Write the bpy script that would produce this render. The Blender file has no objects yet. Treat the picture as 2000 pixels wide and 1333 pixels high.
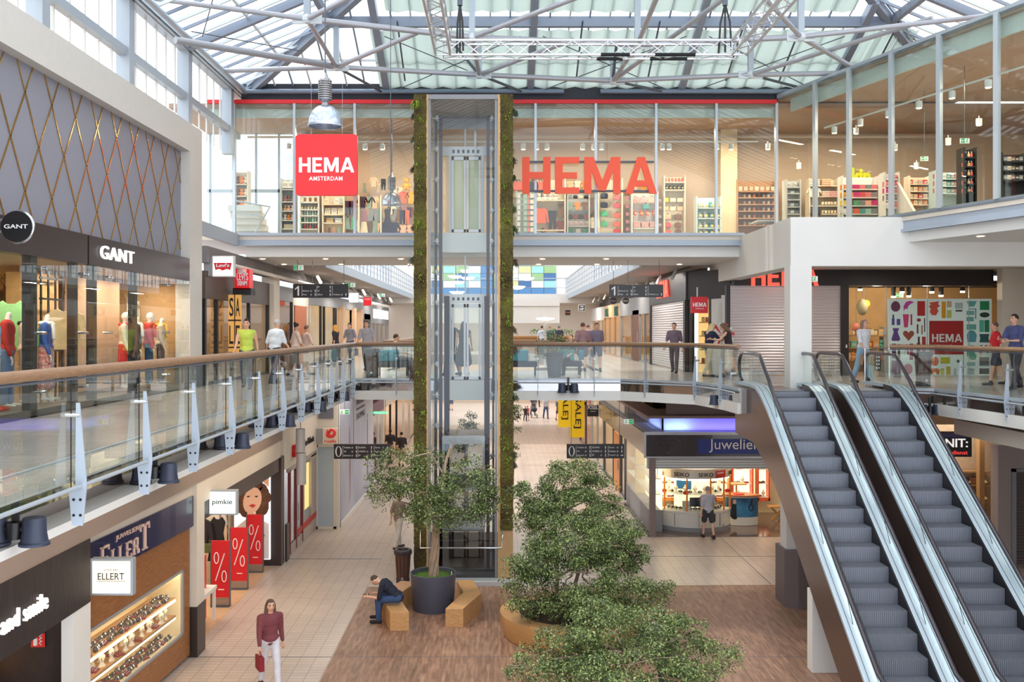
import bpy, bmesh, math, random
from math import pi, sin, cos, radians as R, sqrt
from mathutils import Vector, Matrix
random.seed(7)
S = bpy.context.scene
COL = S.collection

# ---------------------------------------------------------------- camera
FPX, VX, VY, EYE = 1880.0, 972.0, 645.0, 6.5      # focal length in px, vanishing point, eye height
cd = bpy.data.cameras.new('camera'); cam = bpy.data.objects.new('camera', cd); COL.objects.link(cam)
cam.location = (0, 0, EYE); cam.rotation_euler = (pi/2, 0, 0)
cd.sensor_width = 36; cd.lens = FPX/2000*36
cd.shift_x = (1000-VX)/2000; cd.shift_y = -(666.5-VY)/2000
cd.clip_end = 400
S.camera = cam
# ---------------------------------------------------------------- world, exposure
S.view_settings.view_transform = 'Standard'; S.view_settings.look = 'None'
S.view_settings.gamma = 1; S.view_settings.use_curve_mapping = False
S.view_settings.exposure = 0.12
W = bpy.data.worlds.new('sky'); S.world = W; W.use_nodes = True
_n = W.node_tree.nodes; _l = W.node_tree.links; _n.clear()
_o = _n.new('ShaderNodeOutputWorld'); _b = _n.new('ShaderNodeBackground')
_tc = _n.new('ShaderNodeTexCoord'); _ns = _n.new('ShaderNodeTexNoise'); _cr = _n.new('ShaderNodeValToRGB')
_ns.inputs['Scale'].default_value = 2.2; _ns.inputs['Detail'].default_value = 5
_cr.color_ramp.elements[0].position = .38; _cr.color_ramp.elements[0].color = (.66, .80, 1, 1)
_cr.color_ramp.elements[1].position = .56; _cr.color_ramp.elements[1].color = (1, .99, .97, 1)
_l.new(_tc.outputs['Generated'], _ns.inputs['Vector']); _l.new(_ns.outputs['Fac'], _cr.inputs['Fac'])
_l.new(_cr.outputs['Color'], _b.inputs['Color']); _b.inputs['Strength'].default_value = 2.3
_l.new(_b.outputs[0], _o.inputs[0])
C = S.cycles
C.max_bounces = 8; C.diffuse_bounces = 3; C.glossy_bounces = 4; C.transmission_bounces = 4
C.transparent_max_bounces = 28; C.sample_clamp_indirect = 4; C.caustics_reflective = False; C.caustics_refractive = False
sd = bpy.data.lights.new('sun', 'SUN'); sd.energy = 1.6; sd.angle = R(2); sd.color = (1, .95, .88)
sun = bpy.data.objects.new('sun', sd); COL.objects.link(sun)
sun.rotation_euler = Vector((.42, -.06, -1)).to_track_quat('-Z', 'Y').to_euler()

WARM = (1, .81, .60); NEU = (1, .93, .84)
def area(x, y, z, sx, sy, power, col=NEU, rot=(0, 0, 0)):
    d = bpy.data.lights.new('ceiling_lamp', 'AREA'); d.shape = 'RECTANGLE'; d.size = sx; d.size_y = sy
    d.energy = power; d.color = col
    o = bpy.data.objects.new('ceiling_lamp', d); COL.objects.link(o); o.location = (x, y, z); o.rotation_euler = rot
    return o
# shops and passages carry their own ceiling lamps
def bulb(x, y, z, power, col=NEU, r=.06):
    d = bpy.data.lights.new('lamp_bulb', 'POINT'); d.energy = power; d.color = col; d.shadow_soft_size = r
    o = bpy.data.objects.new('lamp_bulb', d); COL.objects.link(o); o.location = (x, y, z)
for x in (-5.5, -2.8, 2.2, 5.2, 7.4): area(x, 29.3, 12.5, 1.4, .12, 92, WARM)            # store over the bridge
for x, y in ((9.6, 28.5), (12.0, 28.5), (11.4, 24.5), (14.0, 24.5), (13.6, 20.5)): area(x, y, 12.75, .12, 1.6, 105, WARM)
for y in (15, 17, 19, 21, 22.6): area(-8.3, y, 7.66, .12, 1.2, 40, WARM)                 # clothes shop at left, upper mall level
for x in (-5.2, -3.2, 2.0, 4.2): area(x, 29.6, 8.55, .5, .5, 36, NEU)                    # under the store bridge
for x in (9.0, 10.6, 12.2, 13.8): bulb(x, 31.0, 7.6, 42, WARM)                           # store on upper mall level, right
for x in (9.5, 12.5): area(x, 26.5, 8.28, .5, .5, 45, NEU)
for y in (36, 42, 48, 54, 60): area(-6.5, y, 8.55, .3, 1.5, 60, NEU); area(5.4, y, 8.55, .3, 1.5, 60, NEU)
area(-9.0, 28.5, 7.2, 1.5, 5, 50, WARM)
area(-5.2, 12.5, 4.4, 1.2, 7, 36, WARM)                      # under the left walkway
area(-5.1, 21.5, 4.4, 1.2, 7, 70, WARM)
area(-4.6, 31, 4.4, 1.2, 6, 60, NEU)
area(-8.3, 22.6, 3.6, 2.4, 4.5, 170, WARM)                   # open clothes shop, ground level
area(0, 48, 4.45, 8, 34, 250, (1, .80, .60))                 # ground passage
area(7.2, 32.3, 2.85, 3.6, 2.6, 130, WARM)                   # jeweller right
area(7.0, 26.5, 4.4, 3, 3, 50, NEU)
area(13.2, 28.5, 3.6, 3, 2, 50, NEU)

# ---------------------------------------------------------------- helpers
def PX(px, Y): return (px-VX)*Y/FPX
def PZ(py, Y): return EYE-(py-VY)*Y/FPX
def P(px, py, Y): return (PX(px, Y), Y, PZ(py, Y))

def lin(c):
    return tuple((x/255/12.92 if x/255 <= .04045 else ((x/255+.055)/1.055)**2.4) for x in c)
MATS = {}
def mat(name, rgb=(200, 200, 200), rough=.5, metal=0, emit=0, var=0, vscale=8, bump=0, bscale=40, stretch=(1, 1, 1), coat=0, rgb2=None):
    if name in MATS: return MATS[name]
    m = bpy.data.materials.new(name); m.use_nodes = True; MATS[name] = m
    nt = m.node_tree; b = nt.nodes['Principled BSDF']; L = nt.links
    c = lin(rgb)+(1,)
    b.inputs['Base Color'].default_value = c; b.inputs['Roughness'].default_value = rough; b.inputs['Metallic'].default_value = metal
    if coat: b.inputs['Coat Weight'].default_value = coat
    if emit:
        b.inputs['Emission Color'].default_value = c; b.inputs['Emission Strength'].default_value = emit
    if var or bump or rgb2:
        tc = nt.nodes.new('ShaderNodeTexCoord'); mp = nt.nodes.new('ShaderNodeMapping'); mp.inputs['Scale'].default_value = stretch
        L.new(tc.outputs['Object'], mp.inputs['Vector'])
    if var or rgb2:
        ns = nt.nodes.new('ShaderNodeTexNoise'); ns.inputs['Scale'].default_value = vscale; ns.inputs['Detail'].default_value = 4
        L.new(mp.outputs[0], ns.inputs['Vector'])
        cr = nt.nodes.new('ShaderNodeValToRGB')
        d = tuple(max(0, x*(1-var)) for x in c[:3])+(1,); e = tuple(min(1, x*(1+var)) for x in c[:3])+(1,)
        if rgb2: d, e = c, lin(rgb2)+(1,)
        cr.color_ramp.elements[0].color = d; cr.color_ramp.elements[1].color = e
        cr.color_ramp.elements[0].position = .3; cr.color_ramp.elements[1].position = .7
        L.new(ns.outputs['Fac'], cr.inputs['Fac']); L.new(cr.outputs['Color'], b.inputs['Base Color'])
    if bump:
        n2 = nt.nodes.new('ShaderNodeTexNoise'); n2.inputs['Scale'].default_value = bscale; n2.inputs['Detail'].default_value = 3
        L.new(mp.outputs[0], n2.inputs['Vector'])
        bp = nt.nodes.new('ShaderNodeBump'); bp.inputs['Strength'].default_value = bump; bp.inputs['Distance'].default_value = .02
        L.new(n2.outputs['Fac'], bp.inputs['Height']); L.new(bp.outputs[0], b.inputs['Normal'])
    return m
def glow(name, rgb, k):
    if name in MATS: return MATS[name]
    m = mat(name, rgb, .6, emit=k); return m
def glass(name, tint=(235, 245, 242), base=.05, graze=.75, rough=0):
    if name in MATS: return MATS[name]
    m = bpy.data.materials.new(name); m.use_nodes = True; MATS[name] = m; nt = m.node_tree; nt.nodes.clear(); L = nt.links
    o = nt.nodes.new('ShaderNodeOutputMaterial'); mx = nt.nodes.new('ShaderNodeMixShader'); t = nt.nodes.new('ShaderNodeBsdfTransparent')
    g = nt.nodes.new('ShaderNodeBsdfGlossy'); lw = nt.nodes.new('ShaderNodeLayerWeight'); pw = nt.nodes.new('ShaderNodeMath'); ma = nt.nodes.new('ShaderNodeMath')
    t.inputs['Color'].default_value = lin(tint)+(1,); g.inputs['Roughness'].default_value = rough; g.inputs['Color'].default_value = (.95, .98, .97, 1)
    lw.inputs['Blend'].default_value = .5; pw.operation = 'POWER'; pw.inputs[1].default_value = 4
    ma.operation = 'MULTIPLY_ADD'; ma.inputs[1].default_value = graze; ma.inputs[2].default_value = base
    L.new(lw.outputs['Facing'], pw.inputs[0]); L.new(pw.outputs[0], ma.inputs[0]); L.new(ma.outputs[0], mx.inputs['Fac'])
    L.new(t.outputs[0], mx.inputs[1]); L.new(g.outputs[0], mx.inputs[2]); L.new(mx.outputs[0], o.inputs[0])
    return m
def translucent(name, rgb, thru=.5, clear=.0):
    if name in MATS: return MATS[name]
    m = bpy.data.materials.new(name); m.use_nodes = True; MATS[name] = m; nt = m.node_tree; nt.nodes.clear(); L = nt.links
    o = nt.nodes.new('ShaderNodeOutputMaterial'); a = nt.nodes.new('ShaderNodeMixShader'); d = nt.nodes.new('ShaderNodeBsdfDiffuse'); t = nt.nodes.new('ShaderNodeBsdfTranslucent')
    c = lin(rgb)+(1,); d.inputs['Color'].default_value = c; t.inputs['Color'].default_value = c; a.inputs['Fac'].default_value = thru
    L.new(d.outputs[0], a.inputs[1]); L.new(t.outputs[0], a.inputs[2])
    if clear:
        b = nt.nodes.new('ShaderNodeMixShader'); tr = nt.nodes.new('ShaderNodeBsdfTransparent'); tr.inputs['Color'].default_value = c; b.inputs['Fac'].default_value = clear
        L.new(a.outputs[0], b.inputs[1]); L.new(tr.outputs[0], b.inputs[2]); L.new(b.outputs[0], o.inputs[0])
    else: L.new(a.outputs[0], o.inputs[0])
    return m

class MB:
    """collects shapes and links them as one mesh"""
    def __init__(s): s.v = []; s.f = []; s.m = []
    def add(s, vs, fs, m=0):
        k = len(s.v); s.v += [tuple(p) for p in vs]; s.f += [tuple(i+k for i in f) for f in fs]; s.m += [m]*len(fs); return s
    def box(s, x0, x1, y0, y1, z0, z1, m=0):
        return s.add([(x0,y0,z0),(x1,y0,z0),(x1,y1,z0),(x0,y1,z0),(x0,y0,z1),(x1,y0,z1),(x1,y1,z1),(x0,y1,z1)],
                     [(0,3,2,1),(4,5,6,7),(0,1,5,4),(1,2,6,5),(2,3,7,6),(3,0,4,7)], m)
    def cbox(s, c, d, rz=0, m=0):
        x, y, z = d[0]/2, d[1]/2, d[2]/2; k = len(s.v); s.box(-x, x, -y, y, -z, z, m); a, b = cos(rz), sin(rz)
        for i in range(k, len(s.v)):
            p = s.v[i]; s.v[i] = (c[0]+p[0]*a-p[1]*b, c[1]+p[0]*b+p[1]*a, c[2]+p[2])
        return s
    def quad(s, a, b, c, d, m=0): return s.add([a, b, c, d], [(0, 1, 2, 3)], m)
    def wall(s, x0, y0, x1, y1, z0, z1, t, m=0):
        """upright slab from (x0,y0) to (x1,y1), thickness t to the left of the direction"""
        dx, dy = x1-x0, y1-y0; l = math.hypot(dx, dy); nx, ny = -dy/l*t, dx/l*t
        return s.prism([(x0, y0), (x1, y1), (x1+nx, y1+ny), (x0+nx, y0+ny)], z0, z1, m)
    def prism(s, poly, z0, z1, m=0):
        n = len(poly); a = sum(poly[i][0]*poly[(i+1) % n][1]-poly[(i+1) % n][0]*poly[i][1] for i in range(n))
        if a < 0: poly = poly[::-1]
        vs = [(x, y, z0) for x, y in poly]+[(x, y, z1) for x, y in poly]
        return s.add(vs, [tuple(range(n))[::-1], tuple(range(n, 2*n))]+[(i, (i+1) % n, n+(i+1) % n, n+i) for i in range(n)], m)
    def prof(s, poly, a0, a1, axis='x', m=0):
        """extrude a 2-D outline along an axis: x -> poly is (y,z); y -> poly is (x,z)"""
        n = len(poly); g = (lambda u, p: (u, p[0], p[1])) if axis == 'x' else (lambda u, p: (p[0], u, p[1]))
        vs = [g(a0, p) for p in poly]+[g(a1, p) for p in poly]
        return s.add(vs, [tuple(range(n)), tuple(range(n, 2*n))[::-1]]+[(i, n+i, n+(i+1) % n, (i+1) % n) for i in range(n)], m)
    def tube(s, pts, r, n=8, m=0, cap=True):
        pts = [Vector(p) for p in pts]; N = len(pts); rs = r if isinstance(r, (list, tuple)) else [r]*N; k = len(s.v); up = None
        for i, p in enumerate(pts):
            t = (pts[min(i+1, N-1)]-pts[max(i-1, 0)]).normalized()
            if up is None: up = Vector((0, 0, 1)) if abs(t.z) < .9 else Vector((1, 0, 0))
            u = (up-t*up.dot(t)).normalized(); w = t.cross(u); up = u
            for j in range(n):
                a = 2*pi*j/n; s.v.append(tuple(p+(u*cos(a)+w*sin(a))*rs[i]))
        fs = [(k+i*n+j, k+i*n+(j+1) % n, k+(i+1)*n+(j+1) % n, k+(i+1)*n+j) for i in range(N-1) for j in range(n)]
        if cap: fs += [tuple(range(k, k+n))[::-1], tuple(range(k+(N-1)*n, k+N*n))]
        s.f += fs; s.m += [m]*len(fs); return s
    def cyl(s, c, r, z0, z1, n=20, m=0, r2=None): return s.lathe([(0, z0), (r, z0), (r if r2 is None else r2, z1), (0, z1)], c, n, m)
    def lathe(s, prof, c=(0, 0), n=24, m=0, sx=1, sy=1):
        k = len(s.v); N = len(prof)
        for r, z in prof:
            for j in range(n): s.v.append((c[0]+r*sx*cos(2*pi*j/n), c[1]+r*sy*sin(2*pi*j/n), z))
        fs = [(k+i*n+j, k+i*n+(j+1) % n, k+(i+1)*n+(j+1) % n, k+(i+1)*n+j) for i in range(N-1) for j in range(n)]
        s.f += fs; s.m += [m]*len(fs); return s
    def ell(s, c, r, n=12, m=0, M=None):
        k = len(s.v); rows = max(4, n//2); r = r if hasattr(r, '__len__') else (r, r, r); c = Vector(c)
        for i in range(1, rows):
            a = pi*i/rows
            for j in range(n):
                q = Vector((r[0]*sin(a)*cos(2*pi*j/n), r[1]*sin(a)*sin(2*pi*j/n), r[2]*cos(a)))
                s.v.append(tuple(c+(M @ q if M else q)))
        for z in (1, -1):
            q = Vector((0, 0, r[2]*z)); s.v.append(tuple(c+(M @ q if M else q)))
        t, b = k+(rows-1)*n, k+(rows-1)*n+1
        fs = [(k+i*n+j, k+(i+1)*n+j, k+(i+1)*n+(j+1) % n, k+i*n+(j+1) % n) for i in range(rows-2) for j in range(n)]
        fs += [(t, k+j, k+(j+1) % n) for j in range(n)]+[(b, k+(rows-2)*n+(j+1) % n, k+(rows-2)*n+j) for j in range(n)]
        s.f += fs; s.m += [m]*len(fs); return s
    def cap(s, a, b, ra, rb, n=10, m=0):
        """tapered capsule"""
        a, b = Vector(a), Vector(b); d = (b-a); l = d.length or 1e-6; d /= l; pts = []; rs = []
        for t in (-.98, -.7, -.3): pts.append(a+d*(t*ra)); rs.append(ra*sqrt(1-t*t))
        pts.append(a); rs.append(ra); pts.append(b); rs.append(rb)
        for t in (.3, .7, .98): pts.append(b+d*(t*rb)); rs.append(rb*sqrt(1-t*t))
        return s.tube(pts, rs, n, m)
    def build(s, name, mats, parent=None, smooth=False, bevel=0, kind=None, ang=40):
        me = bpy.data.meshes.new(name)
        v = s.v
        if parent is not None:
            q = parent; ox = oy = oz = 0
            while q is not None: ox += q.location.x; oy += q.location.y; oz += q.location.z; q = q.parent
            v = [(a-ox, b-oy, c-oz) for a, b, c in v]
        me.from_pydata(v, [], s.f)
        for mm in (mats if isinstance(mats, (list, tuple)) else [mats]): me.materials.append(mm)
        if any(s.m): me.polygons.foreach_set('material_index', s.m)
        if smooth:
            me.polygons.foreach_set('use_smooth', [True]*len(s.f)); me.update()
            me.set_sharp_from_angle(angle=R(ang))
        me.update()
        o = bpy.data.objects.new(name, me); COL.objects.link(o)
        if parent is not None: o.parent = parent
        if bevel:
            b = o.modifiers.new('bevel', 'BEVEL'); b.width = bevel; b.segments = 2; b.limit_method = 'ANGLE'
        if kind: o['kind'] = kind
        return o
def thing(name, label, cat, loc=(0, 0, 0), group=None):
    o = bpy.data.objects.new(name, None); COL.objects.link(o); o.location = loc; o.empty_display_size = .2
    return tag(o, label, cat, group)
def tag(o, label, cat, group=None, kind=None):
    o['label'] = label; o['category'] = cat
    if group: o['group'] = group
    if kind: o['kind'] = kind
    return o
def struct(name, mb, mats, **k): return mb.build(name, mats, kind='structure', **k)
def kids(o): return list(o.children)
def dup(root, loc=None, rz=None, label=None, group=None, scale=None, mats=None, parent=None):
    c = root.copy(); COL.objects.link(c)
    if parent is not None: c.parent = parent
    if loc is not None: c.location = loc
    if rz is not None: c.rotation_euler = (0, 0, rz)
    if scale is not None: c.scale = (scale,)*3 if isinstance(scale, (int, float)) else scale
    if label: c['label'] = label
    if group: c['group'] = group
    if mats and c.type == 'MESH' and c.name.split('.')[0] in mats:
        c.material_slots[0].link = 'OBJECT'; c.material_slots[0].material = mats[c.name.split('.')[0]]
    for ch in kids(root): dup(ch, mats=mats, parent=c)
    return c
def setmat(o, m):
    o.material_slots[0].link = 'OBJECT'; o.material_slots[0].material = m
def text(body, w, h, loc, mt, parent=None, name='lettering', rot=(pi/2, 0, 0), depth=.01, bold=0., squeeze=False, spacing=1):
    """raised lettering whose lower left corner stands at loc, fitted to w x h"""
    cu = bpy.data.curves.new('t', 'FONT'); cu.body = body; cu.size = 1; cu.extrude = .001; cu.offset = bold; cu.resolution_u = 3; cu.space_character = spacing
    o = bpy.data.objects.new('t', cu); me = bpy.data.meshes.new_from_object(o); bpy.data.objects.remove(o); bpy.data.curves.remove(cu)
    xs = [v.co.x for v in me.vertices]; ys = [v.co.y for v in me.vertices]
    x0, x1, y0, y1 = min(xs), max(xs), min(ys), max(ys)
    M = Matrix.Translation(loc) @ (Matrix.Rotation(rot[2], 4, 'Z') @ Matrix.Rotation(rot[1], 4, 'Y') @ Matrix.Rotation(rot[0], 4, 'X'))
    for v in me.vertices:
        p = Vector(((v.co.x-x0)/(x1-x0)*w, (v.co.y-y0)/(y1-y0)*h, depth if v.co.z > 0 else 0))
        v.co = M @ p
    me.name = name; me.materials.append(mt)
    ob = bpy.data.objects.new(name, me); COL.objects.link(ob)
    if parent is not None:
        q = parent; off = Vector()
        while q is not None: off += q.location; q = q.parent
        for v in me.vertices: v.co -= off
        ob.parent = parent
    return ob

BLOCK = {'H': (.78, [[(0,0),(.2,0),(.2,.42),(.58,.42),(.58,0),(.78,0),(.78,1),(.58,1),(.58,.59),(.2,.59),(.2,1),(0,1)]]),
 'E': (.64, [[(0,0),(.64,0),(.64,.165),(.2,.165),(.2,.42),(.58,.42),(.58,.58),(.2,.58),(.2,.835),(.64,.835),(.64,1),(0,1)]]),
 'M': (.98, [[(0,0),(.19,0),(.19,.62),(.4,.08),(.58,.08),(.79,.62),(.79,0),(.98,0),(.98,1),(.73,1),(.49,.36),(.25,1),(0,1)]]),
 'A': (.92, [[(0,0),(.21,0),(.275,.2),(.46,.2),(.46,.36),(.33,.36),(.46,.76),(.46,1),(.35,1)], [(.92,0),(.57,1),(.46,1),(.46,.76),(.59,.36),(.46,.36),(.46,.2),(.645,.2),(.71,0)]])}
def block(ch, x0, x1, z0, z1, y, mt, parent, depth=.01, name='letter', rz=0):
    """solid block capital fitted to the box, its face towards -y"""
    w, P_ = BLOCK[ch]; m = MB()
    for p in P_: m.prof([(x0+a/w*(x1-x0), z0+b*(z1-z0)) for a, b in p], y-depth, y, 'y')
    if rz:
        m.v = [(x0+(vx-x0)*cos(rz)-(vy-y)*sin(rz), y+(vx-x0)*sin(rz)+(vy-y)*cos(rz), vz) for vx, vy, vz in m.v]
    return m.build(name, mt, parent)
def blockword(word, w, h, loc, mt, parent, depth=.01, rz=0):
    tot = sum(BLOCK[c][0] for c in word)+.14*(len(word)-1); u = 0; x, y, z = loc
    for c in word:
        a = u/tot*w; b = (u+BLOCK[c][0])/tot*w; u += BLOCK[c][0]+.14
        block(c, x+a*cos(rz), x+a*cos(rz)+(b-a), z, z+h, y+a*sin(rz), mt, parent, depth, rz=rz)

# ---------------------------------------------------------------- common materials
WHITE = mat('white_paint', (225, 222, 216), .6, var=.03, vscale=.8)
CREAM = mat('cream_plaster', (222, 212, 198), .7, var=.03, vscale=.8)
GREYW = mat('grey_paint', (150, 150, 152), .6)
STEEL = mat('grey_steel_paint', (178, 186, 194), .4, .35)
TUBEG = mat('silver_tube_paint', (176, 176, 182), .38, .35)
DSTEEL = mat('dark_grey_steel', (92, 98, 108), .45, .2)
BLACK = mat('black_metal', (22, 20, 22), .35)
DARK = mat('dark_brown_panel', (52, 42, 40), .4)
CHROME = mat('chrome', (205, 208, 212), .12, 1)
BRUSH = mat('brushed_steel', (168, 166, 168), .32, .9, bump=.05, bscale=60, stretch=(30, 1, 1))
MIRROR = mat('mirror_cladding', (190, 182, 178), .06, .95, bump=.25, bscale=1.6)
OAK = mat('oak_wood', (192, 145, 92), .45, var=.25, vscale=5, stretch=(3, 14, 14))
RED = mat('red_enamel', (222, 40, 44), .4)
BLUEST = mat('blue_grey_steel', (172, 182, 194), .42, .1)
RAILW = mat('beech_handrail', (144, 110, 82), .42, var=.15, vscale=4, stretch=(10, 2, 10))
ROOFST = mat('roof_steel_paint', (142, 152, 168), .45, .15)
CLEAR = glass('clear_glass', (232, 244, 240), .06, .7)
SHOPG = glass('shop_glass', (240, 246, 243), .05, .7)
FACADE = glass('facade_glass', (236, 246, 242), .055, .55)
WTXT = mat('white_letters', (245, 245, 245), .5)
GTXT = glow('lit_white_letters', (255, 250, 245), .7)
BTXT = mat('black_letters', (20, 18, 18), .5)
LAMPW = glow('lamp_glow', (255, 226, 186), 9)
EXITG = glow('green_exit_face', (30, 150, 84), .7)
# ---------------------------------------------------------------- floors
def tiles(name, c1, c2, mortar, w, h, ms, rough, rot=0, offset=0., streak=None):
    m = bpy.data.materials.new(name); m.use_nodes = True; MATS[name] = m; nt = m.node_tree; b = nt.nodes['Principled BSDF']; L = nt.links
    tc = nt.nodes.new('ShaderNodeTexCoord'); mp = nt.nodes.new('ShaderNodeMapping'); mp.inputs['Rotation'].default_value = (0, 0, rot)
    br = nt.nodes.new('ShaderNodeTexBrick'); br.offset = offset; br.squash = 1
    br.inputs['Scale'].default_value = 1; br.inputs['Brick Width'].default_value = w; br.inputs['Row Height'].default_value = h
    br.inputs['Mortar Size'].default_value = ms; br.inputs['Mortar Smooth'].default_value = .2
    br.inputs['Color1'].default_value = lin(c1)+(1,); br.inputs['Color2'].default_value = lin(c2)+(1,); br.inputs['Mortar'].default_value = lin(mortar)+(1,)
    L.new(tc.outputs['Object'], mp.inputs['Vector']); L.new(mp.outputs[0], br.inputs['Vector'])
    col = br.outputs['Color']
    ns = nt.nodes.new('ShaderNodeTexNoise'); ns.inputs['Scale'].default_value = 1 if streak else .5; ns.inputs['Detail'].default_value = 5
    m2 = nt.nodes.new('ShaderNodeMapping'); m2.inputs['Scale'].default_value = streak or (1, 1, 1)
    L.new(tc.outputs['Object'], m2.inputs['Vector']); L.new(m2.outputs[0], ns.inputs['Vector'])
    mx = nt.nodes.new('ShaderNodeMix'); mx.data_type = 'RGBA'; mx.blend_type = 'MULTIPLY'; mx.inputs['Factor'].default_value = 1
    cr = nt.nodes.new('ShaderNodeValToRGB'); lo = .62 if streak else .88
    cr.color_ramp.elements[0].color = (lo, lo, lo, 1); cr.color_ramp.elements[1].color = (1, 1, 1, 1); cr.color_ramp.elements[0].position = .35; cr.color_ramp.elements[1].position = .62
    L.new(ns.outputs['Fac'], cr.inputs['Fac']); L.new(col, mx.inputs['A']); L.new(cr.outputs['Color'], mx.inputs['B']); L.new(mx.outputs['Result'], b.inputs['Base Color'])
    b.inputs['Roughness'].default_value = rough
    return m
GTILE = tiles('pale_floor_tiles', (204, 188, 176), (196, 180, 168), (140, 122, 112), .152, .30, .006, .32, rot=pi/2)
WOODF = tiles('brown_wood_block_floor', (166, 128, 104), (142, 106, 86), (122, 92, 76), .55, .075, .002, .42, rot=pi/2, offset=.5, streak=(16, 2.2, 1))
UTILE = tiles('grey_polished_floor_tiles', (192, 182, 174), (184, 174, 166), (146, 138, 132), .6, .3, .004, .2, rot=0)
F1, F2, RAIL = 5.1, 9.27, 6.1
m = MB(); m.box(-17, 18, 8, 88, -.3, 0); struct('floor', m, GTILE)
m = MB(); m.prism([(-3.28, 9), (18, 9), (18, 24.5), (7.1, 24.5), (-3.28, 24.3)], -.02, .012); struct('floor_wood', m, WOODF)
m = MB(); m.box(-3.0, 17.5, 19.08, 19.1, -.02, .013); m.box(-6.1, -3.3, 19.1, 19.12, -.02, .004); m.box(-6.1, -3.3, 27.3, 27.33, -.02, .004)
m.box(6.97, 6.99, 24.6, 30.2, -.02, .004); m.box(3.2, 9, 27.6, 27.63, -.02, .003); m.build('trim_1', DSTEEL, kind='structure')
m = MB(); m.box(-13, -6.2, 19.6, 26.4, -.02, .008); struct('floor_shop', m, mat('warm_shop_tiles', (206, 170, 134), .35, var=.08))
# upper mall level
m = MB()
m.prism([(-14, 3), (-4.69, 3), (-4.69, 27.7), (-14, 27.7)], 4.52, F1); m.box(-4.69, -4.14, 3, 27.7, 5.02, F1)
m.prism([(-14, 27.7), (-4.1, 27.7), (3.5, 27.35), (5.35, 25.8), (5.72, 24.0), (5.78, 22.8), (9.4, 22.8), (9.5, 23.3), (10.35, 22.75), (10.6, 19.4), (10.8, 3), (18, 3), (18, 33.2), (-14, 33.2)], 4.52, F1)
m.box(-14, -3.9, 33.2, 66, 4.52, F1); m.box(3.6, 14, 33.2, 66, 4.52, F1); m.box(-3.9, 3.6, 55, 66, 4.52, F1)
struct('floor_upper', m, UTILE)
# slab edges: mirror cladding above a white ledge
EDGE_L = [(-4.68, 3), (-4.68, 27.68)]
EDGE_B = [(-4.1, 27.7), (3.5, 27.35), (5.35, 25.8), (5.72, 24.0), (5.78, 22.9)]
EDGE_R = [(9.5, 23.3), (10.35, 22.75), (10.6, 19.4), (10.8, 3)]
def along(mb, line, off, t, z0, z1, mm=0):
    for (a, b), (c, d) in zip(line[:-1], line[1:]):
        l = math.hypot(c-a, d-b); nx, ny = (d-b)/l, -(c-a)/l
        mb.wall(a+nx*off, b+ny*off, c+nx*off, d+ny*off, z0, z1, -t, mm)
for k, E in enumerate((EDGE_L, EDGE_B, EDGE_R)):
    m = MB(); along(m, E, .0, .03, 4.76 if k else 4.57, 5.05); struct('trim_%d' % (2+k), m, MIRROR)
    m = MB(); along(m, E, .0, .05, 5.05, 5.115); struct('trim_%d' % (5+k), m, STEEL)
    m = MB(); along(m, E, -.02 if k else 0, .10 if k else .36, 4.50 if k else 4.48, 4.76 if k else 4.57); struct('trim_%d' % (8+k), m, WHITE)
# ---------------------------------------------------------------- left wall, ground level
TAUPE = mat('taupe_facade_shade', (150, 134, 124), .6, var=.04, vscale=1)  # shade on the upper facade zone, painted in as a taupe tone
m = MB(); m.box(-6.6, -5.95, 6, 26.6, 3.46, 4.48); struct('wall_left_shaded_zone', m, TAUPE)
m = MB(); m.prism([(-6.5, 14.07), (-6.33, 14.07), (-6.05, 19.1), (-6.5, 19.1)], 3.2, 3.46)
m.box(-6.5, -5.97, 19.6, 26.5, 3.0, 3.46); m.box(-6.5, -5.9, 26.9, 31.6, 2.6, 4.52); struct('wall_left_fascia', m, CREAM)
m = MB(); m.box(-6.5, -5.97, 19.1, 19.6, 0, 3.46); struct('wall_left_column', m, CREAM)
m = MB(); m.box(-6.52, -5.955, 19.085, 19.615, 0, 1.0); struct('baseboard_left', m, DARK)
m = MB(); m.box(-6.12, -5.95, 13.5, 14.07, 0, 2.535); struct('wall_left_pier', m, WHITE)
m = MB(); m.box(-13.2, -13, 3, 33, 0, 9); m.box(-13, -6.5, 18.95, 19.1, 0, 4.5); m.box(-13, -7.4, 26.5, 26.7, 0, 4.5)
struct('wall_left_shops', m, mat('warm_shop_wall', (226, 202, 172), .7, var=.04))
m = MB(); m.box(-13, -6.5, 8, 13.9, 0, .02); struct('floor_cafe', m, DARK)
# passage walls, ground level: each unit is built below as a shopfront; plain walls close the gaps
m = MB(); m.box(-5.6, -5.2, 31.6, 40, 0, 4.52); struct('wall_left_passage', m, WHITE)
m = MB(); m.box(-6.0, -5.25, 31.55, 31.75, 2.75, 4.52); m.box(-6.0, -5.95, 31.5, 31.75, 0, 2.75); m.box(-5.31, -5.25, 31.5, 31.75, 0, 2.75); struct('wall_left_return', m, CREAM)
m = MB(); m.box(-6.2, -5.6, 40, 70, 3.3, 4.52); m.box(4.85, 5.6, 36.8, 70, 3.3, 4.52); struct('wall_passage_upper', m, CREAM)
m = MB(); m.box(-10, 10, 86, 86.3, 0, 12); m.box(-8, -7.6, 40, 86, 0, 4.5); m.box(7.6, 8, 36.8, 86, 0, 4.5); struct('wall_passage_end', m, mat('passage_end_wall', (212, 188, 164), .7))
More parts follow.
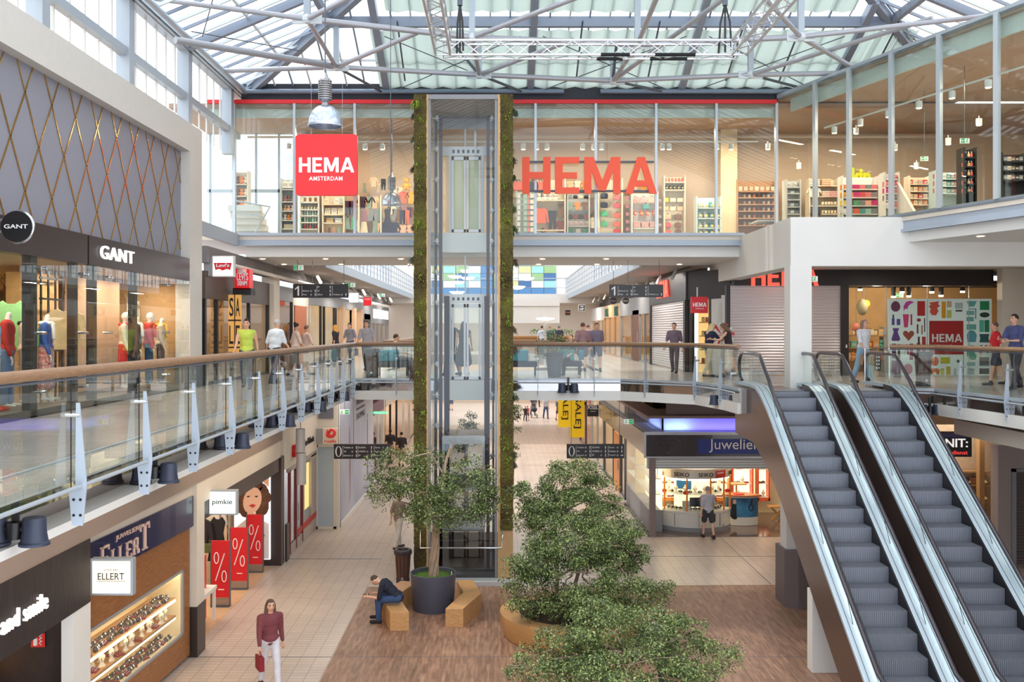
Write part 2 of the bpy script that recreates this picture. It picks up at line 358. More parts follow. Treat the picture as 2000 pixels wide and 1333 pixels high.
# ---------------------------------------------------------------- left wall, upper levels
WWR = mat('warm_white_render', (214, 208, 200), .6, var=.02)
struct('wall_left_band', MB().box(-7.75, -7.4, 6, 24.1, 10.801, 11.48), WWR)
struct('wall_left_pillar', MB().box(-7.75, -7.4, 23.15, 24.1, F1, 10.8), WWR)
struct('wall_left_panel', MB().box(-7.75, -7.62, 6, 23.15, 8.2, 10.8), mat('matt_grey_panel', (142, 142, 154), .55, var=.02, vscale=.6))
m = MB(); m.box(-7.76, -7.385, 23.14, 24.11, F1, 5.75); struct('baseboard_pillar', m, DSTEEL)
m = MB(); m.box(-13, -7.7, 6, 23.9, 7.72, 7.85); struct('ceiling_left_shop', m, mat('shop_ceiling', (206, 180, 152), .8))
m = MB(); m.box(-11.2, -11, 6, 24, F1, 7.8); m.box(-11, -7.75, 23.75, 23.9, F1, 7.8); struct('wall_left_shop_back', m, mat('ochre_shop_wall', (196, 158, 112), .7, var=.05))
# gold lattice strips laid in the grey panel
GOLD = mat('polished_brass_strip', (214, 172, 104), .18, 1)
latt = thing('brass_lattice', 'crossing brass strips forming tall diamonds on the grey panel above the clothes shop', 'lattice', (-7.6, 15, 8.2))
m = MB(); zz0, zz1 = 8.24, 10.8
def strip(y0, z0, y1, z1):
    # clip to the panel
    pts = []
    t0, t1 = 0., 1.
    for a, d, lo, hi in ((y0, y1-y0, 8, 23.12), (z0, z1-z0, zz0, zz1)):
        if abs(d) < 1e-9: continue
        u, v = (lo-a)/d, (hi-a)/d; u, v = min(u, v), max(u, v); t0 = max(t0, u); t1 = min(t1, v)
    if t1 <= t0: return
    a = (y0+(y1-y0)*t0, z0+(z1-z0)*t0); b = (y0+(y1-y0)*t1, z0+(z1-z0)*t1)
    l = math.hypot(b[0]-a[0], b[1]-a[1]); n = (-(b[1]-a[1])/l*.014, (b[0]-a[0])/l*.014)
    m.prof([(a[0]+n[0], a[1]+n[1]), (b[0]+n[0], b[1]+n[1]), (b[0]-n[0], b[1]-n[1]), (a[0]-n[0], a[1]-n[1])], -7.619, -7.604)
for k in range(-4, 26):
    y = 7.6+k*.93
    strip(y, zz0-.3, y+1.86, zz0+2.9); strip(y, zz0-.3, y-1.86, zz0+2.9)
m.build('brass_strips', GOLD, latt)
# clerestory above the band
def clerestory():
    m = MB()
    for y in (8.5, 12.25, 16, 19.75, 23.5, 27.25):
        m.box(-7.78, -7.5, y-.14, y+.14, 11.48, 13.35)
    struct('trim_20', m, STEEL)
    m = MB(); m.box(-7.72, -7.56, 6, 28.3, 12.1, 12.28); m.box(-7.72, -7.5, 6, 28.3, 13.28, 13.42); struct('trim_21', m, STEEL)
    m = MB()
    for k in range(30):
        y = 8.5+k*.9375*.667
        if y < 28: m.box(-7.7, -7.66, y-.02, y+.02, 11.48, 13.3)
    struct('trim_22', m, WHITE)
    m = MB(); m.quad((-7.68, 6, 11.48), (-7.68, 28.3, 11.48), (-7.68, 28.3, 13.3), (-7.68, 6, 13.3)); struct('window_1', m, glass('clerestory_glass', (250, 252, 252), .05, .4))
clerestory()
# ---------------------------------------------------------------- store over the bridge: shell
YB = 27.7
def wing(y): return 8.03+.341*(YB-y)
m = MB(); m.box(-9.5, 16, 27.75, 33.2, 9.1, F2); m.prism([(8.03, 27.75), (13.3, 12.3), (20, 12.3), (20, 33.2), (8.03, 33.2)], 9.1, F2); struct('floor_store', m, mat('store_floor', (214, 204, 190), .4))
m = MB(); m.box(-6.3, 20, 31.5, 31.7, F2, 13.4); m.box(19.8, 20, 12, 31.6, F2, 13.4); struct('wall_store_back', m, mat('store_wall', (204, 178, 154), .8, var=.03))
m = MB(); m.box(-9.5, 20, 27.8, 31.6, 12.92, 13.05); m.prism([(8.1, 27.8), (13.3, 12.3), (20, 12.3), (20, 27.8)], 13.1, 13.2); struct('ceiling_store', m, mat('store_ceiling', (176, 150, 132), .85))
m = MB(); m.box(-7.45, 7.1, YB-.02, YB+.02, 9.22, F2+.03); m.box(-7.45, 7.1, YB+.06, YB+.10, 8.97, 9.22); m.box(-7.45, 7.1, YB-.02, YB+.05, 8.93, 8.975); struct('trim_30', m, BLUEST)
m = MB(); m.box(-7.3, 7.0, YB+.2, 31.55, 8.62, 8.93); struct('ceiling_bridge', m, WHITE)
m = MB(); m.box(-7.6, -7.45, 24.1, YB+.05, 8.92, 9.26); struct('trim_31', m, BLUEST)
m = MB(); m.box(-8.4, 8.03, YB-.04, YB+.04, 13.02, 13.13); struct('trim_32', m, RED)
m = MB(); m.box(-7.4, 13.4, YB+.1, YB+.7, 13.15, 13.62); struct('wall_eave', m, mat('black_eave_beam', (40, 40, 48), .5))
m = MB()
for x0, x1 in ((-7.4, 1.9), (2.95, 13)): m.tube([(x0, YB-.05, 13.36), (x1, YB-.05, 13.36)], .07, 10)
struct('trim_33', m, mat('eave_pipe', (120, 134, 150), .4, .2), smooth=True)
m = MB(); m.quad((-9.5, 31.55, F2), (-6.3, 31.55, F2), (-6.3, 31.55, 13), (-9.5, 31.55, 13)); m.quad((-9.5, 27.8, F2), (-9.5, 31.55, F2), (-9.5, 31.55, 13), (-9.5, 27.8, 13)); struct('window_60', m, translucent('white_daylight_pane', (250, 252, 252), .9, .25))
m = MB()
for k in range(5): m.box(-9.4+k*.75-.03, -9.4+k*.75+.03, 31.45, 31.54, F2, 13)
m.box(-9.5, -6.3, 31.45, 31.54, 11.0, 11.1); m.box(-6.36, -6.2, 31.2, 31.5, F2, 13); struct('trim_38', m, STEEL)
# front glazing, one pane per bay
XM = [8.03-1.735*k for k in range(10)]
ALU = mat('aluminium_mullion', (196, 204, 210), .35, .4)
m = MB()
for x in XM: m.box(x-.035, x+.035, YB-.03, YB+.12, F2, 13.05)
struct('trim_34', m, ALU)
for k in range(9):
    m = MB(); m.quad((XM[k+1], YB, F2), (XM[k], YB, F2), (XM[k], YB, 13.03), (XM[k+1], YB, 13.03)); struct('window_%d' % (2+k), m, FACADE)
m = MB(); m.quad((-8.4, YB, F2), (XM[9], YB, F2), (XM[9], YB, 13.03), (-8.4, YB, 13.03)); struct('window_11', m, FACADE)
m = MB(); m.box(-8.4, 8.0, YB+.2, YB+.26, 12.66, 13.02); m.wall(wing(27.4)+.2, 27.4, wing(14)+.2, 14, 12.72, 13.15, .05); struct('wall_store_bulkhead', m, mat('pale_green_bulkhead', (208, 210, 202), .6))
# right wing glazing, slanting towards us
WY = [27.6, 26.05, 24.75, 23.3, 21.85, 20.33, 18.7, 17.0, 15.2]
m = MB()
for y in WY[1:]: m.cbox((wing(y), y, 11.25), (.09, .12, 3.96), .33)
struct('trim_35', m, ALU)
for a, b in zip(WY[:-1], WY[1:]):
    m = MB(); m.quad((wing(a), a, F2), (wing(b), b, F2), (wing(b), b, 13.2), (wing(a), a, 13.2)); struct('window_%d' % (20+WY.index(a)), m, FACADE)
m = MB(); m.wall(wing(27.7), 27.7, wing(15), 15, 13.16, 13.28, .12); m.wall(wing(27.6), 27.6, wing(15), 15, 9.2, F2+.02, .1); struct('trim_36', m, STEEL)
m = MB(); m.wall(wing(23.6), 23.6, wing(15), 15, 9.2, 9.26, .16); m.wall(wing(23.6), 23.6, wing(15), 15, 8.84, 8.9, .16); m.wall(wing(23.6)+.06, 23.6, wing(15)+.06, 15, 8.84, 9.26, .03); struct('trim_37', m, BLUEST)
m = MB()
x0, x1 = wing(23.2)+.25, wing(14)+.25
m.prism([(x0, 23.0), (x1, 14), (20, 14), (20, 23.0)], 8.6, 8.85); struct('ceiling_wing', m, WHITE)
# white box beam carrying the corner, with the column
m = MB(); m.prism([(7.0, 23.0), (20, 23.0), (20, 23.4), (7.45, 23.4), (7.45, 31.8), (7.0, 31.8)], 8.03, 9.2); struct('wall_beam', m, WHITE)
m = MB(); m.box(6.985, 7.5, 22.985, 23.46, F1, 8.03); m.box(6.78, 7.3, 22.6, 23.1, 0, 4.52); struct('wall_column', m, WHITE)
m = MB(); m.box(7.45, 20, 23.4, 33, 8.35, 8.42); struct('ceiling_upper_right', m, CREAM)
m = MB(); m.box(15.2, 19, 29.0, 29.3, F1, 8.4); m.box(13.9, 14.2, 3, 23, F1, 8.4); struct('wall_right_upper', m, CREAM)
# ---------------------------------------------------------------- far galleries, clerestories and end wall of the upper passage
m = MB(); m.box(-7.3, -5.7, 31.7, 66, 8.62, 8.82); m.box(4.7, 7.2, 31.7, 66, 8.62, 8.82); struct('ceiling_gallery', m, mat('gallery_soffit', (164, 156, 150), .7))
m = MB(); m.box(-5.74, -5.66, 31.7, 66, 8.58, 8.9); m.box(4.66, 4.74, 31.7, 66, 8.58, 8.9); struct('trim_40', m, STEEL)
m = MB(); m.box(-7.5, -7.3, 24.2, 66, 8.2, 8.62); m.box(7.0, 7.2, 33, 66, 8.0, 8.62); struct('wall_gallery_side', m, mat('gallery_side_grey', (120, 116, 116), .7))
m = MB()
for x in (-7.3, 6.6):
    m.quad((x, 32, 8.82), (x, 66, 8.82), (x, 66, 12.4), (x, 32, 12.4))
struct('window_40', m, translucent('frosted_daylight_glazing', (246, 250, 252), .8, .2))
m = MB()
for x in (-7.27, 6.57):
    for k in range(24): m.box(x-.03, x+.03, 32+k*1.45-.04, 32+k*1.45+.04, 8.8, 12.4)
    m.box(x-.03, x+.03, 32, 66, 10.5, 10.58)
struct('trim_41', m, STEEL)
def gallery_rail(x):
    m = MB(); ys = [31.8+k*1.2 for k in range(29)]
    for y in ys: m.box(x-.02, x+.02, y-.02, y+.02, 8.9, 9.95)
    for z in (9.1, 9.35, 9.62): m.box(x-.012, x+.012, 31.8, 65.5, z-.012, z+.012)
    for y in ys[:-1]:
        m.box(x-.01, x+.01, y+.6-.01, y+.6+.01, 8.9, 9.9)
    m.tube([(x, 31.8, 9.95), (x, 65.5, 9.95)], .035, 6)
    return m
for x, s in ((-5.62, 'left'), (4.62, 'right')):
    tag(gallery_rail(x).build('balustrade', STEEL), 'grey grid railing along the far gallery on the %s side of the passage' % s, 'railing', 'gallery railings')
m = MB(); m.box(-7.3, 7.2, 64, 66.2, 8.3, 8.9); struct('wall_gallery_cross', m, WHITE)
tag(MB().box(-5.6, 4.6, 63.9, 63.94, 9.9, 9.96).box(-5.6, 4.6, 63.9, 63.93, 9.3, 9.33).build('railing', STEEL), 'grey rail across the far end gallery before the coloured glass', 'railing')
m = MB(); m.box(-8, 8, 72, 72.2, 8.3, 13); struct('wall_far_end', m, WHITE)
# coloured glazing at the far end (plain blocks of colour)
random.seed(3)
art = thing('mural', 'blue green and yellow patchwork glazing on the far end wall above the passage', 'mural', (0, 71.9, 9))
cols = [(84, 134, 184), (146, 184, 128), (206, 204, 150), (70, 110, 160), (240, 242, 240), (150, 205, 220), (232, 236, 236)]
for q, c in enumerate(cols):
    for i in range(10):
        for j in range(5):
            if (i*7+j*3+i*j) % 7 == q and True: MB().box(-5+i*.94, -5+i*.94+.9, 71.85, 71.92, 9.1+j*.55, 9.1+j*.55+.52).build('coloured_pane', mat('mural_colour_%d' % q, c, .4), art)
def roof_passage():
    m = MB()
    for k in range(8): m.box(-7.3, 6.6, 33+k*4.6, 33.2+k*4.6, 12.3, 12.55)
    for x in (-4, 0, 3.6): m.box(x-.06, x+.06, 32, 66, 12.4, 12.55)
    struct('trim_42', m, STEEL)
roof_passage()
# far walls of the upper passage behind shops
m = MB(); m.box(-12, 12, 66, 66.3, F1, 8.3); struct('wall_upper_end', m, mat('upper_end_wall', (226, 214, 200), .7))
m = MB(); m.box(-3.9, 3.6, 56, 56.2, 6.9, 8.3); m.box(-3.9, 3.6, 55.9, 56.4, 7.9, 8.3); struct('wall_far_bulkhead', m, WHITE)
# rooms behind / beside, closing the hall
m = MB(); m.box(18, 18.3, 3, 34, 0, 9); m.box(-14.2, -14, 3, 34, 0, 9); struct('wall_outer', m, CREAM)
# ---------------------------------------------------------------- roof
TR = .416
ZE = 13.42
def zr(d): return ZE+TR*d
PANE = glass('roof_glass', (246, 250, 252), .04, .35)
BLIND = translucent('roof_blind_fabric', (178, 190, 182), .6)
XL, XR, YE = -7.5, 13.4, 28.3
DM = 10.4                                        # distance from eave to ridge
def back(x, d): return (x, YE-d, zr(d))
def left(y, d): return (XL+d, y, zr(d))
def right(y, d): return (XR-d, y, zr(d))
def tubef(mb, pts, r, n=8): mb.tube(pts, r, n); return mb
# panes
m = MB(); m.add([back(XL, 0), back(XR, 0), back(XR-DM, DM), back(XL+DM, DM)], [(0, 1, 2, 3)]); struct('window_50', m, PANE)
m = MB(); m.add([left(YE, 0), left(4, 0), left(4, DM), left(YE-DM, DM)], [(0, 1, 2, 3)]); struct('window_51', m, PANE)
m = MB(); m.add([right(4, 0), right(YE, 0), right(YE-DM, DM), right(4, DM)], [(0, 1, 2, 3)]); struct('window_52', m, PANE)
# hips, purlins, rafters
def beam(a, b, w, h, mb):
    a, b = Vector(a), Vector(b); t = (b-a).normalized(); s = t.cross(Vector((0, 0, 1))).normalized(); u = s.cross(t)
    vs = [p+s*i*w/2+u*j for p in (a, b) for i, j in ((-1, -h), (1, -h), (1, 0), (-1, 0))]
    mb.add(vs, [(0, 1, 2, 3), (7, 6, 5, 4), (0, 4, 5, 1), (1, 5, 6, 2), (2, 6, 7, 3), (3, 7, 4, 0)]); return mb
m = MB(); beam(back(XL, 0), back(XL+DM, DM), .16, .22, m); beam(back(XR, 0), back(XR-DM, DM), .16, .22, m)
for dx in (-.22, .22):
    beam(Vector(back(XL, .0))+Vector((dx, 0, .02)), Vector(back(XL+DM, DM))+Vector((dx, 0, .02)), .05, .12, m); beam(Vector(back(XR, 0))+Vector((dx, 0, .02)), Vector(back(XR-DM, DM))+Vector((dx, 0, .02)), .05, .12, m)
struct('trim_50', m, ROOFST)
m = MB()
for d in (3.08, 6.6):
    beam(back(XL+d, d), back(XR-d, d), .16, .26, m); beam(left(YE-d, d), left(6, d), .14, .2, m); beam(right(YE-d, d), right(6, d), .14, .2, m)
struct('trim_51', m, ROOFST)
m = MB(); beam(back(XL, 0), back(XR, 0), .18, .16, m); beam(left(YE, 0), left(6, 0), .18, .12, m); beam(right(YE, 0), right(6, 0), .18, .12, m)
struct('trim_52', m, STEEL)
RAFT = mat('white_rafter', (214, 220, 222), .45, .1)
m = MB(); m2 = MB()
for k in range(40):                                # back slope rafters
    x = XL+.55+k*.52
    if x > XR-.3: break
    d = min(DM, x-XL, XR-x)
    beam(back(x, 0), back(x, d), .045, .07, m2 if k % 2 else m)
for k in range(42):                                # left and right slope rafters
    y = YE-.5-k*.55
    d = min(DM, YE-y)
    beam(left(y, 0), left(y, d), .045, .07, m2 if k % 2 else m); beam(right(y, 0), right(y, d), .045, .07, m2 if k % 2 else m)
struct('trim_53', m, ROOFST); struct('trim_54', m2, RAFT)
m = MB()
for x in (.95, 5.3, 9.6, -3.2): beam(back(x, 0), back(x, min(DM, x-XL, XR-x)), .18, .26, m)
for y in (23.2, 19.0, 14.8): beam(left(y, 0), left(y, min(DM, YE-y)), .14, .2, m); beam(right(y, 0), right(y, min(DM, YE-y)), .14, .2, m)
struct('trim_55', m, ROOFST)
m = MB()
for d in (1.5, 4.8, 8.2):
    beam(back(XL+d, d), back(XR-d, d), .05, .06, m); beam(left(YE-d, d), left(6, d), .05, .06, m); beam(right(YE-d, d), right(6, d), .05, .06, m)
struct('trim_56', m, RAFT)
# folded fabric blinds under the back and right slopes
def blind(pts_a, pts_b, n, name, label, depth=.06):
    m = MB(); rows = []
    for i in range(n+1):
        t = i/n; z = -.10-depth*(i % 2)
        rows.append((tuple(Vector(pts_a(t))+Vector((0, 0, z))), tuple(Vector(pts_b(t))+Vector((0, 0, z)))))
    vs = [p for r in rows for p in r]
    m.add(vs, [(2*i, 2*i+2, 2*i+3, 2*i+1) for i in range(n)])
    return tag(m.build(name, BLIND), label, 'blind', 'roof blinds')
for x0, x1, lab in ((-3.4, .85, 'left of the lift tower'), (1.05, 5.2, 'right of the lift tower'), (5.4, 9.5, 'over the orange letters'), (9.7, 11.2, 'at the right hip')):
    blind(lambda t: back(x0+(x1-x0)*t, .35), lambda t: back(x0+(x1-x0)*t, min(2.8, x0-XL, XR-x1+.6)), 14, 'roof_blind', 'pale ribbed fabric blind below the back roof slope, lower row, '+lab)
for x0, x1, lab in ((-2.9, .85, 'left of the lift tower'), (1.05, 5.2, 'right of the lift tower'), (5.4, 9.2, 'over the orange letters')):
    blind(lambda t: back(x0+(x1-x0)*t, 3.45), lambda t: back(x0+(x1-x0)*t, 6.4), 12, 'roof_blind', 'pale ribbed fabric blind above the roof beam, upper row, '+lab)
# eave tube at left, eave gutter
m = MB(); tubef(m, [(-7.3, 6, 13.38), (-7.3, 28.0, 13.38)], .09, 10); struct('trim_57', m, mat('galvanised_tube', (190, 204, 216), .3, .6), smooth=True)
# tubular space trusses: tie nodes in the plane of the eaves, struts up to the roof beams
ZT = 13.4
def nd(px, py, z=ZT):
    Y = FPX*(z-EYE)/(VY-py); return Vector((PX(px, Y), Y, z))
A, B_, Cn, D, E, Fn, G, Hn = nd(600, 37), nd(657, 131), nd(922, 73), nd(936, 146), nd(1197, 158), nd(1245, 87), nd(1466, 146), nd(1564, 72)
Q = nd(1640, 137); Lm = Vector((-7.3, 25.6, ZT)); Rm = Vector((13.2, 25.6, ZT))
tr = thing('roof_truss', 'silver tubular space truss of ties and struts hung under the glass roof', 'truss', (3, 25, ZT))
def tie(name, segs, r):
    for a, b in segs:
        m = MB(); m.tube([a, b], r, 10); m.build(name, TUBEG, tr, smooth=True)
tie('tie_tube', [(B_, D), (D, E), (E, G), (G, Rm), (A, Cn), (Cn, Fn), (Fn, Hn), (Lm, B_)], .07)
up = lambda p, h: p+Vector((0, 0, h))
# inclined top members from tie nodes to apex points over the middle of the next bay
apx = lambda p, dx, dy, h: p+Vector((dx, dy, h))
tie('diagonal_tube', [(A, apx(A, -3.5, -.4, .35)), (B_, Cn+Vector((-1.2, -.3, .05))), (Cn, apx(Cn, 4.5, -2.6, .9)), (Hn, apx(Hn, 5.5, -1.0, .35)), (Fn, apx(Fn, -.0, -3.4, .2)), (A, apx(A, 2.9, -3.0, .2)),
     (E, apx(E, 2.0, -5.2, .6)), (Hn, apx(Hn, 2.2, 2.6, -.02)), (G, apx(G, 3.2, -3.8, .3)), (A, B_), (Cn, D), (Fn, E), (Hn, apx(Hn, -2.6, -3.6, .5)), (D, Cn+Vector((2.5, 1.5, .4)))], .06)
def post(p, top):
    m = MB(); m.box(p.x-.07, p.x+.07, p.y-.07, p.y+.07, p.z, top); m.build('post', STEEL, tr)
for p in (B_, D, E, G, A, Cn, Fn, Hn):
    d = min(YE-p.y, p.x-XL, XR-p.x); post(p, zr(max(.1, min(d, DM)))-.1)
for p in (A, B_, Cn, D, E, Fn, G, Hn):
    m = MB()
    for s in (-1, 1): m.box(p.x+s*.2-.13, p.x+s*.2+.13, p.y-.02, p.y+.02, p.z-.11, p.z+.11)
    m.ell(p, .12, 10); m.build('node_plate', RAFT, tr, bevel=.004)
for p, q in ((B_, back(-3.2, .3)), (D, back(.95, .3)), (E, back(5.3, .3)), (G, back(9.6, .3)), (D, back(-1.2, 2.4)), (E, back(3.2, 2.4))): MB().tube([p, Vector(q)-Vector((0, 0, .2))], .04, 8).build('strut', DSTEEL, tr, smooth=True)
# thick service pipe at left
o = tag(MB().tube([(-7.2, 21.5, 12.98), B_+Vector((-.05, -.3, -.05))], .085, 10).build('service_pipe', TUBEG, smooth=True), 'pale service pipe with clamps running from the left wall to a truss node', 'pipe')
# thin tension rods
rods = thing('roof_bracing', 'thin crossed bracing rods below the back roof slope', 'bracing', (2, 26, 13.5))
for a, b in ((back(-3, .6), back(.6, 2.8)), (back(.6, .6), back(-3, 2.8)), (back(1.2, .6), back(5, 2.8)), (back(5, .6), back(1.2, 2.8)), (back(5.6, .6), back(9.2, 2.8)), (back(9.2, .6), back(5.6, 2.8)), (left(22, .5), left(26, 2.2)), (left(18, 2.6), left(22.5, .6))):
    MB().tube([Vector(a)-Vector((0, 0, .3)), Vector(b)-Vector((0, 0, .3))], .014, 5).build('rod', DSTEEL, rods)
sp_ = thing('roof_pipes', 'dark thin pipes running up the back roof slope', 'pipe', (2, 26, 13.5))
for x in (-2.6, 2.2, 4.2, 6.4, 7.9, 10.4):
    MB().tube([(x, 27.0, 13.5), (x, 24.9, 14.5)], .025, 6).build('pipe', DSTEEL, sp_)

# ---------------------------------------------------------------- rectangular stage truss
def lattice_arm(a, b, w=.27, h=.27):
    a, b = Vector(a), Vector(b); t = (b-a).normalized(); s = t.cross(Vector((0, 0, 1))).normalized()*w/2; u = Vector((0, 0, h/2)); L = (b-a).length
    ch = MB(); br = MB(); cs = [s+u, -s+u, -s-u, s-u]
    for c in cs: ch.tube([a+c, b+c], .024, 8)
    n = max(2, int(L/.33)); st = L/n
    for i in range(n):
        p, q = a+t*(i*st), a+t*((i+1)*st)
        for k in range(4):
            c0, c1 = cs[k], cs[(k+1) % 4]
            if i % 2: c0, c1 = c1, c0
            br.tube([p+c0, q+c1], .011, 5, cap=False)
    for p in (a, b):
        for k in range(4): br.tube([p+cs[k], p+cs[(k+1) % 4]], .012, 5, cap=False)
    return ch, br
YT, ZTr = 18.0, 11.75
xl, xr = PX(866, YT), PX(1440, YT)
st = thing('stage_truss', 'hanging rectangular silver lighting truss of lattice arms below the glass roof', 'truss', ((xl+xr)/2, YT, ZTr))
for a, b in (((xl, YT, ZTr), (xr, YT, ZTr)), ((xl, YT-.14, ZTr), (xl, 10, ZTr)), ((xr, YT-.14, ZTr), (xr, 10, ZTr))):
    ch, br = lattice_arm(a, b); arm = ch.build('lattice_arm', CHROME if 0 else mat('truss_aluminium', (206, 206, 208), .28, .7), st, smooth=True)
    br.build('lattice_bracing', MATS['truss_aluminium'], arm, smooth=True)
for x0, x1 in ((PX(1172, YT), PX(1228, YT)), (PX(1277, YT), PX(1355, YT))):
    m = MB(); n = 9
    for z in (-.135, .0):
        m.tube([(x0, YT-.135, ZTr-.135), (x1, YT-.135, ZTr-.135)], .034, 8); m.tube([(x0-.05, YT+.135, ZTr-.135), (x1-.1, YT+.135, ZTr-.135)], .034, 8)
    m.build('cable_wrap', BLACK, st, smooth=True)
for px, w in ((892, .14), (1410, .22)):
    x = PX(px, YT)+.06
    sl = thing('hoist_sling', 'black webbing sling holding the %s corner of the hanging silver truss' % ('left' if px < 1000 else 'right'), 'sling', (x, YT, ZTr+.1), 'truss slings')
    m = MB()
    for k in (-1, 0, 1): m.tube([(x, YT, ZTr+.85), (x+k*w*.35, YT-.05*k, ZTr+.5), (x+k*w*.45, YT-.1*k, ZTr-.05)], .02, 6)
    m.build('strap', BLACK, sl, smooth=True)
    m = MB(); m.cyl((x, YT), .05, ZTr+.82, ZTr+1.0, 10); m.tube([(x, YT, ZTr+1.0), (x, YT, 15.6)], .012, 6); m.build('hook_and_cable', DSTEEL, sl, smooth=True)

# ---------------------------------------------------------------- bell lamps
def bell(x, y, z, r, top, label):
    t = thing('bell_lamp', label, 'lamp', (x, y, z), 'silver bell lamps')
    prof = []
    for i in range(13):
        a = i/12*pi/2; prof.append((r*cos(a)**.8 if i < 12 else .06, z+r*1.22*sin(a)))
    m = MB(); m.lathe(prof, (x, y), 36); m.lathe([(p[0]*.97, p[1]+.005) for p in prof], (x, y), 36); m.lathe([(r*.97, z), (r*1.03, z-.02), (r*1.03, z+.02), (r, z+.03)], (x, y), 36)
    m.build('shade', mat('spun_aluminium', (198, 204, 220), .22, .85, bump=.02), t, smooth=True)
    m = MB(); zt = z+r*1.22
    m.lathe([(.07, zt-.02), (.05, zt+.06), (.11, zt+.1)], (x, y), 20)
    for k in range(9): m.lathe([(.115, zt+.1+k*.04), (.125, zt+.11+k*.04), (.125, zt+.125+k*.04), (.112, zt+.135+k*.04)], (x, y), 20)
    m.lathe([(.11, zt+.46), (.05, zt+.52), (.03, zt+.58), (0, zt+.6)], (x, y), 20); m.build('ballast_housing', BRUSH, t, smooth=True)
    m = MB(); m.tube([(x, y, zt+.58), (x, y, top)], .012, 6); m.build('cable', DSTEEL, t)
    m = MB(); m.lathe([(0, z+.3), (.07, z+.28), (.09, z+.18), (.05, z+.1), (0, z+.08)], (x, y), 14); m.build('bulb', mat('frosted_bulb', (250, 244, 232), .3), t, smooth=True)
    return t
bell(PX(635, 17.4), 17.4, PZ(246, 17.4), .30, 15.5, 'spun aluminium bell lamp hanging on a cable before the red square store sign')
bell(PX(765, 29.0), 29.0, PZ(400, 29.0), .30, 12.9, 'spun aluminium bell lamp hanging inside the store among the children clothes')
tag(MB().tube([(PX(763, 20), 20, 15.6), (PX(763, 20), 20, 9.0)], .008, 6).build('hanging_cable', DSTEEL), 'single thin dark cable hanging left of the lift tower', 'cable')
# ---------------------------------------------------------------- lift tower
def moss_mat():
    m = bpy.data.materials.new('moss'); m.use_nodes = True; nt = m.node_tree; b = nt.nodes['Principled BSDF']; L = nt.links
    tc = nt.nodes.new('ShaderNodeTexCoord'); n1 = nt.nodes.new('ShaderNodeTexNoise'); n1.inputs['Scale'].default_value = 1.7; n1.inputs['Detail'].default_value = 3
    n2 = nt.nodes.new('ShaderNodeTexNoise'); n2.inputs['Scale'].default_value = 28; n2.inputs['Detail'].default_value = 6
    ad = nt.nodes.new('ShaderNodeMath'); ad.operation = 'MULTIPLY_ADD'; ad.inputs[1].default_value = .45
    L.new(tc.outputs['Object'], n1.inputs['Vector']); L.new(tc.outputs['Object'], n2.inputs['Vector']); L.new(n2.outputs['Fac'], ad.inputs[0]); 
    sc = nt.nodes.new('ShaderNodeMath'); sc.operation = 'MULTIPLY'; sc.inputs[1].default_value = .55; L.new(n1.outputs['Fac'], sc.inputs[0]); L.new(sc.outputs[0], ad.inputs[2])
    cr = nt.nodes.new('ShaderNodeValToRGB'); L.new(ad.outputs[0], cr.inputs['Fac'])
    for i, (p, c) in enumerate(((.34, (50, 41, 24)), (.45, (86, 72, 38)), (.55, (98, 94, 42)), (.66, (122, 118, 48)))):
        e = cr.color_ramp.elements[i] if i < 2 else cr.color_ramp.elements.new(p)
        e.position = p; e.color = lin(c)+(1,)
    L.new(cr.outputs['Color'], b.inputs['Base Color']); b.inputs['Roughness'].default_value = .95
    bp = nt.nodes.new('ShaderNodeBump'); bp.inputs['Strength'].default_value = .9; bp.inputs['Distance'].default_value = .03; L.new(n2.outputs['Fac'], bp.inputs['Height']); L.new(bp.outputs[0], b.inputs['Normal'])
    return m
MOSS = moss_mat()
LEAFD = mat('dark_leaf', (74, 92, 60), .5, rgb2=(46, 62, 40), vscale=3)
LEAFY = mat('lime_leaf', (132, 150, 40), .5)
LEAFB = mat('brown_leaf', (84, 66, 58), .6)
PINE = mat('pale_pine', (206, 168, 118), .5, var=.12, vscale=4, stretch=(14, 14, 2))
def tuft(mb, c, n, l, droop, rnd, w=.018, dirx=0):
    for _ in range(n):
        a = rnd.uniform(0, 2*pi); e = rnd.uniform(-.2, .9); d = Vector((cos(a)*.7+dirx*.7, -abs(sin(a))*.8, e)).normalized(); L = l*rnd.uniform(.6, 1.1)
        p0 = Vector(c)+Vector((rnd.uniform(-.03, .03), 0, rnd.uniform(-.06, .06))); p1 = p0+d*L*.5; p2 = p1+Vector((d.x, d.y, d.z-droop)).normalized()*L*.6
        s = d.cross(Vector((0, 0, 1))); s = (s.normalized() if s.length > .01 else Vector((1, 0, 0)))*w
        mb.add([p0-s*.4, p0+s*.4, p1+s, p1-s, p2], [(0, 1, 2, 3), (3, 2, 4)])
LX0, LX1, LY0, LY1, LT = -1.80, .02, 25.0, 27.35, 12.62
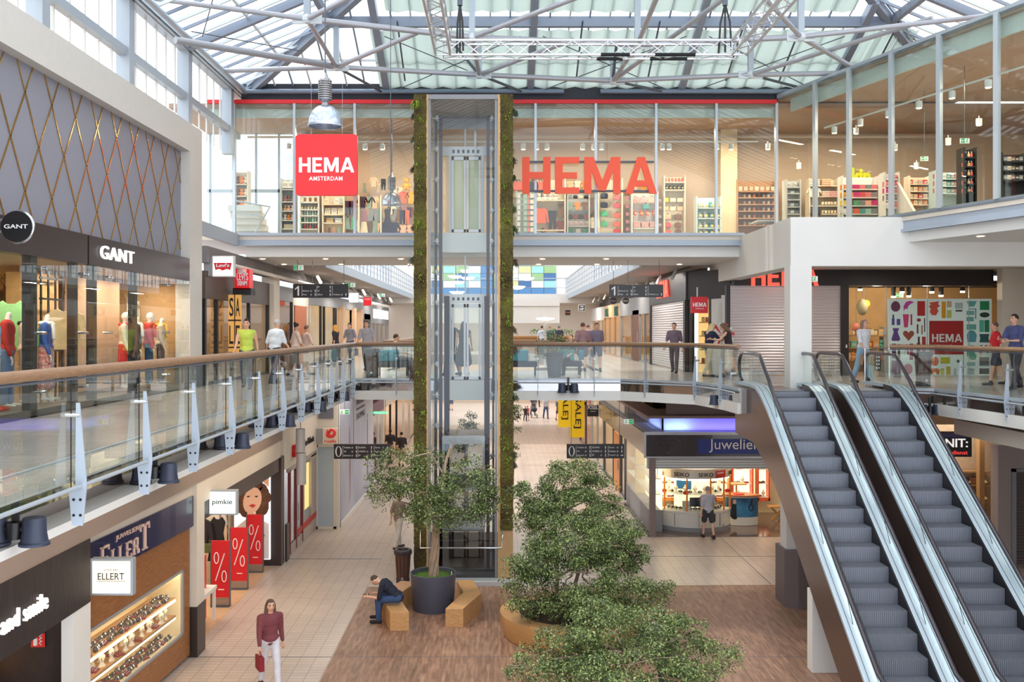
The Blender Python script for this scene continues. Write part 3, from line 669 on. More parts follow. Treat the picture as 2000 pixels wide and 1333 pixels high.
def moss_column(x0, x1, zb, label, side):
    rnd = random.Random(11+int(side*5)); t = thing('living_wall', label, 'green wall', ((x0+x1)/2, LY0+.2, 0), 'moss columns of the lift tower')
    m = MB(); nx, nz, ny = 8, 230, 8; y0, y1 = LY0-.04, LY0+.42
    per = [(x0+(x1-x0)*i/nx, y0) for i in range(nx)]+[(x1, y0+(y1-y0)*i/ny) for i in range(ny)]+[(x1-(x1-x0)*i/nx, y1) for i in range(nx)]+[(x0, y1-(y1-y0)*i/ny) for i in range(ny)]
    N = len(per); cx, cy = (x0+x1)/2, (y0+y1)/2
    for k in range(nz+1):
        z = zb+(LT-zb)*k/nz
        for x, y in per:
            r = rnd.uniform(-.012, .022); q = Vector((x-cx, y-cy)).normalized(); m.v.append((x+q.x*r, y+q.y*r, z))
    m.f = [(k*N+j, k*N+(j+1) % N, (k+1)*N+(j+1) % N, (k+1)*N+j) for k in range(nz) for j in range(N)]+[tuple(range(N))[::-1], tuple(range(nz*N, nz*N+N))]
    m.m = [0]*len(m.f); m.build('moss_panel', MOSS, t)
    d = MB(); l = MB(); b = MB(); xo = x0 if side < 0 else x1
    for z in [12.1-k*.62+rnd.uniform(-.2, .2) for k in range(16)]:
        if z < zb+.3: continue
        r = rnd.random()
        if r < .5: tuft(d if rnd.random() < .6 else b, (xo, LY0+.12, z), 50, rnd.uniform(.14, .26), 1.6, rnd, dirx=side)
        for _ in range(2): tuft(l, (rnd.uniform(x0+.05, x1-.05), LY0-.05, z+rnd.uniform(-.25, .25)), 10, .12, 1.8, rnd, .012)
    tuft(l, (x0+.04, LY0-.05, 12.3), 30, .3, 2.2, rnd, .016) if side < 0 else None
    for mb, mm, nm in ((d, LEAFD, 'trailing_fern'), (l, LEAFY, 'lime_fern'), (b, LEAFB, 'dry_fern')):
        if mb.f: o = mb.build(nm, mm, t); o['kind'] = 'stuff'
    return t
moss_column(-2.17, -1.85, .0, 'tall mossy green column on the left edge of the glass lift tower', -1)
moss_column(.07, .39, 1.3, 'tall mossy green column on the right edge of the glass lift tower', 1)
lift = thing('lift_tower', 'glazed lift shaft with steel rails and landing doors between two moss columns', 'lift', (-.9, 26.2, 0))
for x, s in ((-1.84, 0), (.03, 0)):
    m = MB(); m.box(x-.03, x+.04, LY0-.03, LY0+.5, 0, LT); m.build('wooden_edge', PINE, lift)
m = MB(); m.box(.07, .4, LY0-.02, LY0+.4, 0, 1.3); m.build('wooden_base', PINE, lift)
m = MB()
for x in (LX0+.03, LX1-.06): m.box(x-.03, x+.03, LY0+.02, LY0+.1, 0, LT); m.box(x-.03, x+.03, LY1-.1, LY1, 0, LT)
m.box(LX0-.03, LX1+.03, LY0-.02, LY1, 12.5, LT); m.box(LX0, LX1, LY1-.08, LY1, 12.2, 12.5)
m.build('shaft_frame', mat('shaft_grey', (150, 148, 150), .4, .3), lift)
SG = glass('shaft_glass', (246, 250, 248), .035, .5)
m = MB(); m.quad((LX0, LY0+.05, 1.25), (LX1, LY0+.05, 1.25), (LX1, LY0+.05, 12.5), (LX0, LY0+.05, 12.5)); m.build('front_pane', SG, lift)
m = MB(); m.quad((LX0, LY0+.05, .0), (LX1, LY0+.05, .0), (LX1, LY0+.05, 1.24), (LX0, LY0+.05, 1.24)); m.build('shade_tinted_pane', glass('shade_tinted_glass', (96, 96, 98), .06, .5), lift)  # tint imitates the darkness inside the shaft foot
for x in (LX0, LX1):
    m = MB(); m.quad((x, LY0+.1, 0), (x, LY1, 0), (x, LY1, 12.5), (x, LY0+.1, 12.5)); m.build('side_pane', SG, lift)
for x, s in ((LX0+.26, -1), (LX1-.28, 1)):
    m = MB(); m.box(x-.045, x+.045, 26.0, 26.08, 0, 12.3); m.build('guide_rail', mat('oiled_rail_steel', (84, 76, 82), .35, .6), lift)
    m = MB(); m.box(x-s*-.14-.03, x-s*-.14+.03, 26.2, 26.26, 0, 12.2); m.build('counterweight_rail', DSTEEL, lift)
    for k in range(15):
        z = .6+k*.83; m = MB(); m.box(min(x, x+s*.22), max(x, x+s*.22), 26.02, 26.2, z-.02, z+.02); m.box(x+s*.1-.03, x+s*.1+.03, 25.98, 26.05, z-.07, z+.07); m.tube([(x+s*.05, 25.98, z-.09), (x+s*.16, 25.98, z+.02)], .018, 6)
        m.build('rail_bracket', BRUSH, lift)
for px in (873, 951): MB().box(PX(px, 25.6)-.07, PX(px, 25.6)+.07, 25.5, 25.58, 2.2, 7.4).build('hydraulic_ram', mat('dark_ram', (58, 48, 54), .4, .4), lift)
DG = glass('door_glass', (234, 240, 236), .06, .5)
FROST = translucent('frosted_green_glass', (214, 236, 226), .5, .35)
for zf, fro in ((0, 0), (F1, 0), (F2, 1)):
    d = MB(); y = LY1-.12
    d.box(LX0+.2, LX1-.2, y-.02, y+.1, zf+2.16, zf+2.42)
    d.build('door_header', BRUSH, lift)
    d = MB()
    for k in range(6): d.cyl((LX0+.55+k*.14, y-.05), .03, zf+2.24, zf+2.32, 8)
    d.build('door_rollers', DSTEEL, lift)
    for x0, x1 in ((LX0+.5, LX0+.9), (LX0+.92, LX1-.5)):
        d = MB()
        for a0, a1, b0, b1 in ((x0, x0+.06, 0, 2.14), (x1-.06, x1, 0, 2.14), (x0, x1, 0, .08), (x0, x1, 2.04, 2.14)): d.box(a0, a1, y, y+.05, zf+b0, zf+b1)
        o = d.build('door_leaf', BRUSH, lift)
        g = MB(); g.quad((x0+.05, y+.02, zf+.08), (x1-.05, y+.02, zf+.08), (x1-.05, y+.02, zf+2.05), (x0+.05, y+.02, zf+2.05)); g.build('door_pane', FROST if fro else DG, o)
    d = MB()
    for x in (LX0+.42, LX1-.48): d.box(x, x+.07, y-.02, y+.08, zf, zf+2.16)
    for x in (LX0+.08, LX1-.12): d.box(x, x+.04, y, y+.06, zf, zf+2.16)
    d.build('door_jamb', STEEL, lift)
    if zf:
        d = MB(); d.box(LX0+.2, LX1-.2, y-.06, y+.1, zf-.58, zf-.02); d.build('sill_panel', mat('satin_steel_panel', (220, 222, 222), .45, .1), lift)
    d = MB(); d.box(LX0+.86, LX0+.9, y+.06, y+.1, zf+2.42, zf+(3.5 if zf < 9 else 3.2)); d.build('mullion', STEEL, lift)
car = thing('lift_car', 'grey glazed lift car low in the shaft behind the potted tree', 'lift car', (-.9, 26.1, 1.25))
m = MB(); x0, x1 = LX0+.34, LX1-.36
m.box(x0, x1, 25.3, 26.9, 1.2, 1.4); m.box(x0, x1, 25.3, 26.9, 3.5, 3.72); m.build('car_floor_and_roof', BRUSH, car)
m = MB()
for x in (x0, x1-.06):
    for y in (25.3, 26.84): m.box(x, x+.06, y, y+.06, 1.4, 3.5)
m.build('car_posts', BRUSH, car)
m = MB(); m.quad((x0, 25.32, 1.4), (x1, 25.32, 1.4), (x1, 25.32, 3.5), (x0, 25.32, 3.5)); m.build('car_pane', glass('smoked_glass', (176, 182, 186), .08, .5), car)
m = MB(); m.tube([(x0+.05, 25.4, 2.3), (x1-.05, 25.4, 2.3)], .02, 8); m.build('car_handrail', CHROME, car)
gr = thing('guard_rail', 'low chrome guard rail before the lift shaft behind the potted tree', 'railing', (-.9, 24.6, 0))
m = MB(); m.tube([(-2.0, 25.0, 1.35), (-1.98, 24.62, .92), (.1, 24.62, .92), (.14, 25.0, 1.35)], .022, 8)
for x in (-1.7, -.2): m.tube([(x, 24.62, .92), (x, 24.95, .92)], .016, 6)
m.build('rail', CHROME, gr, smooth=True)
m = MB(); m.box(-2.2, .42, 24.4, 27.4, -.05, .05); m.box(-2.2, .42, 24.36, 24.42, -.05, .12); struct('floor_lift_plinth', m, mat('pale_stone', (206, 208, 208), .4))

# ---------------------------------------------------------------- glass balustrades
BG = glass('balustrade_glass', (240, 247, 244), .07, .75)
def balustrade(line, step, label, first=0., ztube=5.0, fins=True, woodcol=RAILW, rail_trim=(0, 0), last=None):
    t = thing('balustrade', label, 'balustrade', (line[0][0], line[0][1], F1))
    pts = [Vector((x, y, 0)) for x, y in line]; segs = [(a, b) for a, b in zip(pts[:-1], pts[1:])]
    nrm = lambda a, b: Vector(((b-a).y, -(b-a).x, 0)).normalized()
    m = MB(); m.tube([Vector((p.x, p.y, RAIL)) for p in pts], .052, 12); m.build('handrail', woodcol, t, smooth=True)
    m = MB(); m.tube([p+nrm(*segs[min(i, len(segs)-1)])*.10+Vector((0, 0, ztube)) for i, p in enumerate(pts)], .022, 8); m.build('lower_tube', STEEL, t, smooth=True)
    m = MB(); m.tube([p+Vector((0, 0, 6.03)) for p in pts], .012, 6); m.build('glass_clip', DSTEEL, t)
    total = sum((b-a).length for a, b in segs); L = last or total; s = first; stops = []
    while s <= L+1e-3: stops.append(s); s += step
    def at(s):
        for a, b in segs:
            l = (b-a).length
            if s <= l+1e-6: return a+(b-a)*(s/l), nrm(a, b)
            s -= l
        return segs[-1][1], nrm(*segs[-1])
    # corner stops so that panes stay on the line
    acc = 0; cuts = set(stops) | {0., total}
    for a, b in segs[:-1]: acc += (b-a).length; cuts.add(acc)
    cuts = sorted(c for c in cuts if c <= total+1e-6)
    for a, b in zip(cuts[:-1], cuts[1:]):
        if b-a < .08: continue
        p, n = at(a+.012); q, _ = at(b-.012)
        m = MB(); m.quad((p.x, p.y, 4.98), (q.x, q.y, 4.98), (q.x, q.y, 6.06), (p.x, p.y, 6.06)); m.build('glass_pane', BG, t)
    for s in stops:
        p, n = at(s); tt = Vector((-n.y, n.x, 0))
        if fins:
            prof = [(.05, 5.80), (.085, 5.80), (.15, 5.06), (.15, 4.98), (.115, 4.62), (.01, 4.62), (-.02, 4.98), (.045, 5.0)]
            vs = [p+n*u+tt*k+Vector((0, 0, z)) for k in (-.009, .009) for u, z in prof]; N = len(prof)
            m = MB(); m.add(vs, [tuple(range(N)), tuple(range(N, 2*N))[::-1]]+[(i, N+i, N+(i+1) % N, (i+1) % N) for i in range(N)])
            f = m.build('support_fin', BLUEST, t)
            m = MB()
            for u in (.03, .095):
                for z in (4.72, 4.87):
                    c = p+n*u+Vector((0, 0, z)); m.tube([c-tt*.013, c+tt*.013], .014, 8)
            m.build('bolt', BLACK, f)
            m = MB(); c = p+Vector((0, 0, 5.68)); m.tube([c-n*.05, c+n*.09], .022, 8); m.build('glass_fixing', CHROME, f, smooth=True)
        m = MB(); m.box(-.005, .005, -.005, .005, 0, 1)
        m = MB(); m.tube([p+Vector((0, 0, 4.98)), p+Vector((0, 0, 6.05))], .006, 5); m.build('joint', BLACK, t)
    return t
balustrade([(-4.1, 4.0), (-4.1, 27.7)], 1.755, 'long glass balustrade with oak handrail along the left upper walkway', 5.25-1.755*3)
balustrade([(-4.1, 27.7), (-2.25, 27.62)], 1.7, 'short glass balustrade with oak handrail on the bridge left of the lift', 1.2)
balustrade([(.45, 27.49), (3.5, 27.35), (5.35, 25.8), (5.72, 24.0), (5.76, 23.0)], 1.6, 'glass balustrade with oak handrail on the bridge right of the lift up to the escalators', .7)
balustrade([(9.5, 23.3), (10.35, 22.75), (10.6, 19.4), (10.8, 6)], 1.75, 'glass balustrade with oak handrail right of the escalators', 2.2)
balustrade([(.5, 33.1), (3.6, 33.1), (3.6, 48)], 1.8, 'far glass balustrade behind the benches on the right side of the upper passage', .9, fins=False)
balustrade([(-3.9, 48), (-3.9, 33.1), (-2.3, 33.1)], 1.8, 'far glass balustrade behind the bench on the left side of the upper passage', .9, fins=False)

# ---------------------------------------------------------------- floodlights below the slab edge
FLB = mat('blue_black_lamp_body', (52, 58, 76), .45, .2)
def floodlight(x, y, z, label):
    t = thing('floodlight', label, 'spotlight', (x, y, z), 'twin floodlights under the upper walkway edge')
    for s in (-1, 1):
        m = MB(); m.lathe([(0, z+.13), (.094, z+.13), (.10, z+.118), (.103, z+.0), (.116, z-.08), (.132, z-.092), (.132, z-.115), (.105, z-.12), (0, z-.09)], (x+s*.175, y), 24); m.build('lamp_housing', FLB, t, smooth=True)
    m = MB(); m.tube([(x-.085, y, z+.03), (x-.05, y, z+.03)], .035, 10); m.tube([(x+.05, y, z+.03), (x+.085, y, z+.03)], .035, 10)
    m.lathe([(0, z-.06), (.07, z-.06), (.075, z+.09), (0, z+.1)], (x, y), 18); m.build('swivel_joint', BLACK, t, smooth=True)
    m = MB(); m.box(x-.03, x+.03, y, y+.03, z-.02, z+.31); m.build('bracket', BLACK, t)
for k in range(7):
    y = 8.57+3.5*k
    floodlight(-4.30, y, 4.70, ['nearest twin floodlight at the lower left corner below the oak handrail', 'second nearest twin floodlight below the left glass balustrade', 'third twin floodlight along the left balustrade', 'fourth twin floodlight along the left balustrade', 'fifth twin floodlight along the left balustrade', 'sixth twin floodlight along the left balustrade', 'farthest twin floodlight where the left walkway meets the bridge'][k])
floodlight(5.66, 24.4, 4.72, 'twin floodlight on the bridge end beside the left escalator')
floodlight(2.0, 27.24, 4.84, 'twin floodlight in front of the bridge cladding right of the lift')
floodlight(10.15, 22.6, 4.62, 'twin floodlight under the right balustrade beyond the escalators')

# ---------------------------------------------------------------- escalators
ST_ = lambda y: 4.61-.70*(20.86-y)
DECK = [(23.95, 5.24), (22.5, 5.24), (22.1, 5.215), (21.75, 5.11), (21.4, 4.93), (21.1, 4.765), (20.86, 4.61), (14.9, ST_(14.9)), (14.5, .22), (14.1, .14), (12.6, .14)]
SL_ = lambda y: 4.53-.70*(20.86-y)
LOW = [(23.9, 3.95), (22.3, 3.9), (21.8, 3.76), (21.4, 3.6), (21.0, 3.45), (20.0, ST_(20)-1.12), (15.9, 0), (12.6, 0)]
BRONZE = mat('bronze_cladding', (112, 92, 84), .24, .75)
DECKM = mat('anodised_deck', (196, 212, 224), .35, .45)
STEPM = mat('grooved_step_metal', (120, 124, 134), .42, .5)
HANDR = mat('rubber_handrail', (44, 38, 48), .3, coat=.4)
def off(path, d):
    out = []
    for i, p in enumerate(path):
        a, b = path[max(i-1, 0)], path[min(i+1, len(path)-1)]; dy, dz = b[0]-a[0], b[1]-a[1]; l = math.hypot(dy, dz); out.append((p[0]+dz/l*d*-1*-1 if 0 else p[0]-(-dz)/l*d*-1, p[1]+(-dy)/l*d))
    return out
def escalator(x0, x1, label):
    t = thing('escalator', label, 'escalator', ((x0+x1)/2, 18, 0), 'escalators')
    for xa, xb, s in ((x0, x0+.30, 1), (x1-.30, x1, -1)):
        dn = [(y, z-.07) for y, z in DECK]
        m = MB(); m.prof(DECK+dn[::-1], xa, xb); m.build('deck', DECKM, t)
        xm = (xa+xb)/2
        for g in (-.07, .07):
            up = [(y, z+.004) for y, z in DECK]; m = MB(); m.prof(up+DECK[::-1], xm+g-.006, xm+g+.006); m.build('deck_trim', DSTEEL, t)
        # cladding on the outside, skirt and brush on the inside
        xo = xa if s > 0 else xb-.02
        m = MB(); m.prof([(y, z-.07) for y, z in DECK]+LOW[::-1], xo, xo+.02); m.build('cladding', BRONZE, t)
        xi = xb if s > 0 else xa-.03
        m = MB(); m.prof([(y, z+.0) for y, z in DECK[1:-1]]+[(y, z-.42) for y, z in DECK[1:-1]][::-1], xi, xi+.03); m.build('skirt', BLACK, t)
        # glass and handrail
        hr = off(DECK, .70); hr = [(y, z) for y, z in hr]
        dense = []
        for (a, b), (c, d) in zip(DECK[:-1], DECK[1:]):
            n = max(1, int(math.hypot(c-a, d-b)/1.5)); dense += [(a+(c-a)*k/n, b+(d-b)*k/n) for k in range(n)]
        dense.append(DECK[-1]); top = off(dense, .69)
        groups = [list(range(0, 7))]+[[i, i+1] for i in range(6, len(dense)-1)]
        for gix in groups:
            m = MB()
            vs = [(xm, dense[i][0], dense[i][1]) for i in gix]+[(xm, top[i][0], top[i][1]) for i in gix]; n = len(gix)
            m.add(vs, [(k, k+1, n+k+1, n+k) for k in range(n-1)]); m.build('glass_panel', BG, t)
            if gix[0] > 5: m = MB(); m.tube([vs[0], vs[n]], .006, 5); m.build('joint', BLACK, t)
        ny, nz = DECK[0][0]-.25, DECK[0][1]+.35; newel = [(ny+.42*sin(a)+(.0), nz+.35*cos(a)) for a in [pi-.35-k*(pi-.35)/9 for k in range(10)]]
        path = [(xm, y, z) for y, z in newel]+[(xm, y, z) for y, z in hr[1:]]
        m = MB(); m.tube(path, .042, 10); m.build('handrail', HANDR, t, smooth=True)
        m = MB(); m.add([(xm, y, z) for y, z in newel]+[(xm, ny-.2, 5.24), (xm, ny-.2, nz+.35)], [tuple(range(12))]); m.build('newel_glass', BG, t)
    a, b = x0+.33, x1-.33
    m = MB(); m.box(a, b, 22.3, 24.0, 5.0, F1+.008); m.build('comb_plate', BRUSH, t)
    n = 23
    for i in range(n):
        y1 = 22.3-.40*i; z = SL_(y1-.4)
        if i == 0: z = 5.09
        if i == 1: z = 4.97
        m = MB(); m.box(a, b, y1-.40, y1, z-.03, z); m.box(a, b, y1-.40, y1-.385, z-.30, z-.03)
        k = 26
        for j in range(k): 
            xx = a+(b-a)*(j+.5)/k; m.box(xx-.009, xx+.009, y1-.402, y1, z, z+.008)
            m.box(xx-.009, xx+.009, y1-.408, y1-.399, z-.28, z)
        m.build('step', STEPM, t)
    return t
escalator(5.90, 7.44, 'left of the two escalators coming down from the upper mall level')
escalator(7.80, 9.34, 'right of the two escalators coming down from the upper mall level')
m = MB(); m.box(5.95, 9.3, 18.2, 18.5, 0, 1.55); struct('wall_escalator_pier', m, WHITE)
m = MB(); m.box(7.46, 7.78, 14, 22.4, -.02, .05); m.prof([(22.4, 4.9), (14, -.9), (14, -1.1), (22.4, 4.6)], 7.47, 7.77); m.build('trim_60', DARK, kind='structure')
# clad column foot beside the escalator
m = MB(); m.prism([(6.72, 23.3), (6.72, 22.55), (6.98, 22.35), (7.4, 22.35), (7.4, 23.3)], 0, 1.35); struct('wall_column_cladding', m, mat('mauve_brown_cladding', (112, 98, 98), .5, var=.03), bevel=.01)
# landing guard pieces at the escalator heads
for x, lab in ((7.62, 'between the two escalators'), (9.42, 'right of the right escalator')):
    t = thing('landing_screen', 'small glass screen with steel frame at the escalator head '+lab, 'screen', (x, 24.0, F1), 'landing screens')
    w = .16 if x < 9 else .3
    m = MB()
    for dx in (-w, w): m.tube([(x+dx, 23.9, F1), (x+dx, 23.9, 6.05)], .02, 8)
    m.tube([(x-w, 23.9, 6.05), (x+w, 23.9, 6.05)], .012, 6); m.build('frame', CHROME, t, smooth=True)
    m = MB(); m.quad((x-w, 23.9, F1+.08), (x+w, 23.9, F1+.08), (x+w, 23.9, 6.0), (x-w, 23.9, 6.0)); m.build('pane', BG, t)
    m = MB(); m.box(x-.07, x+.07, 23.86, 23.88, 5.5, 5.9); m.build('notice_plate', BLACK, t)
    m = MB()
    for k in range(4):
        for q in (-.035, .02): m.box(x+q, x+q+.025, 23.855, 23.862, 5.54+k*.09, 5.58+k*.09)
    m.build('symbols', WTXT, t)
# ---------------------------------------------------------------- figures
def remesh(mb, vox, it=5):
    me = bpy.data.meshes.new('r'); me.from_pydata(mb.v, [], mb.f); me.update()
    o = bpy.data.objects.new('r', me); COL.objects.link(o)
    r = o.modifiers.new('r', 'REMESH'); r.mode = 'VOXEL'; r.voxel_size = vox; r.use_smooth_shade = True
    s = o.modifiers.new('s', 'SMOOTH'); s.factor = .5; s.iterations = it
    dg = bpy.context.evaluated_depsgraph_get(); out = bpy.data.meshes.new_from_object(o.evaluated_get(dg))
    bpy.data.objects.remove(o); bpy.data.meshes.remove(me)
    return out
def put(me, name, mt, parent, extra=None, extra_mats=()):
    me.materials.clear(); me.materials.append(mt)
    for x in extra_mats: me.materials.append(x)
    if extra is not None and extra.f:
        bm = bmesh.new(); bm.from_mesh(me); vs = [bm.verts.new(p) for p in extra.v]
        for f, mi in zip(extra.f, extra.m):
            try:
                g = bm.faces.new([vs[i] for i in f]); g.material_index = mi; g.smooth = True
            except ValueError: pass
        bm.to_mesh(me); bm.free()
    me.name = name; o = bpy.data.objects.new(name, me); COL.objects.link(o); o.parent = parent
    return o
SKIN = mat('skin_light', (222, 172, 144), .5); SKIN2 = mat('skin_tan', (196, 142, 112), .5)
MANN = mat('mannequin_white', (232, 224, 214), .35)
EYEM = mat('eye_dark', (38, 28, 26), .3); LIP = mat('lip', (176, 96, 88), .5)
def cloth(c, pat=0): return mat('cloth_%d_%d_%d_%d' % (*c, pat), c, .85, var=.12 if not pat else .0, vscale=6, bump=.15, bscale=14, rgb2=None if not pat else (236, 210, 206)) if not pat else mat('print_%d_%d_%d' % c, c, .8, rgb2=(236, 206, 200), vscale=26)
def figure(label, loc, rz, top=(120, 120, 130), legs=(60, 66, 84), legwear='trousers', hair=(60, 44, 34), hairstyle='short', skin=None, h=1.72, pose=None, sleeve=1, shoe=(50, 46, 46), vox=.022,
           cat='person', group=None, name='person', head=True, pat=0, item=None, topless=False, scarf=None):
    skin = skin or SKIN; pose = pose or {}
    t = thing(name, label, cat, loc, group); k = h/1.75
    lean = R(pose.get('lean', 2)); hp, hyw = pose.get('head', (0, 0)); hp, hyw = R(hp), R(hyw)
    lg = [pose.get('legL', (14, 6)), pose.get('legR', (-12, 10))]; ar = [pose.get('armL', (-16, 8, 18, 0)), pose.get('armR', (18, 8, 22, 0))]
    TH, SHN = .43, .43
    legj = []; drop = 0
    for s, (a, b) in zip((-1, 1), lg):
        a, c = R(a), R(a-b); hipj = Vector((s*.09, 0, 0)); sp = R(pose.get('spread', 2))*s
        kn = hipj+Vector((sin(sp)*TH, sin(a)*TH, -cos(a)*TH)); an = kn+Vector((0, sin(c)*SHN, -cos(c)*SHN)); legj.append((hipj, kn, an, c)); drop = max(drop, -an.z)
    hz = drop+.075; 
    if 'hipz' in pose: hz = pose['hipz']/k
    O = Vector((0, 0, hz)); Rm = Matrix.Rotation(-lean, 3, 'X')          # positive lean bends forward (+y)
    T = lambda v: O+Rm @ Vector(v)
    sc = lambda v: Vector(v)*k
    neck = T((0, 0, .50)); Hm = Rm @ Matrix.Rotation(hyw, 3, 'Z') @ Matrix.Rotation(-hp, 3, 'X'); hc = neck+Hm @ Vector((0, .025, .165)); HT = lambda v: hc+Hm @ Vector(v)
    bulk = pose.get('bulk', 1)
    def torso(mb, g):
        mb.ell(sc(T((0, 0, .03))), sc((.165+g, .12+g, .135+g)), 14, M=Rm); mb.ell(sc(T((0, 0, .20))), sc((.145*bulk+g, .105*bulk+g, .18+g)), 14, M=Rm)
        mb.ell(sc(T((0, 0, .36))), sc((.168*bulk+g, .115+g, .17+g)), 14, M=Rm); mb.cap(sc(T((-.155, 0, .445))), sc(T((.155, 0, .445))), k*(.058+g), k*(.058+g))
    armj = []
    for s, q in zip((-1, 1), ar):
        sw, ab, el = R(q[0]), R(q[1]), R(q[2]); inn = R(q[3]) if len(q) > 3 else 0
        sh = T((s*.19, 0, .445)); d = Vector((s*sin(ab), sin(sw)*cos(ab), -cos(sw)*cos(ab))); e = sh+d*.29
        f = Vector((s*(sin(ab)*cos(el)-sin(inn)), sin(sw+el)*cos(ab), -cos(sw+el)*cos(ab))).normalized(); w = e+f*.25; armj.append((sh, e, w, f, s))
    body = MB(); torso(body, 0)
    for hj, kn, an, c in legj:
        body.cap(sc(O+hj), sc(O+kn), k*.082, k*.056); body.cap(sc(O+kn), sc(O+an), k*.056, k*.036); body.cap(sc(O+an+Vector((0, -.02, -.035))), sc(O+an+Vector((0, .14*cos(c)+.02, -.045))), k*.036, k*.03)
    ex = MB()
    for sh, e, w, f, s in armj:
        body.cap(sc(sh), sc(e), k*.048, k*.038); body.cap(sc(e), sc(w), k*.038, k*.027)
        side = f.cross(Vector((0, 1, .2))).normalized(); up = side.cross(f).normalized(); pc = w+f*.05
        body.ell(sc(pc), sc((.03, .03, .05)), 10, M=Matrix((side, up, f)).transposed()); curl = up*-.018
        for q in range(4):
            b = pc+side*(-.026+.017*q)+f*.035; L = (.036, .042, .04, .032)[q]; m1 = b+f*L+curl*.6; ex.tube([sc(b), sc(m1), sc(m1+f*L*.7+curl*1.6)], [k*.0095, k*.009, k*.007], 6)
        b = pc+side*(.028)*-s-f*.012; ex.tube([sc(b), sc(b+side*-s*.026+f*.026), sc(b+side*-s*.03+f*.05+curl)], [k*.011, k*.010, k*.008], 6)
    body.cap(sc(T((0, .0, .44))), sc(hc-Hm @ Vector((0, 0, .05))), k*.058, k*.05)
    if head:
        body.ell(sc(hc), sc((.078, .097, .108)), 14, M=Hm); body.ell(sc(HT((0, .03, -.06))), sc((.056, .066, .062)), 12, M=Hm)
        body.cap(sc(HT((0, .088, .005))), sc(HT((0, .108, -.025))), k*.011, k*.015, 8)
        for s in (-1, 1): body.ell(sc(HT((s*.079, .0, -.012))), sc((.012, .022, .032)), 8, M=Hm)
        if cat == 'person':
            for s in (-1, 1): ex.ell(sc(HT((s*.032, .088, .008))), sc((.014, .008, .008)), 8, 1, M=Hm); ex.tube([sc(HT((s*.015, .094, .03))), sc(HT((s*.048, .086, .03)))], k*.005, 5, 1)
            ex.tube([sc(HT((-.022, .092, -.062))), sc(HT((.022, .092, -.062)))], k*.006, 5, 2)
        else:
            ex.tube([sc(HT((-.02, .09, -.062))), sc(HT((.02, .09, -.062)))], k*.006, 5, 0)
    put(remesh(body, vox*k), 'body', skin, t, ex, (EYEM, LIP))
    if not topless:
        tp = MB(); torso(tp, .016)
        for sh, e, w, f, s in armj:
            if sleeve > 0:
                q = e if sleeve >= .5 else sh+(e-sh)*(sleeve*2); tp.cap(sc(sh), sc(q), k*.066, k*.056)
                if sleeve >= 1: tp.cap(sc(e), sc(w-f*.02), k*.055, k*.042)
        put(remesh(tp, vox*k), 'top', cloth(top), t)
    bt = MB(); bt.ell(sc(T((0, 0, .02))), sc((.18, .135, .13)), 14, M=Rm)
    if legwear in ('trousers', 'shorts'):
        for hj, kn, an, c in legj:
            q = kn if legwear == 'trousers' else hj+(kn-hj)*.8
            bt.cap(sc(O+hj), sc(O+q), k*.098, k*.076 if legwear == 'trousers' else k*.095)
            if legwear == 'trousers': bt.cap(sc(O+kn), sc(O+an+Vector((0, 0, .02))), k*.074, k*.062)
    else:
        L = .48 if legwear == 'skirt' else .62
        for i in range(5):
            a, b = i/5, (i+1)/5; bt.cap(sc(O+Vector((-.06-.05*a, 0, -L*a))), sc(O+Vector((.06+.05*a, 0, -L*a))), k*(.13+.02*a), k*(.13+.02*a)); bt.cap(sc(O+Vector((-.06-.05*b, 0, -L*b))), sc(O+Vector((.06+.05*b, 0, -L*b))), k*(.13+.02*b), k*(.13+.02*b)); 
    put(remesh(bt, vox*k), legwear if legwear != 'dress' else 'skirt', cloth(legs, pat), t)
    if shoe:
        for hj, kn, an, c in legj:
            m = MB(); m.cap(sc(O+an+Vector((0, -.03, -.035))), sc(O+an+Vector((0, .15*cos(c)+.02, -.05))), k*.045, k*.037, 10); m.cap(sc(O+an+Vector((0, -.01, -.02))), sc(O+an+Vector((0, 0, .02))), k*.046, k*.045); m.build('shoe', cloth(shoe), None, smooth=True).parent = t
    if hair and head:
        m = MB(); m.ell(sc(HT((0, -.012, .026))), sc((.086, .098, .094)), 14, M=Hm)
        if hairstyle == 'long':
            m.cap(sc(HT((0, -.05, .02))), sc(HT((0, -.07, -.25))), k*.08, k*.07); m.cap(sc(HT((-.06, -.02, .0))), sc(HT((-.085, -.03, -.22))), k*.045, k*.04); m.cap(sc(HT((.06, -.02, .0))), sc(HT((.085, -.03, -.22))), k*.045, k*.04)
        if hairstyle == 'bun': m.ell(sc(HT((0, -.07, .1))), k*.05, 10)
        if hairstyle == 'crop': m = MB(); m.ell(sc(HT((0, -.014, .014))), sc((.081, .094, .099)), 14, M=Hm)
        # keep the hair off the face
        cut = MB(); me = remesh(m, .02*k, 3)
        bm = bmesh.new(); bm.from_mesh(me); inv = Hm.inverted()
        dele = [v for v in bm.verts if (inv @ (v.co/k-hc)).y > .045 and (inv @ (v.co/k-hc)).z < .055]
        bmesh.ops.delete(bm, geom=dele, context='VERTS'); bm.to_mesh(me); bm.free()
        put(me, 'hair', cloth(hair), t)
    if scarf:
        m = MB(); m.lathe([(.0, 0), (.001, 0)], (0, 0), 6); m = MB(); c = sc(T((0, .0, .49))); pts = [c+Vector((.10*cos(a)*k, .10*sin(a)*k, .0)) for a in [2*pi*i/14 for i in range(15)]]; m.tube(pts, k*.04, 8); m.cap(sc(T((.05, .12, .46))), sc(T((.07, .14, .22))), k*.045, k*.04); m.build('scarf', cloth(scarf), None, smooth=True).parent = t
    t.rotation_euler = (0, 0, rz)
    if item: item(t, armj, sc)
    return t
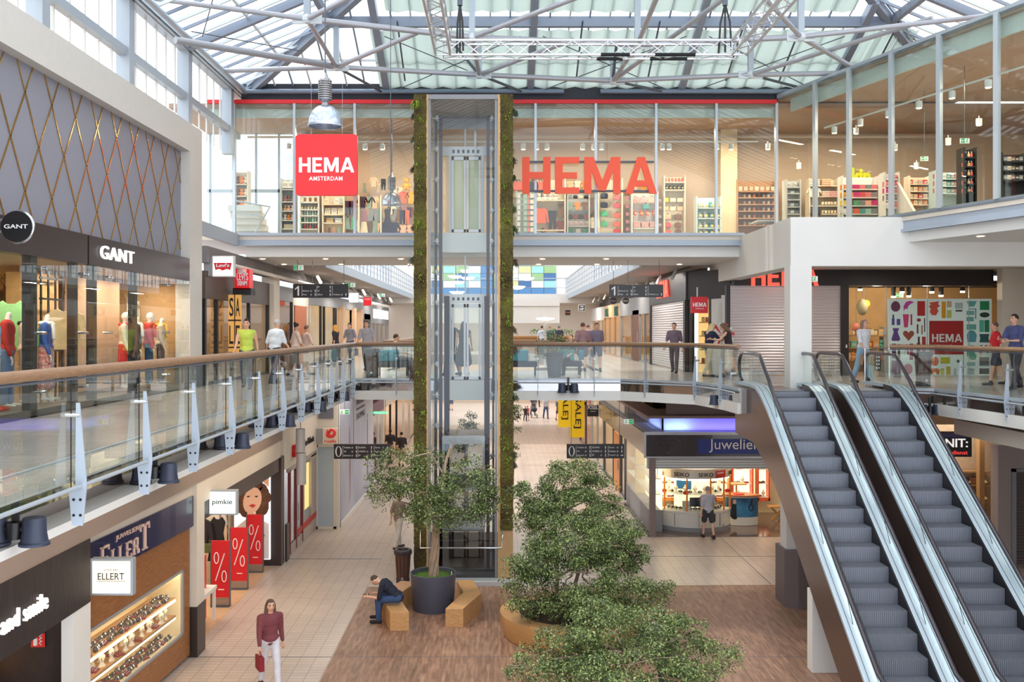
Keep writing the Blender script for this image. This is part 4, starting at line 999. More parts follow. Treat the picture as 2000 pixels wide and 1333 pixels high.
def handbag(col):
    def f(t, armj, sc):
        w = sc(armj[1][2]+armj[1][3]*.09); m = MB(); m.cbox((w.x, w.y, w.z-.2), (.09, .3, .24)); 
        m.tube([(w.x, w.y-.1, w.z-.08), (w.x, w.y-.05, w.z), (w.x, w.y+.05, w.z), (w.x, w.y+.1, w.z-.08)], .01, 6); o = m.build('carried_bag', cloth(col), None, bevel=.015); o.parent = t
    return f
def phone(t, armj, sc):
    a, b = sc(armj[0][2]+armj[0][3]*.1), sc(armj[1][2]+armj[1][3]*.1); c = (a+b)/2; m = MB(); m.cbox((c.x, c.y+.01, c.z+.01), (.075, .15, .01)); o = m.build('phone', BLACK, None, bevel=.003); o.parent = t

# ---------------------------------------------------------------- shop goods (one of each, copied later)
def outline(name, poly, d, mt, parent=None, bev=.006):
    """a stuffed flat shape standing in the x-z plane: poly of (x,z), depth d along y"""
    m = MB(); m.prof(poly, -d/2, d/2, 'y'); o = m.build(name, mt, None)
    if bev: b = o.modifiers.new('bevel', 'BEVEL'); b.width = min(bev, d*.4); b.segments = 2; b.limit_method = 'NONE'
    if parent: o.parent = parent
    return o
PROTO = {}
STASH = bpy.data.collections.new('stash')       # never linked: holds the first of each kind until it is placed
def proto(kind):
    if kind in PROTO: return PROTO[kind]
    W_ = cloth((220, 214, 206)); b = 1
    if kind == 'shirt':
        o = outline('garment', [(-.12, -.28), (.12, -.28), (.13, .08), (.21, -.06), (.27, -.02), (.17, .2), (.07, .25), (.03, .22), (-.03, .22), (-.07, .25), (-.17, .2), (-.27, -.02), (-.21, -.06), (-.13, .08)], .05, W_)
    elif kind == 'sweater':
        o = outline('garment', [(-.19, -.32), (.19, -.32), (.19, .05), (.24, -.3), (.32, -.28), (.25, .18), (.09, .27), (.04, .23), (-.04, .23), (-.09, .27), (-.25, .18), (-.32, -.28), (-.24, -.3), (-.19, .05)], .07, W_)
    elif kind == 'trousers':
        o = outline('trousers', [(-.12, -.4), (-.03, -.4), (0, -.02), (.03, -.4), (.12, -.4), (.13, .2), (-.13, .2)], .045, W_)
    elif kind == 'skirt':
        o = outline('skirt', [(-.16, -.28), (-.08, -.29), (0, -.28), (.08, -.29), (.16, -.28), (.09, .22), (-.09, .22)], .06, W_)
    elif kind == 'dress':
        o = outline('dress', [(-.15, -.36), (.15, -.36), (.08, .05), (.11, .22), (.06, .3), (.03, .26), (-.03, .26), (-.06, .3), (-.11, .22), (-.08, .05)], .05, W_)
    elif kind == 'bag':
        o = outline('pouch', [(-.12, -.09), (.12, -.09), (.13, .0), (.11, .09), (-.11, .09), (-.13, 0)], .09, W_, bev=.02)
        m = MB(); m.tube([(-.04, 0, .085), (-.02, 0, .125), (.02, 0, .125), (.04, 0, .085)], .008, 6); m.build('hanger_loop', BLACK, None).parent = o
    elif kind == 'bottle':
        m = MB(); m.lathe([(0, -.1), (.042, -.1), (.045, -.08), (.045, .04), (.02, .07), (.018, .1), (0, .1)], n=12); o = m.build('bottle', W_, None, smooth=True)
        m = MB(); m.lathe([(0, .09), (.022, .09), (.022, .125), (0, .125)], n=10); m.build('cap', mat('cap_white', (240, 238, 234), .4), None).parent = o
    elif kind == 'jar':
        m = MB(); m.lathe([(0, -.07), (.05, -.07), (.055, -.05), (.055, .04), (.045, .06), (0, .06)], n=12); o = m.build('jar', W_, None, smooth=True)
        m = MB(); m.lathe([(0, .06), (.05, .06), (.05, .085), (0, .085)], n=12); m.build('lid', mat('jar_lid', (120, 100, 84), .4, .3), None).parent = o
    elif kind == 'box':
        m = MB(); m.box(-.09, .09, -.06, .06, -.1, .1); o = m.build('carton', W_, None, bevel=.006)
        m = MB(); m.box(-.06, .06, -.064, -.058, -.05, .03); m.build('label_print', mat('label_print', (196, 186, 178), .5), None).parent = o
    elif kind == 'shoe':
        m = MB(); m.cap((0, -.09, -.03), (0, .05, -.01), .045, .05, 10); m.cap((0, .05, -.01), (0, .06, .06), .05, .042, 10); o = m.build('slipper', W_, None, smooth=True)
        m = MB(); m.ell((0, -.13, -.02), (.035, .02, .03), 8); m.build('toe_cap', mat('toe_yellow', (222, 204, 110), .6), None, smooth=True).parent = o
    elif kind == 'stack':
        m = MB()
        for i in range(4): m.box(-.15+.006*(i % 2), .15-.005*(i % 3), -.11, .11, -.12+i*.06, -.066+i*.06)
        o = m.build('folded_stack', W_, None, bevel=.015)
    elif kind == 'toy':
        m = MB(); m.ell((0, 0, -.05), (.075, .06, .08), 10); m.ell((0, 0, .07), .06, 10)
        for s in (-1, 1): m.ell((s*.045, 0, .12), .022, 8); m.cap((s*.06, 0, -.01), (s*.1, -.02, -.05), .022, .02, 8); m.cap((s*.04, -.02, -.11), (s*.05, -.07, -.12), .026, .022, 8)
        o = m.build('soft_toy', W_, None, smooth=True)
    elif kind == 'card':
        m = MB(); m.box(-.055, .055, -.006, .006, -.075, .075); o = m.build('greeting_card', W_, None)
    elif kind == 'lampshade':
        m = MB(); m.lathe([(.16, -.12), (.11, .12), (.1, .12), (.15, -.12)], n=20); o = m.build('lampshade', W_, None, smooth=True)
        m = MB(); m.lathe([(0, -.3), (.07, -.3), (.07, -.28), (.015, -.26), (.015, .05), (0, .05)], n=12); m.build('stand', WHITE, None, smooth=True).parent = o
    PROTO[kind] = o
    for q in [o]+kids(o):
        COL.objects.unlink(q); STASH.objects.link(q)
    return o
GOODS = 0
def good(kind, x, y, z, col, label, cat, group, s=1., rz=0, pat=0):
    global GOODS
    o = dup(proto(kind), (x, y, z), rz, scale=s); tag(o, label, cat, group); setmat(o, cloth(col, pat)); GOODS += 1
    return o
RZL = pi/2      # lettering on a wall that faces +x (left side):  rot about z = +90
def disc(mb, c, r, n=24, axis='y', t=.01, m=0):
    vs = []
    for k in (0, 1):
        for i in range(n):
            a = 2*pi*i/n; u, v = r*cos(a), r*sin(a)
            vs.append((c[0]+u, c[1]-t*k, c[2]+v) if axis == 'y' else (c[0]+t*k, c[1]+u, c[2]+v))
    return mb.add(vs, [tuple(range(n)), tuple(range(n, 2*n))[::-1]]+[(i, n+i, n+(i+1) % n, (i+1) % n) for i in range(n)], m)
def poly_y(mb, pts, y, t=.006, m=0):
    """flat shape facing -y, pts of (x,z)"""
    n = len(pts); vs = [(x, y, z) for x, z in pts]+[(x, y-t, z) for x, z in pts]
    return mb.add(vs, [tuple(range(n)), tuple(range(n, 2*n))[::-1]]+[(i, n+i, n+(i+1) % n, (i+1) % n) for i in range(n)], m)
def rrect(x0, x1, z0, z1, r, n=5):
    p = []
    for cx, cz, a0 in ((x1-r, z1-r, 0), (x0+r, z1-r, pi/2), (x0+r, z0+r, pi), (x1-r, z0+r, 3*pi/2)):
        p += [(cx+r*cos(a0+pi/2*i/n), cz+r*sin(a0+pi/2*i/n)) for i in range(n+1)]
    return p
# ================================================================ clothes shop, upper level left
GX = -7.4
BROWNB = mat('dark_brown_fascia', (48, 38, 40), .35)
g = thing('shopfront', 'dark fascia and glass front of the clothes shop below the lattice panel', 'shopfront', (GX, 15, F1))
m = MB(); m.box(GX-.18, GX+.01, 6, 17.35, 7.68, 8.22); m.build('fascia_panel', BROWNB, g)
m = MB(); m.box(GX-.18, GX+.0, 17.43, 23.12, 7.68, 8.22); m.build('fascia_panel', BROWNB, g)
m = MB(); m.box(GX-.12, GX-.06, 17.35, 17.43, 7.7, 8.2); m.build('fascia_joint', BLACK, g)
text('GANT', 1.62, .25, (GX+.02, 17.85, 7.83), GTXT, g, rot=(pi/2, 0, RZL), depth=.04, bold=.0, spacing=1.1)
for y, w in ((15.4, .22), (16.95, .12), (17.75, .14), (19.75, .14)):
    m = MB(); m.box(GX-.16, GX-.02, y-w/2, y+w/2, F1, 7.68); m.build('post', BLACK, g)
ys = [6, 8.6, 11.2, 13.6, 15.5, 17.3, 19.7, 21.5, 23.12]
for a, b in zip(ys[:-1], ys[1:]):
    m = MB(); m.quad((GX, a+.01, F1+.03), (GX, b-.01, F1+.03), (GX, b-.01, 7.67), (GX, a+.01, 7.67)); m.build('glass_pane', SHOPG, g)
for y in (15.6, 17.2, 18.3, 21.5):
    for z in (5.5, 6.45, 7.5):
        m = MB()
        for d in (-.09, .09): m.tube([(GX-.06, y+d, z), (GX+.05, y+d, z)], .025, 8)
        m.tube([(GX+.03, y-.09, z), (GX+.03, y+.09, z)], .014, 6); m.build('glass_fixing', CHROME, g, smooth=True)
m = MB(); m.box(GX-.6, GX-.02, 6, 23.12, F1, F1+.12); m.build('display_plinth', mat('dark_plinth', (84, 74, 70), .5), g)
s = thing('projecting_sign', 'round black projecting sign with steel rim on the dark fascia of the clothes shop', 'sign', (-6.95, 14.4, 7.95))
c = (PX(38, 13.9), 13.9, PZ(444, 13.9)); m = MB(); disc(m, c, .225, 32, t=.09); m.build('sign_face', mat('sign_black', (26, 24, 26), .3), s)
m = MB(); N = 32; m.tube([(c[0]+.225*cos(2*pi*i/N), c[1]-.045, c[2]+.225*sin(2*pi*i/N)) for i in range(N+1)], .022, 8); m.build('rim', CHROME, s, smooth=True)
m = MB(); m.tube([(GX, 13.85, c[2]+.1), (c[0]-.2, 13.85, c[2]+.1)], .016, 6); m.tube([(GX, 13.85, c[2]-.07), (c[0]-.2, 13.85, c[2]-.07)], .016, 6); m.build('bracket', CHROME, s, smooth=True)
text('GANT', .34, .06, (c[0]-.17, c[1]-.10, c[2]-.03), WTXT, s, depth=.008, bold=.01)
# inside: shelves, lattice partition, plaster panels
WOODS = mat('oak_shelf', (180, 132, 86), .5, var=.15, stretch=(3, 12, 12))
sh = thing('shelving_unit', 'wooden wall shelving at the back of the clothes shop left', 'shelving', (-10.7, 14, F1))
for z in (5.9, 6.5, 7.0, 7.35): m = MB(); m.box(-11, -10.55, 8, 23, z-.02, z+.02); m.build('shelf', WOODS, sh)
for y in (9, 11.3, 13.6, 15.9, 18.2, 20.5, 22.8): m = MB(); m.box(-11, -10.5, y-.05, y+.05, F1, 7.7); m.build('upright', mat('shelf_upright', (128, 84, 56), .5), sh)
m = MB(); m.box(-11, -10.9, 8, 23, 7.48, 7.56); m.build('light_strip', glow('warm_strip', (255, 200, 120), 6), sh)
pt = thing('lattice_screen', 'black metal lattice screen with warm backing inside the clothes shop doorway', 'screen', (-8.7, 19, F1))
m = MB()
for y in (18.35, 18.65, 18.95, 19.25): m.box(-8.72, -8.69, y-.02, y+.02, F1, 7.65)
for z in (5.6, 6.1, 6.6, 7.1, 7.5): m.box(-8.72, -8.69, 18.3, 19.3, z-.02, z+.02)
m.build('bars', BLACK, pt)
m = MB(); m.box(-9.3, -8.9, 18.2, 19.5, F1, 7.6); m.build('backing', mat('warm_backing', (206, 164, 112), .6, var=.2, vscale=3), pt)
m = MB(); m.box(-9.0, -8.8, 20.0, 22.4, F1+.1, 7.6); tag(m.build('display_wall', mat('beige_display_panel', (186, 154, 130), .7)), 'beige display wall behind the white mannequins near the shop door', 'panel')
m = MB(); m.box(-8.75, -8.7, 22.7, 23.4, 5.9, 7.2); tag(m.build('poster', mat('leaf_print', (60, 76, 56), .6, rgb2=(228, 232, 226), vscale=9)), 'tall poster of white and green leaves inside the shop window by the pillar', 'poster')
# mannequins and hung clothes
mp = dict(armL=(-4, 7, 16, 0), armR=(4, 7, 14, 0), legL=(2, 0), legR=(-2, 0), lean=0)
def mann(px, Y, label, zf=F1+.12, **k):
    k.setdefault('pose', mp); k.setdefault('rz', -pi/2+.3)
    return figure(label, (PX(px, Y), Y, zf), hair=None, skin=MANN, cat='mannequin', name='mannequin', group=None, shoe=k.pop('shoe', None), **k)
mann(14, 15.9, 'headless mannequin in red jacket and blue jeans at the left edge of the shop window', top=(178, 44, 42), legs=(96, 122, 160), head=False, h=1.74)
mann(-14, 15.2, 'mannequin in pale blue shirt and white trousers cut by the left picture edge', top=(150, 176, 210), legs=(226, 228, 230), shoe=(214, 70, 50), head=False, h=1.7)
mann(50, 17.0, 'white mannequin with head in cream pullover with dark collar', top=(236, 214, 190), legs=(150, 128, 110), h=1.72, scarf=(36, 32, 36))
mann(90, 17.4, 'headless mannequin in blue top, white scarf and red floral skirt', top=(58, 92, 164), legs=(182, 40, 46), legwear='dress', pat=1, head=False, scarf=(240, 236, 226), h=1.72)
mann(243, 21.1, 'white mannequin in cream hoodie, red neckerchief and red shorts', top=(228, 220, 202), legs=(196, 40, 32), legwear='skirt', scarf=(206, 52, 40), h=1.72)
mann(266, 21.9, 'headless mannequin in black blazer behind the cream hoodie mannequin', top=(44, 36, 42), legs=(38, 34, 40), head=False, scarf=(236, 232, 224), h=1.74)
mann(291, 22.4, 'white mannequin with head in red quilted vest and blue jeans', top=(204, 40, 36), legs=(52, 92, 120), scarf=(214, 70, 44), h=1.74)
mann(314, 23.0, 'headless mannequin in beige knit with yellow scarf by the leaf poster', top=(226, 210, 184), legs=(64, 58, 60), head=False, scarf=(226, 172, 50), h=1.72)
good('sweater', PX(22, 17.2), 17.2, 6.62, (140, 196, 134), 'green pullover hanging on a wooden hanger in the shop window', 'pullover', None, 1.5, .5)
good('sweater', PX(126, 18.6), 18.6, 6.55, (206, 182, 140), 'beige blazer hanging behind the dark shop window post', 'blazer', None, 1.35, .3)
cols = [(222, 150, 150), (190, 208, 226), (70, 96, 150), (160, 190, 220), (60, 80, 130), (214, 140, 140), (206, 212, 222), (40, 48, 80)]
for i, c_ in enumerate(cols):
    good('stack', -10.72, 15.6+.2*i-.2, 7.15, c_, 'folded shirts standing side by side on the top shop shelf', 'folded clothes', 'folded shirts on the top shelf', .6, pi/2)
for i, (z, c_) in enumerate(((6.62, (206, 190, 170)), (6.62, (90, 160, 96)), (6.02, (186, 170, 150)), (6.02, (120, 110, 100)))):
    good('stack', -10.72, (18.9, 19.5, 17.2, 14.7)[i], z, c_, ('cream folded clothes on the shelf left of the lattice screen', 'green folded clothes on the shelf left of the lattice screen', 'tan folded clothes on a low shop shelf', 'grey folded clothes on a low shop shelf')[i], 'folded clothes', None, .9, pi/2)
m = MB(); rnd = random.Random(4); cc = Vector((-10.3, 20.0, 7.56))
for _ in range(120):
    d = Vector((rnd.gauss(0, 1), rnd.gauss(0, 1), rnd.gauss(0, 1))).normalized(); m.tube([cc+d*.04, cc+d*.2], .006, 3)
tag(m.build('dried_flower', mat('dried_flower', (196, 164, 112), .8)), 'round dried flower ball on the upper shelf of the clothes shop', 'dried flower')
# ================================================================ ground level left: cafe, jeweller window, open clothes shop
CH = mat('charred_wood', (44, 36, 36), .6, var=.35, vscale=3, stretch=(1, 9, .6), bump=.3, bscale=8)
cf = thing('shop_sign', 'black wooden board sign with lit white lettering in the lower left corner', 'sign', (-5.95, 10, 2.5))
m = MB(); m.box(-6.0, -5.93, 8, 14.02, 2.54, 3.46); m.build('board', CH, cf)
text('and smile', 1.16, .22, (-5.92, 11.45, 2.86), GTXT, cf, rot=(pi/2, 0, RZL), depth=.04, bold=.0, spacing=1.08)
m = MB(); m.box(-7.6, -6.0, 13.9, 14.0, 0, 2.6); m.box(-7.7, -7.55, 8, 14, 0, 2.6); struct('wall_cafe', m, CH)
fs = thing('fire_sign', 'red square fire extinguisher sign on the black wood wall', 'sign', (-6.4, 13.85, 2.0))
x0, y0, z0 = -6.72, 13.87, 1.93; m = MB(); m.box(x0, x0+.2, y0-.01, y0, z0, z0+.2); m.build('panel', RED, fs)
m = MB(); m.cyl((x0+.065, y0-.015), .03, z0+.03, z0+.13, 8); m.tube([(x0+.065, y0-.015, z0+.13), (x0+.065, y0-.015, z0+.165), (x0+.03, y0-.015, z0+.15)], .012, 5)
for k in range(3): m.tube([(x0+.15, y0-.012, z0+.03+.05*k), (x0+.12, y0-.012, z0+.06+.05*k), (x0+.16, y0-.012, z0+.09+.05*k)], .008, 4)
m.build('symbol', WTXT, fs)
pf = thing('picture_frame', 'white framed small picture on the black wood wall in the lower left', 'picture', (-6.6, 13.85, 1.2))
m = MB(); m.box(-6.78, -6.56, y0-.02, y0, 1.02, 1.26); m.build('frame', WHITE, pf); m = MB(); m.box(-6.72, -6.63, y0-.024, y0-.018, 1.08, 1.2); m.build('picture', mat('dark_portrait', (92, 56, 46), .5, rgb2=(40, 30, 34), vscale=14), pf)
m = MB(); m.box(-7.5, -7.1, 12.9, 13.5, 1.5, 1.9); tag(m.build('back_bar_display', glow('amber_display', (255, 176, 70), 2)), 'glowing amber display box in the dark cafe corner', 'display')
st = thing('stool', 'round wooden stool at the bottom left corner in the dark cafe', 'stool', (-6.85, 13.3, 0)); m = MB(); m.lathe([(0, .78), (.17, .78), (.17, .83), (0, .83)], (-6.9, 13.4), 20); m.build('seat', OAK, st)
for a in range(4): m = MB(); m.tube([(-6.9+.12*cos(a*pi/2), 13.4+.12*sin(a*pi/2), .78), (-6.9+.2*cos(a*pi/2), 13.4+.2*sin(a*pi/2), 0.02)], .018, 6); m.build('leg', OAK, st)
# jeweller window
A0, A1 = Vector((-6.36, 14.09, 0)), Vector((-6.08, 19.06, 0)); dA = (A1-A0).normalized(); nA = Vector((dA.y, -dA.x, 0)); rzA = math.atan2(dA.y, dA.x)
def ja(u, out=0, z=0): p = A0+dA*u+nA*out; return (p.x, p.y, z)
def jbox(mb, u0, u1, o0, o1, z0, z1, mm=0):
    return mb.prism([ja(u0, o0)[:2], ja(u1, o0)[:2], ja(u1, o1)[:2], ja(u0, o1)[:2]], z0, z1, mm)
je = thing('jewellery_shopfront', 'jeweller shopfront with navy sign board and walnut panelling around a lit window', 'shopfront', A0)
LJ = (A1-A0).length
m = MB(); jbox(m, 0, LJ, -.02, .06, 2.62, 3.22); m.build('sign_board', mat('navy_enamel', (28, 34, 78), .25, coat=.4), je)
WAL = mat('walnut_veneer', (146, 94, 52), .4, var=.35, vscale=2.5, stretch=(2, 2, 26))
m = MB(); jbox(m, 0, LJ-.05, -.06, 0, 1.84, 2.62); jbox(m, 0, LJ-.05, -.06, 0, 0.08, .6); jbox(m, 4.55, LJ-.05, -.06, 0, .6, 1.84); jbox(m, 0, .12, -.06, 0, .6, 1.84); m.build('veneer_panel', WAL, je)
m = MB(); jbox(m, 0, 4.6, -.03, .01, 1.81, 1.86); jbox(m, 0, 4.6, -.03, .01, .58, .63); jbox(m, 4.53, 4.6, -.03, .01, .58, 1.86); m.build('window_frame', GREYW, je)
m = MB(); p = [ja(.1, -.01, .62), ja(4.55, -.01, .62), ja(4.55, -.01, 1.83), ja(.1, -.01, 1.83)]; m.quad(*p); m.build('window_pane', SHOPG, je)
CRM = mat('lit_cream_lining', (250, 232, 196), .7)
m = MB(); jbox(m, .1, 4.55, -.75, -.7, .5, 1.95); jbox(m, 4.53, 4.57, -.75, -.03, .5, 1.95); jbox(m, .1, 4.55, -.75, -.02, .55, .6); jbox(m, .1, 4.55, -.75, -.02, 1.84, 1.88); m.build('display_lining', CRM, je)
for z, o in ((1.34, -.06), (1.0, -.04)):
    m = MB(); jbox(m, .1, 4.4, -.55, o-.03, z-.02, z+.02); s_ = m.build('shelf', WOODS, je)
    m = MB(); jbox(m, .12, 4.4, -.10, -.07, z-.05, z-.022); m.build('shelf_light', glow('shelf_led', (255, 226, 180), 13), s_)
m = MB(); jbox(m, .1, 4.5, -.12, -.06, 1.80, 1.83); m.build('top_light', glow('shelf_led', (255, 226, 180), 13), je)
# lettering on the navy board: serif capitals built stroke by stroke
ROSE = mat('rose_letters', (232, 200, 186), .4)
SER = {'E': ([(0, 0, .2, 1), (0, .9, .75, 1), (0, .45, .6, .55), (0, 0, .75, .1)], [(.68, .78, .75, 1), (.68, 0, .75, .22), (-.08, .94, 0, 1), (-.08, 0, 0, .06)]),
       'L': ([(0, 0, .2, 1), (0, 0, .7, .1)], [(.62, 0, .7, .24), (-.1, .94, .3, 1)]), 'T': ([(.33, 0, .53, 1), (0, .9, .86, 1)], [(0, .74, .07, 1), (.79, .74, .86, 1), (.2, 0, .66, .06)]),
       'R': ([(0, 0, .2, 1), (0, .9, .6, 1), (0, .45, .6, .54), (.52, .5, .7, .95)], [(-.08, 0, .3, .06), (.5, .25, .68, .45), (.6, 0, .86, .25)])}
def serif(mb, ch, u, z, w, h, out):
    for rs in SER[ch]:
        for a, b, c2, d in rs: jbox(mb, u+a*w, u+c2*w, out, out+.02, z+b*h, z+d*h)
lt = MB(); u = 1.05
for ch, w, h in (('E', .36, .40), ('L', .26, .28), ('L', .26, .28), ('E', .26, .28), ('R', .27, .28), ('T', .44, .46)):
    serif(lt, ch, u, 2.68, w, h, .06); u += w*1.02
lt.build('serif_lettering', ROSE, je)
text('JUWELIERE', .95, .10, ja(1.55, .065, 3.05), ROSE, je, rot=(pi/2, 0, rzA), depth=.015)
def lightbox(x0, x1, y, z0, z1, label, parts, frame=STEEL, face=None, d=.14, arm=True, kind='sign'):
    s = thing('projecting_sign', label, kind, ((x0+x1)/2, y, z0))
    m = MB(); m.box(x0, x1, y, y+d, z0, z1); m.build('casing', frame, s, bevel=.008)
    b = .035*(x1-x0)/.6; m = MB(); m.box(x0+b, x1-b, y-.008, y, z0+b, z1-b); m.build('lit_face', face or glow('lit_face_white', (250, 246, 236), 1.0), s)
    if arm: m = MB(); m.box(x0-.22, x0, y+.03, y+d-.03, z0+.02, z1-.02); m.build('wall_arm', GREYW, s)
    parts(s, x0, x1, y-.012, z0, z1)
    return s
def ellert(s, x0, x1, y, z0, z1):
    w = x1-x0; text('ELLERT', w*.62, .10, (x0+w*.19, y, z0+.24), BTXT, s, depth=.006); text('JUWELIERE', w*.34, .025, (x0+w*.33, y, z0+.37), BTXT, s, depth=.005)
    m = MB(); m.box(x0+w*.17, x1-w*.17, y-.004, y, z0+.215, z0+.222); m.build('underline', BTXT, s)
lightbox(PX(176, 14.3), PX(259, 14.3), 14.3, 2.55, 3.1, 'square lit jeweller sign in a grey frame on the lower left facade', ellert, face=glow('lit_face_cream', (255, 240, 212), 1.0))
# jewellery on the three shelves: stands, rolls and ring blocks
rnd = random.Random(21)
jw = {}
def jewel(kind):
    if kind in jw: return jw[kind]
    if kind == 'watch':
        m = MB(); m.cap((-.03, 0, .03), (.03, 0, .03), .028, .028, 8); o = m.build('watch', mat('watch_cushion', (70, 60, 62), .6), None, smooth=True)
        m = MB(); N = 12; m.tube([(0, .033*cos(2*pi*i/N), .03+.033*sin(2*pi*i/N)) for i in range(N+1)], .011, 6); m.lathe([(0, .062), (.022, .062), (.022, .074), (0, .076)], n=12); m.build('bracelet', CHROME, None, smooth=True).parent = o
    if kind == 'bust':
        m = MB(); m.lathe([(0, 0), (.06, 0), (.055, .01), (.03, .05), (.06, .11), (.05, .14), (.022, .16), (.02, .2), (0, .2)], n=12, sy=.6); o = m.build('necklace_stand', mat('cream_velvet', (238, 226, 206), .8), None, smooth=True)
        m = MB(); m.tube([(.03*cos(a), -.03-.01*sin(a), .12+.05*sin(a)) for a in [pi+pi*i/8 for i in range(9)]], .006, 5); m.build('necklace', mat('gold', (220, 176, 90), .2, 1), None).parent = o
    if kind == 'tray':
        m = MB(); m.prof([(-.05, 0), (.05, 0), (.05, .04), (-.05, .015)], -.07, .07); o = m.build('ring_tray', mat('tray_velvet', (140, 34, 40), .8), None)
        m = MB()
        for i in range(4):
            for j in range(3): m.ell((-.05+.034*i, -.03+.03*j, .03+.008*j), .009, 6)
        m.build('rings', CHROME, None, smooth=True).parent = o
    for q in [o]+kids(o): COL.objects.unlink(q); STASH.objects.link(q)
    jw[kind] = o; return o
for (z, lab), kinds in (((1.36, 'upper'), ('watch', 'watch', 'tray')), ((1.02, 'middle'), ('bust', 'tray', 'bust')), ((.6, 'bottom'), ('tray', 'watch', 'watch'))):
    n = {'upper': 30, 'middle': 16, 'bottom': 30}[lab]
    for i in range(n):
        k = kinds[i % 3] if lab != 'upper' else ('watch' if i % 5 else 'tray')
        for row in range(2):
            u = .3+i*4.1/n+rnd.uniform(-.03, .03); o_ = -.16-.16*row+rnd.uniform(-.03, .03); zz = z
            q = dup(jewel(k), ja(u, o_, zz), rzA+rnd.uniform(-.4, .4), scale=1.25)
            nm = {'watch': 'steel watch on a dark cushion', 'bust': 'cream necklace stand', 'tray': 'red velvet ring tray'}[k]
            tag(q, '%s on the %s shelf of the lower left jeweller window' % (nm, lab), {'watch': 'watch', 'bust': 'necklace stand', 'tray': 'ring tray'}[k], '%ss on the %s jeweller shelf' % (nm, lab))
# open clothes shop (ground level)
pk = thing('shop_portal', 'dark brown portal frame of the open clothes shop at ground level', 'portal', (-6.1, 23, 0))
m = MB(); m.box(-6.45, -5.96, 26.52, 26.88, 0, 2.99); m.build('jamb', DARK, pk)
m = MB(); m.box(-6.45, -6.0, 19.63, 26.4, 2.62, 2.99); m.build('header', DARK, pk)
m = MB(); m.box(-5.96, -5.90, 26.96, 27.3, 0, 1.05); m.build('plinth', DARK, pk)
def pimkie(s, x0, x1, y, z0, z1):
    w = x1-x0; text('pimkie', w*.68, .13, (x0+w*.16, y, z0+.2), BTXT, s, depth=.006, bold=.006)
lightbox(PX(406, 20), PX(463, 20), 20.0, 2.65, 3.17, 'square white lit sign with black lettering of the open clothes shop', pimkie, face=glow('lit_face_mint', (226, 240, 236), .9))
po = thing('poster', 'large lit poster of a dark haired woman in white beside the dark shop jamb', 'poster', (-6.68, 26.3, .2))
x0, x1, z0, z1, y = -7.2, -6.22, .22, 2.55, 26.3
m = MB(); m.box(x0, x1, y, y+.1, z0, z1); m.build('light_panel', glow('poster_white', (236, 236, 240), .7), po)
m = MB(); hx = x0+.50; hz = 1.72
for k in range(26):
    a = R(-50+280*k/25); q = (hx+.02+(.33+.05*(k % 2))*cos(a)*.85, hz+.16+.40*sin(a)+(-.05 if sin(a) < 0 else 0)); rr = .12+.03*(k % 3); poly_y(m, [(q[0]+rr*cos(b*pi/6), q[1]+rr*sin(b*pi/6)) for b in range(12)], y-.001*(k % 4), .003, 0)
poly_y(m, [(hx+.25*cos(a)+.05*sin(a), hz+.36*sin(a)+.12) for a in [2*pi*i/20 for i in range(20)]], y-.006, .004, 1)
poly_y(m, [(x0+.36, 1.5), (x0+.6, 1.5), (x0+.64, 1.2), (x0+.32, 1.2)], y-.005, .003, 1)
poly_y(m, [(x0+.04, 2.2), (x0+.3, 2.34), (x0+.75, 2.38), (x0+.95, 2.2), (x0+.95, 2.5), (x0+.3, 2.52), (x0+.04, 2.42)], y-.008, .003, 1)
poly_y(m, [(x0+.02, .25), (x0+.95, .25), (x0+.95, 1.2), (x0+.66, 1.36), (x0+.5, 1.1), (x0+.34, 1.34), (x0+.04, 1.1)], y-.002, .004, 2)
poly_y(m, [(hx-.10, 1.70), (hx, 1.745), (hx+.10, 1.71), (hx+.01, 1.64)], y-.012, .003, 3)
for s_ in (-1, 1): poly_y(m, [(hx+s_*.11-.06, 1.96), (hx+s_*.11+.06, 1.97), (hx+s_*.11, 1.92)], y-.012, .003, 4)
m.build('printed_portrait', [mat('print_hair', (112, 74, 50), .6, rgb2=(70, 44, 32), vscale=6, var=.1), mat('print_skin', (240, 196, 168), .6), mat('print_shirt', (240, 240, 244), .6), mat('print_lips', (204, 60, 54), .5), EYEM], po)
text('pimkie', .62, .13, (x0+.22, y-.01, .82), BTXT, po, depth=.004, bold=.004)
def pct(x, y, label):
    t = thing('sale_stand', label, 'sale stand', (x, y, 0), 'red percent stands'); w, h = .22, 1.55
    m = MB(); m.box(x-w, x+w, y-.03, y+.03, .22, h); m.build('banner', mat('sale_red', (206, 26, 38), .55, var=.05), t)
    m = MB()
    for s_ in (-1, 1): m.box(x+s_*w-.012, x+s_*w+.012, y-.035, y+.035, 0, h)
    m.box(x-w, x+w, y-.1, y+.1, 0, .02); m.build('frame', DSTEEL, t)
    m = MB(); m.box(x-w+.01, x+w-.01, y-.02, y+.02, .03, .2); m.build('base_panel', BRUSH, t)
    m = MB(); yy = y-.036
    for cx_, cz_ in ((-.09, 1.15), (.09, .72)): m.tube([(x+cx_+.052*cos(2*pi*i/16), yy, cz_+.13*sin(2*pi*i/16)) for i in range(17)], .011, 4)
    m.tube([(x-.11, yy, .62), (x+.10, yy, 1.26)], .012, 4); m.build('percent_print', WTXT, t)
    m = MB(); m.box(x-.05, x+.09, yy, yy+.01, .40, .42); m.build('small_print', WTXT, t)
pct(PX(431, 22.6), 22.6, 'red percent stand nearest to the camera at the open clothes shop')
pct(PX(467, 24.1), 24.1, 'red percent stand in the middle of the row of three')
pct(PX(498, 25.8), 25.8, 'red percent stand farthest back before the woman poster')
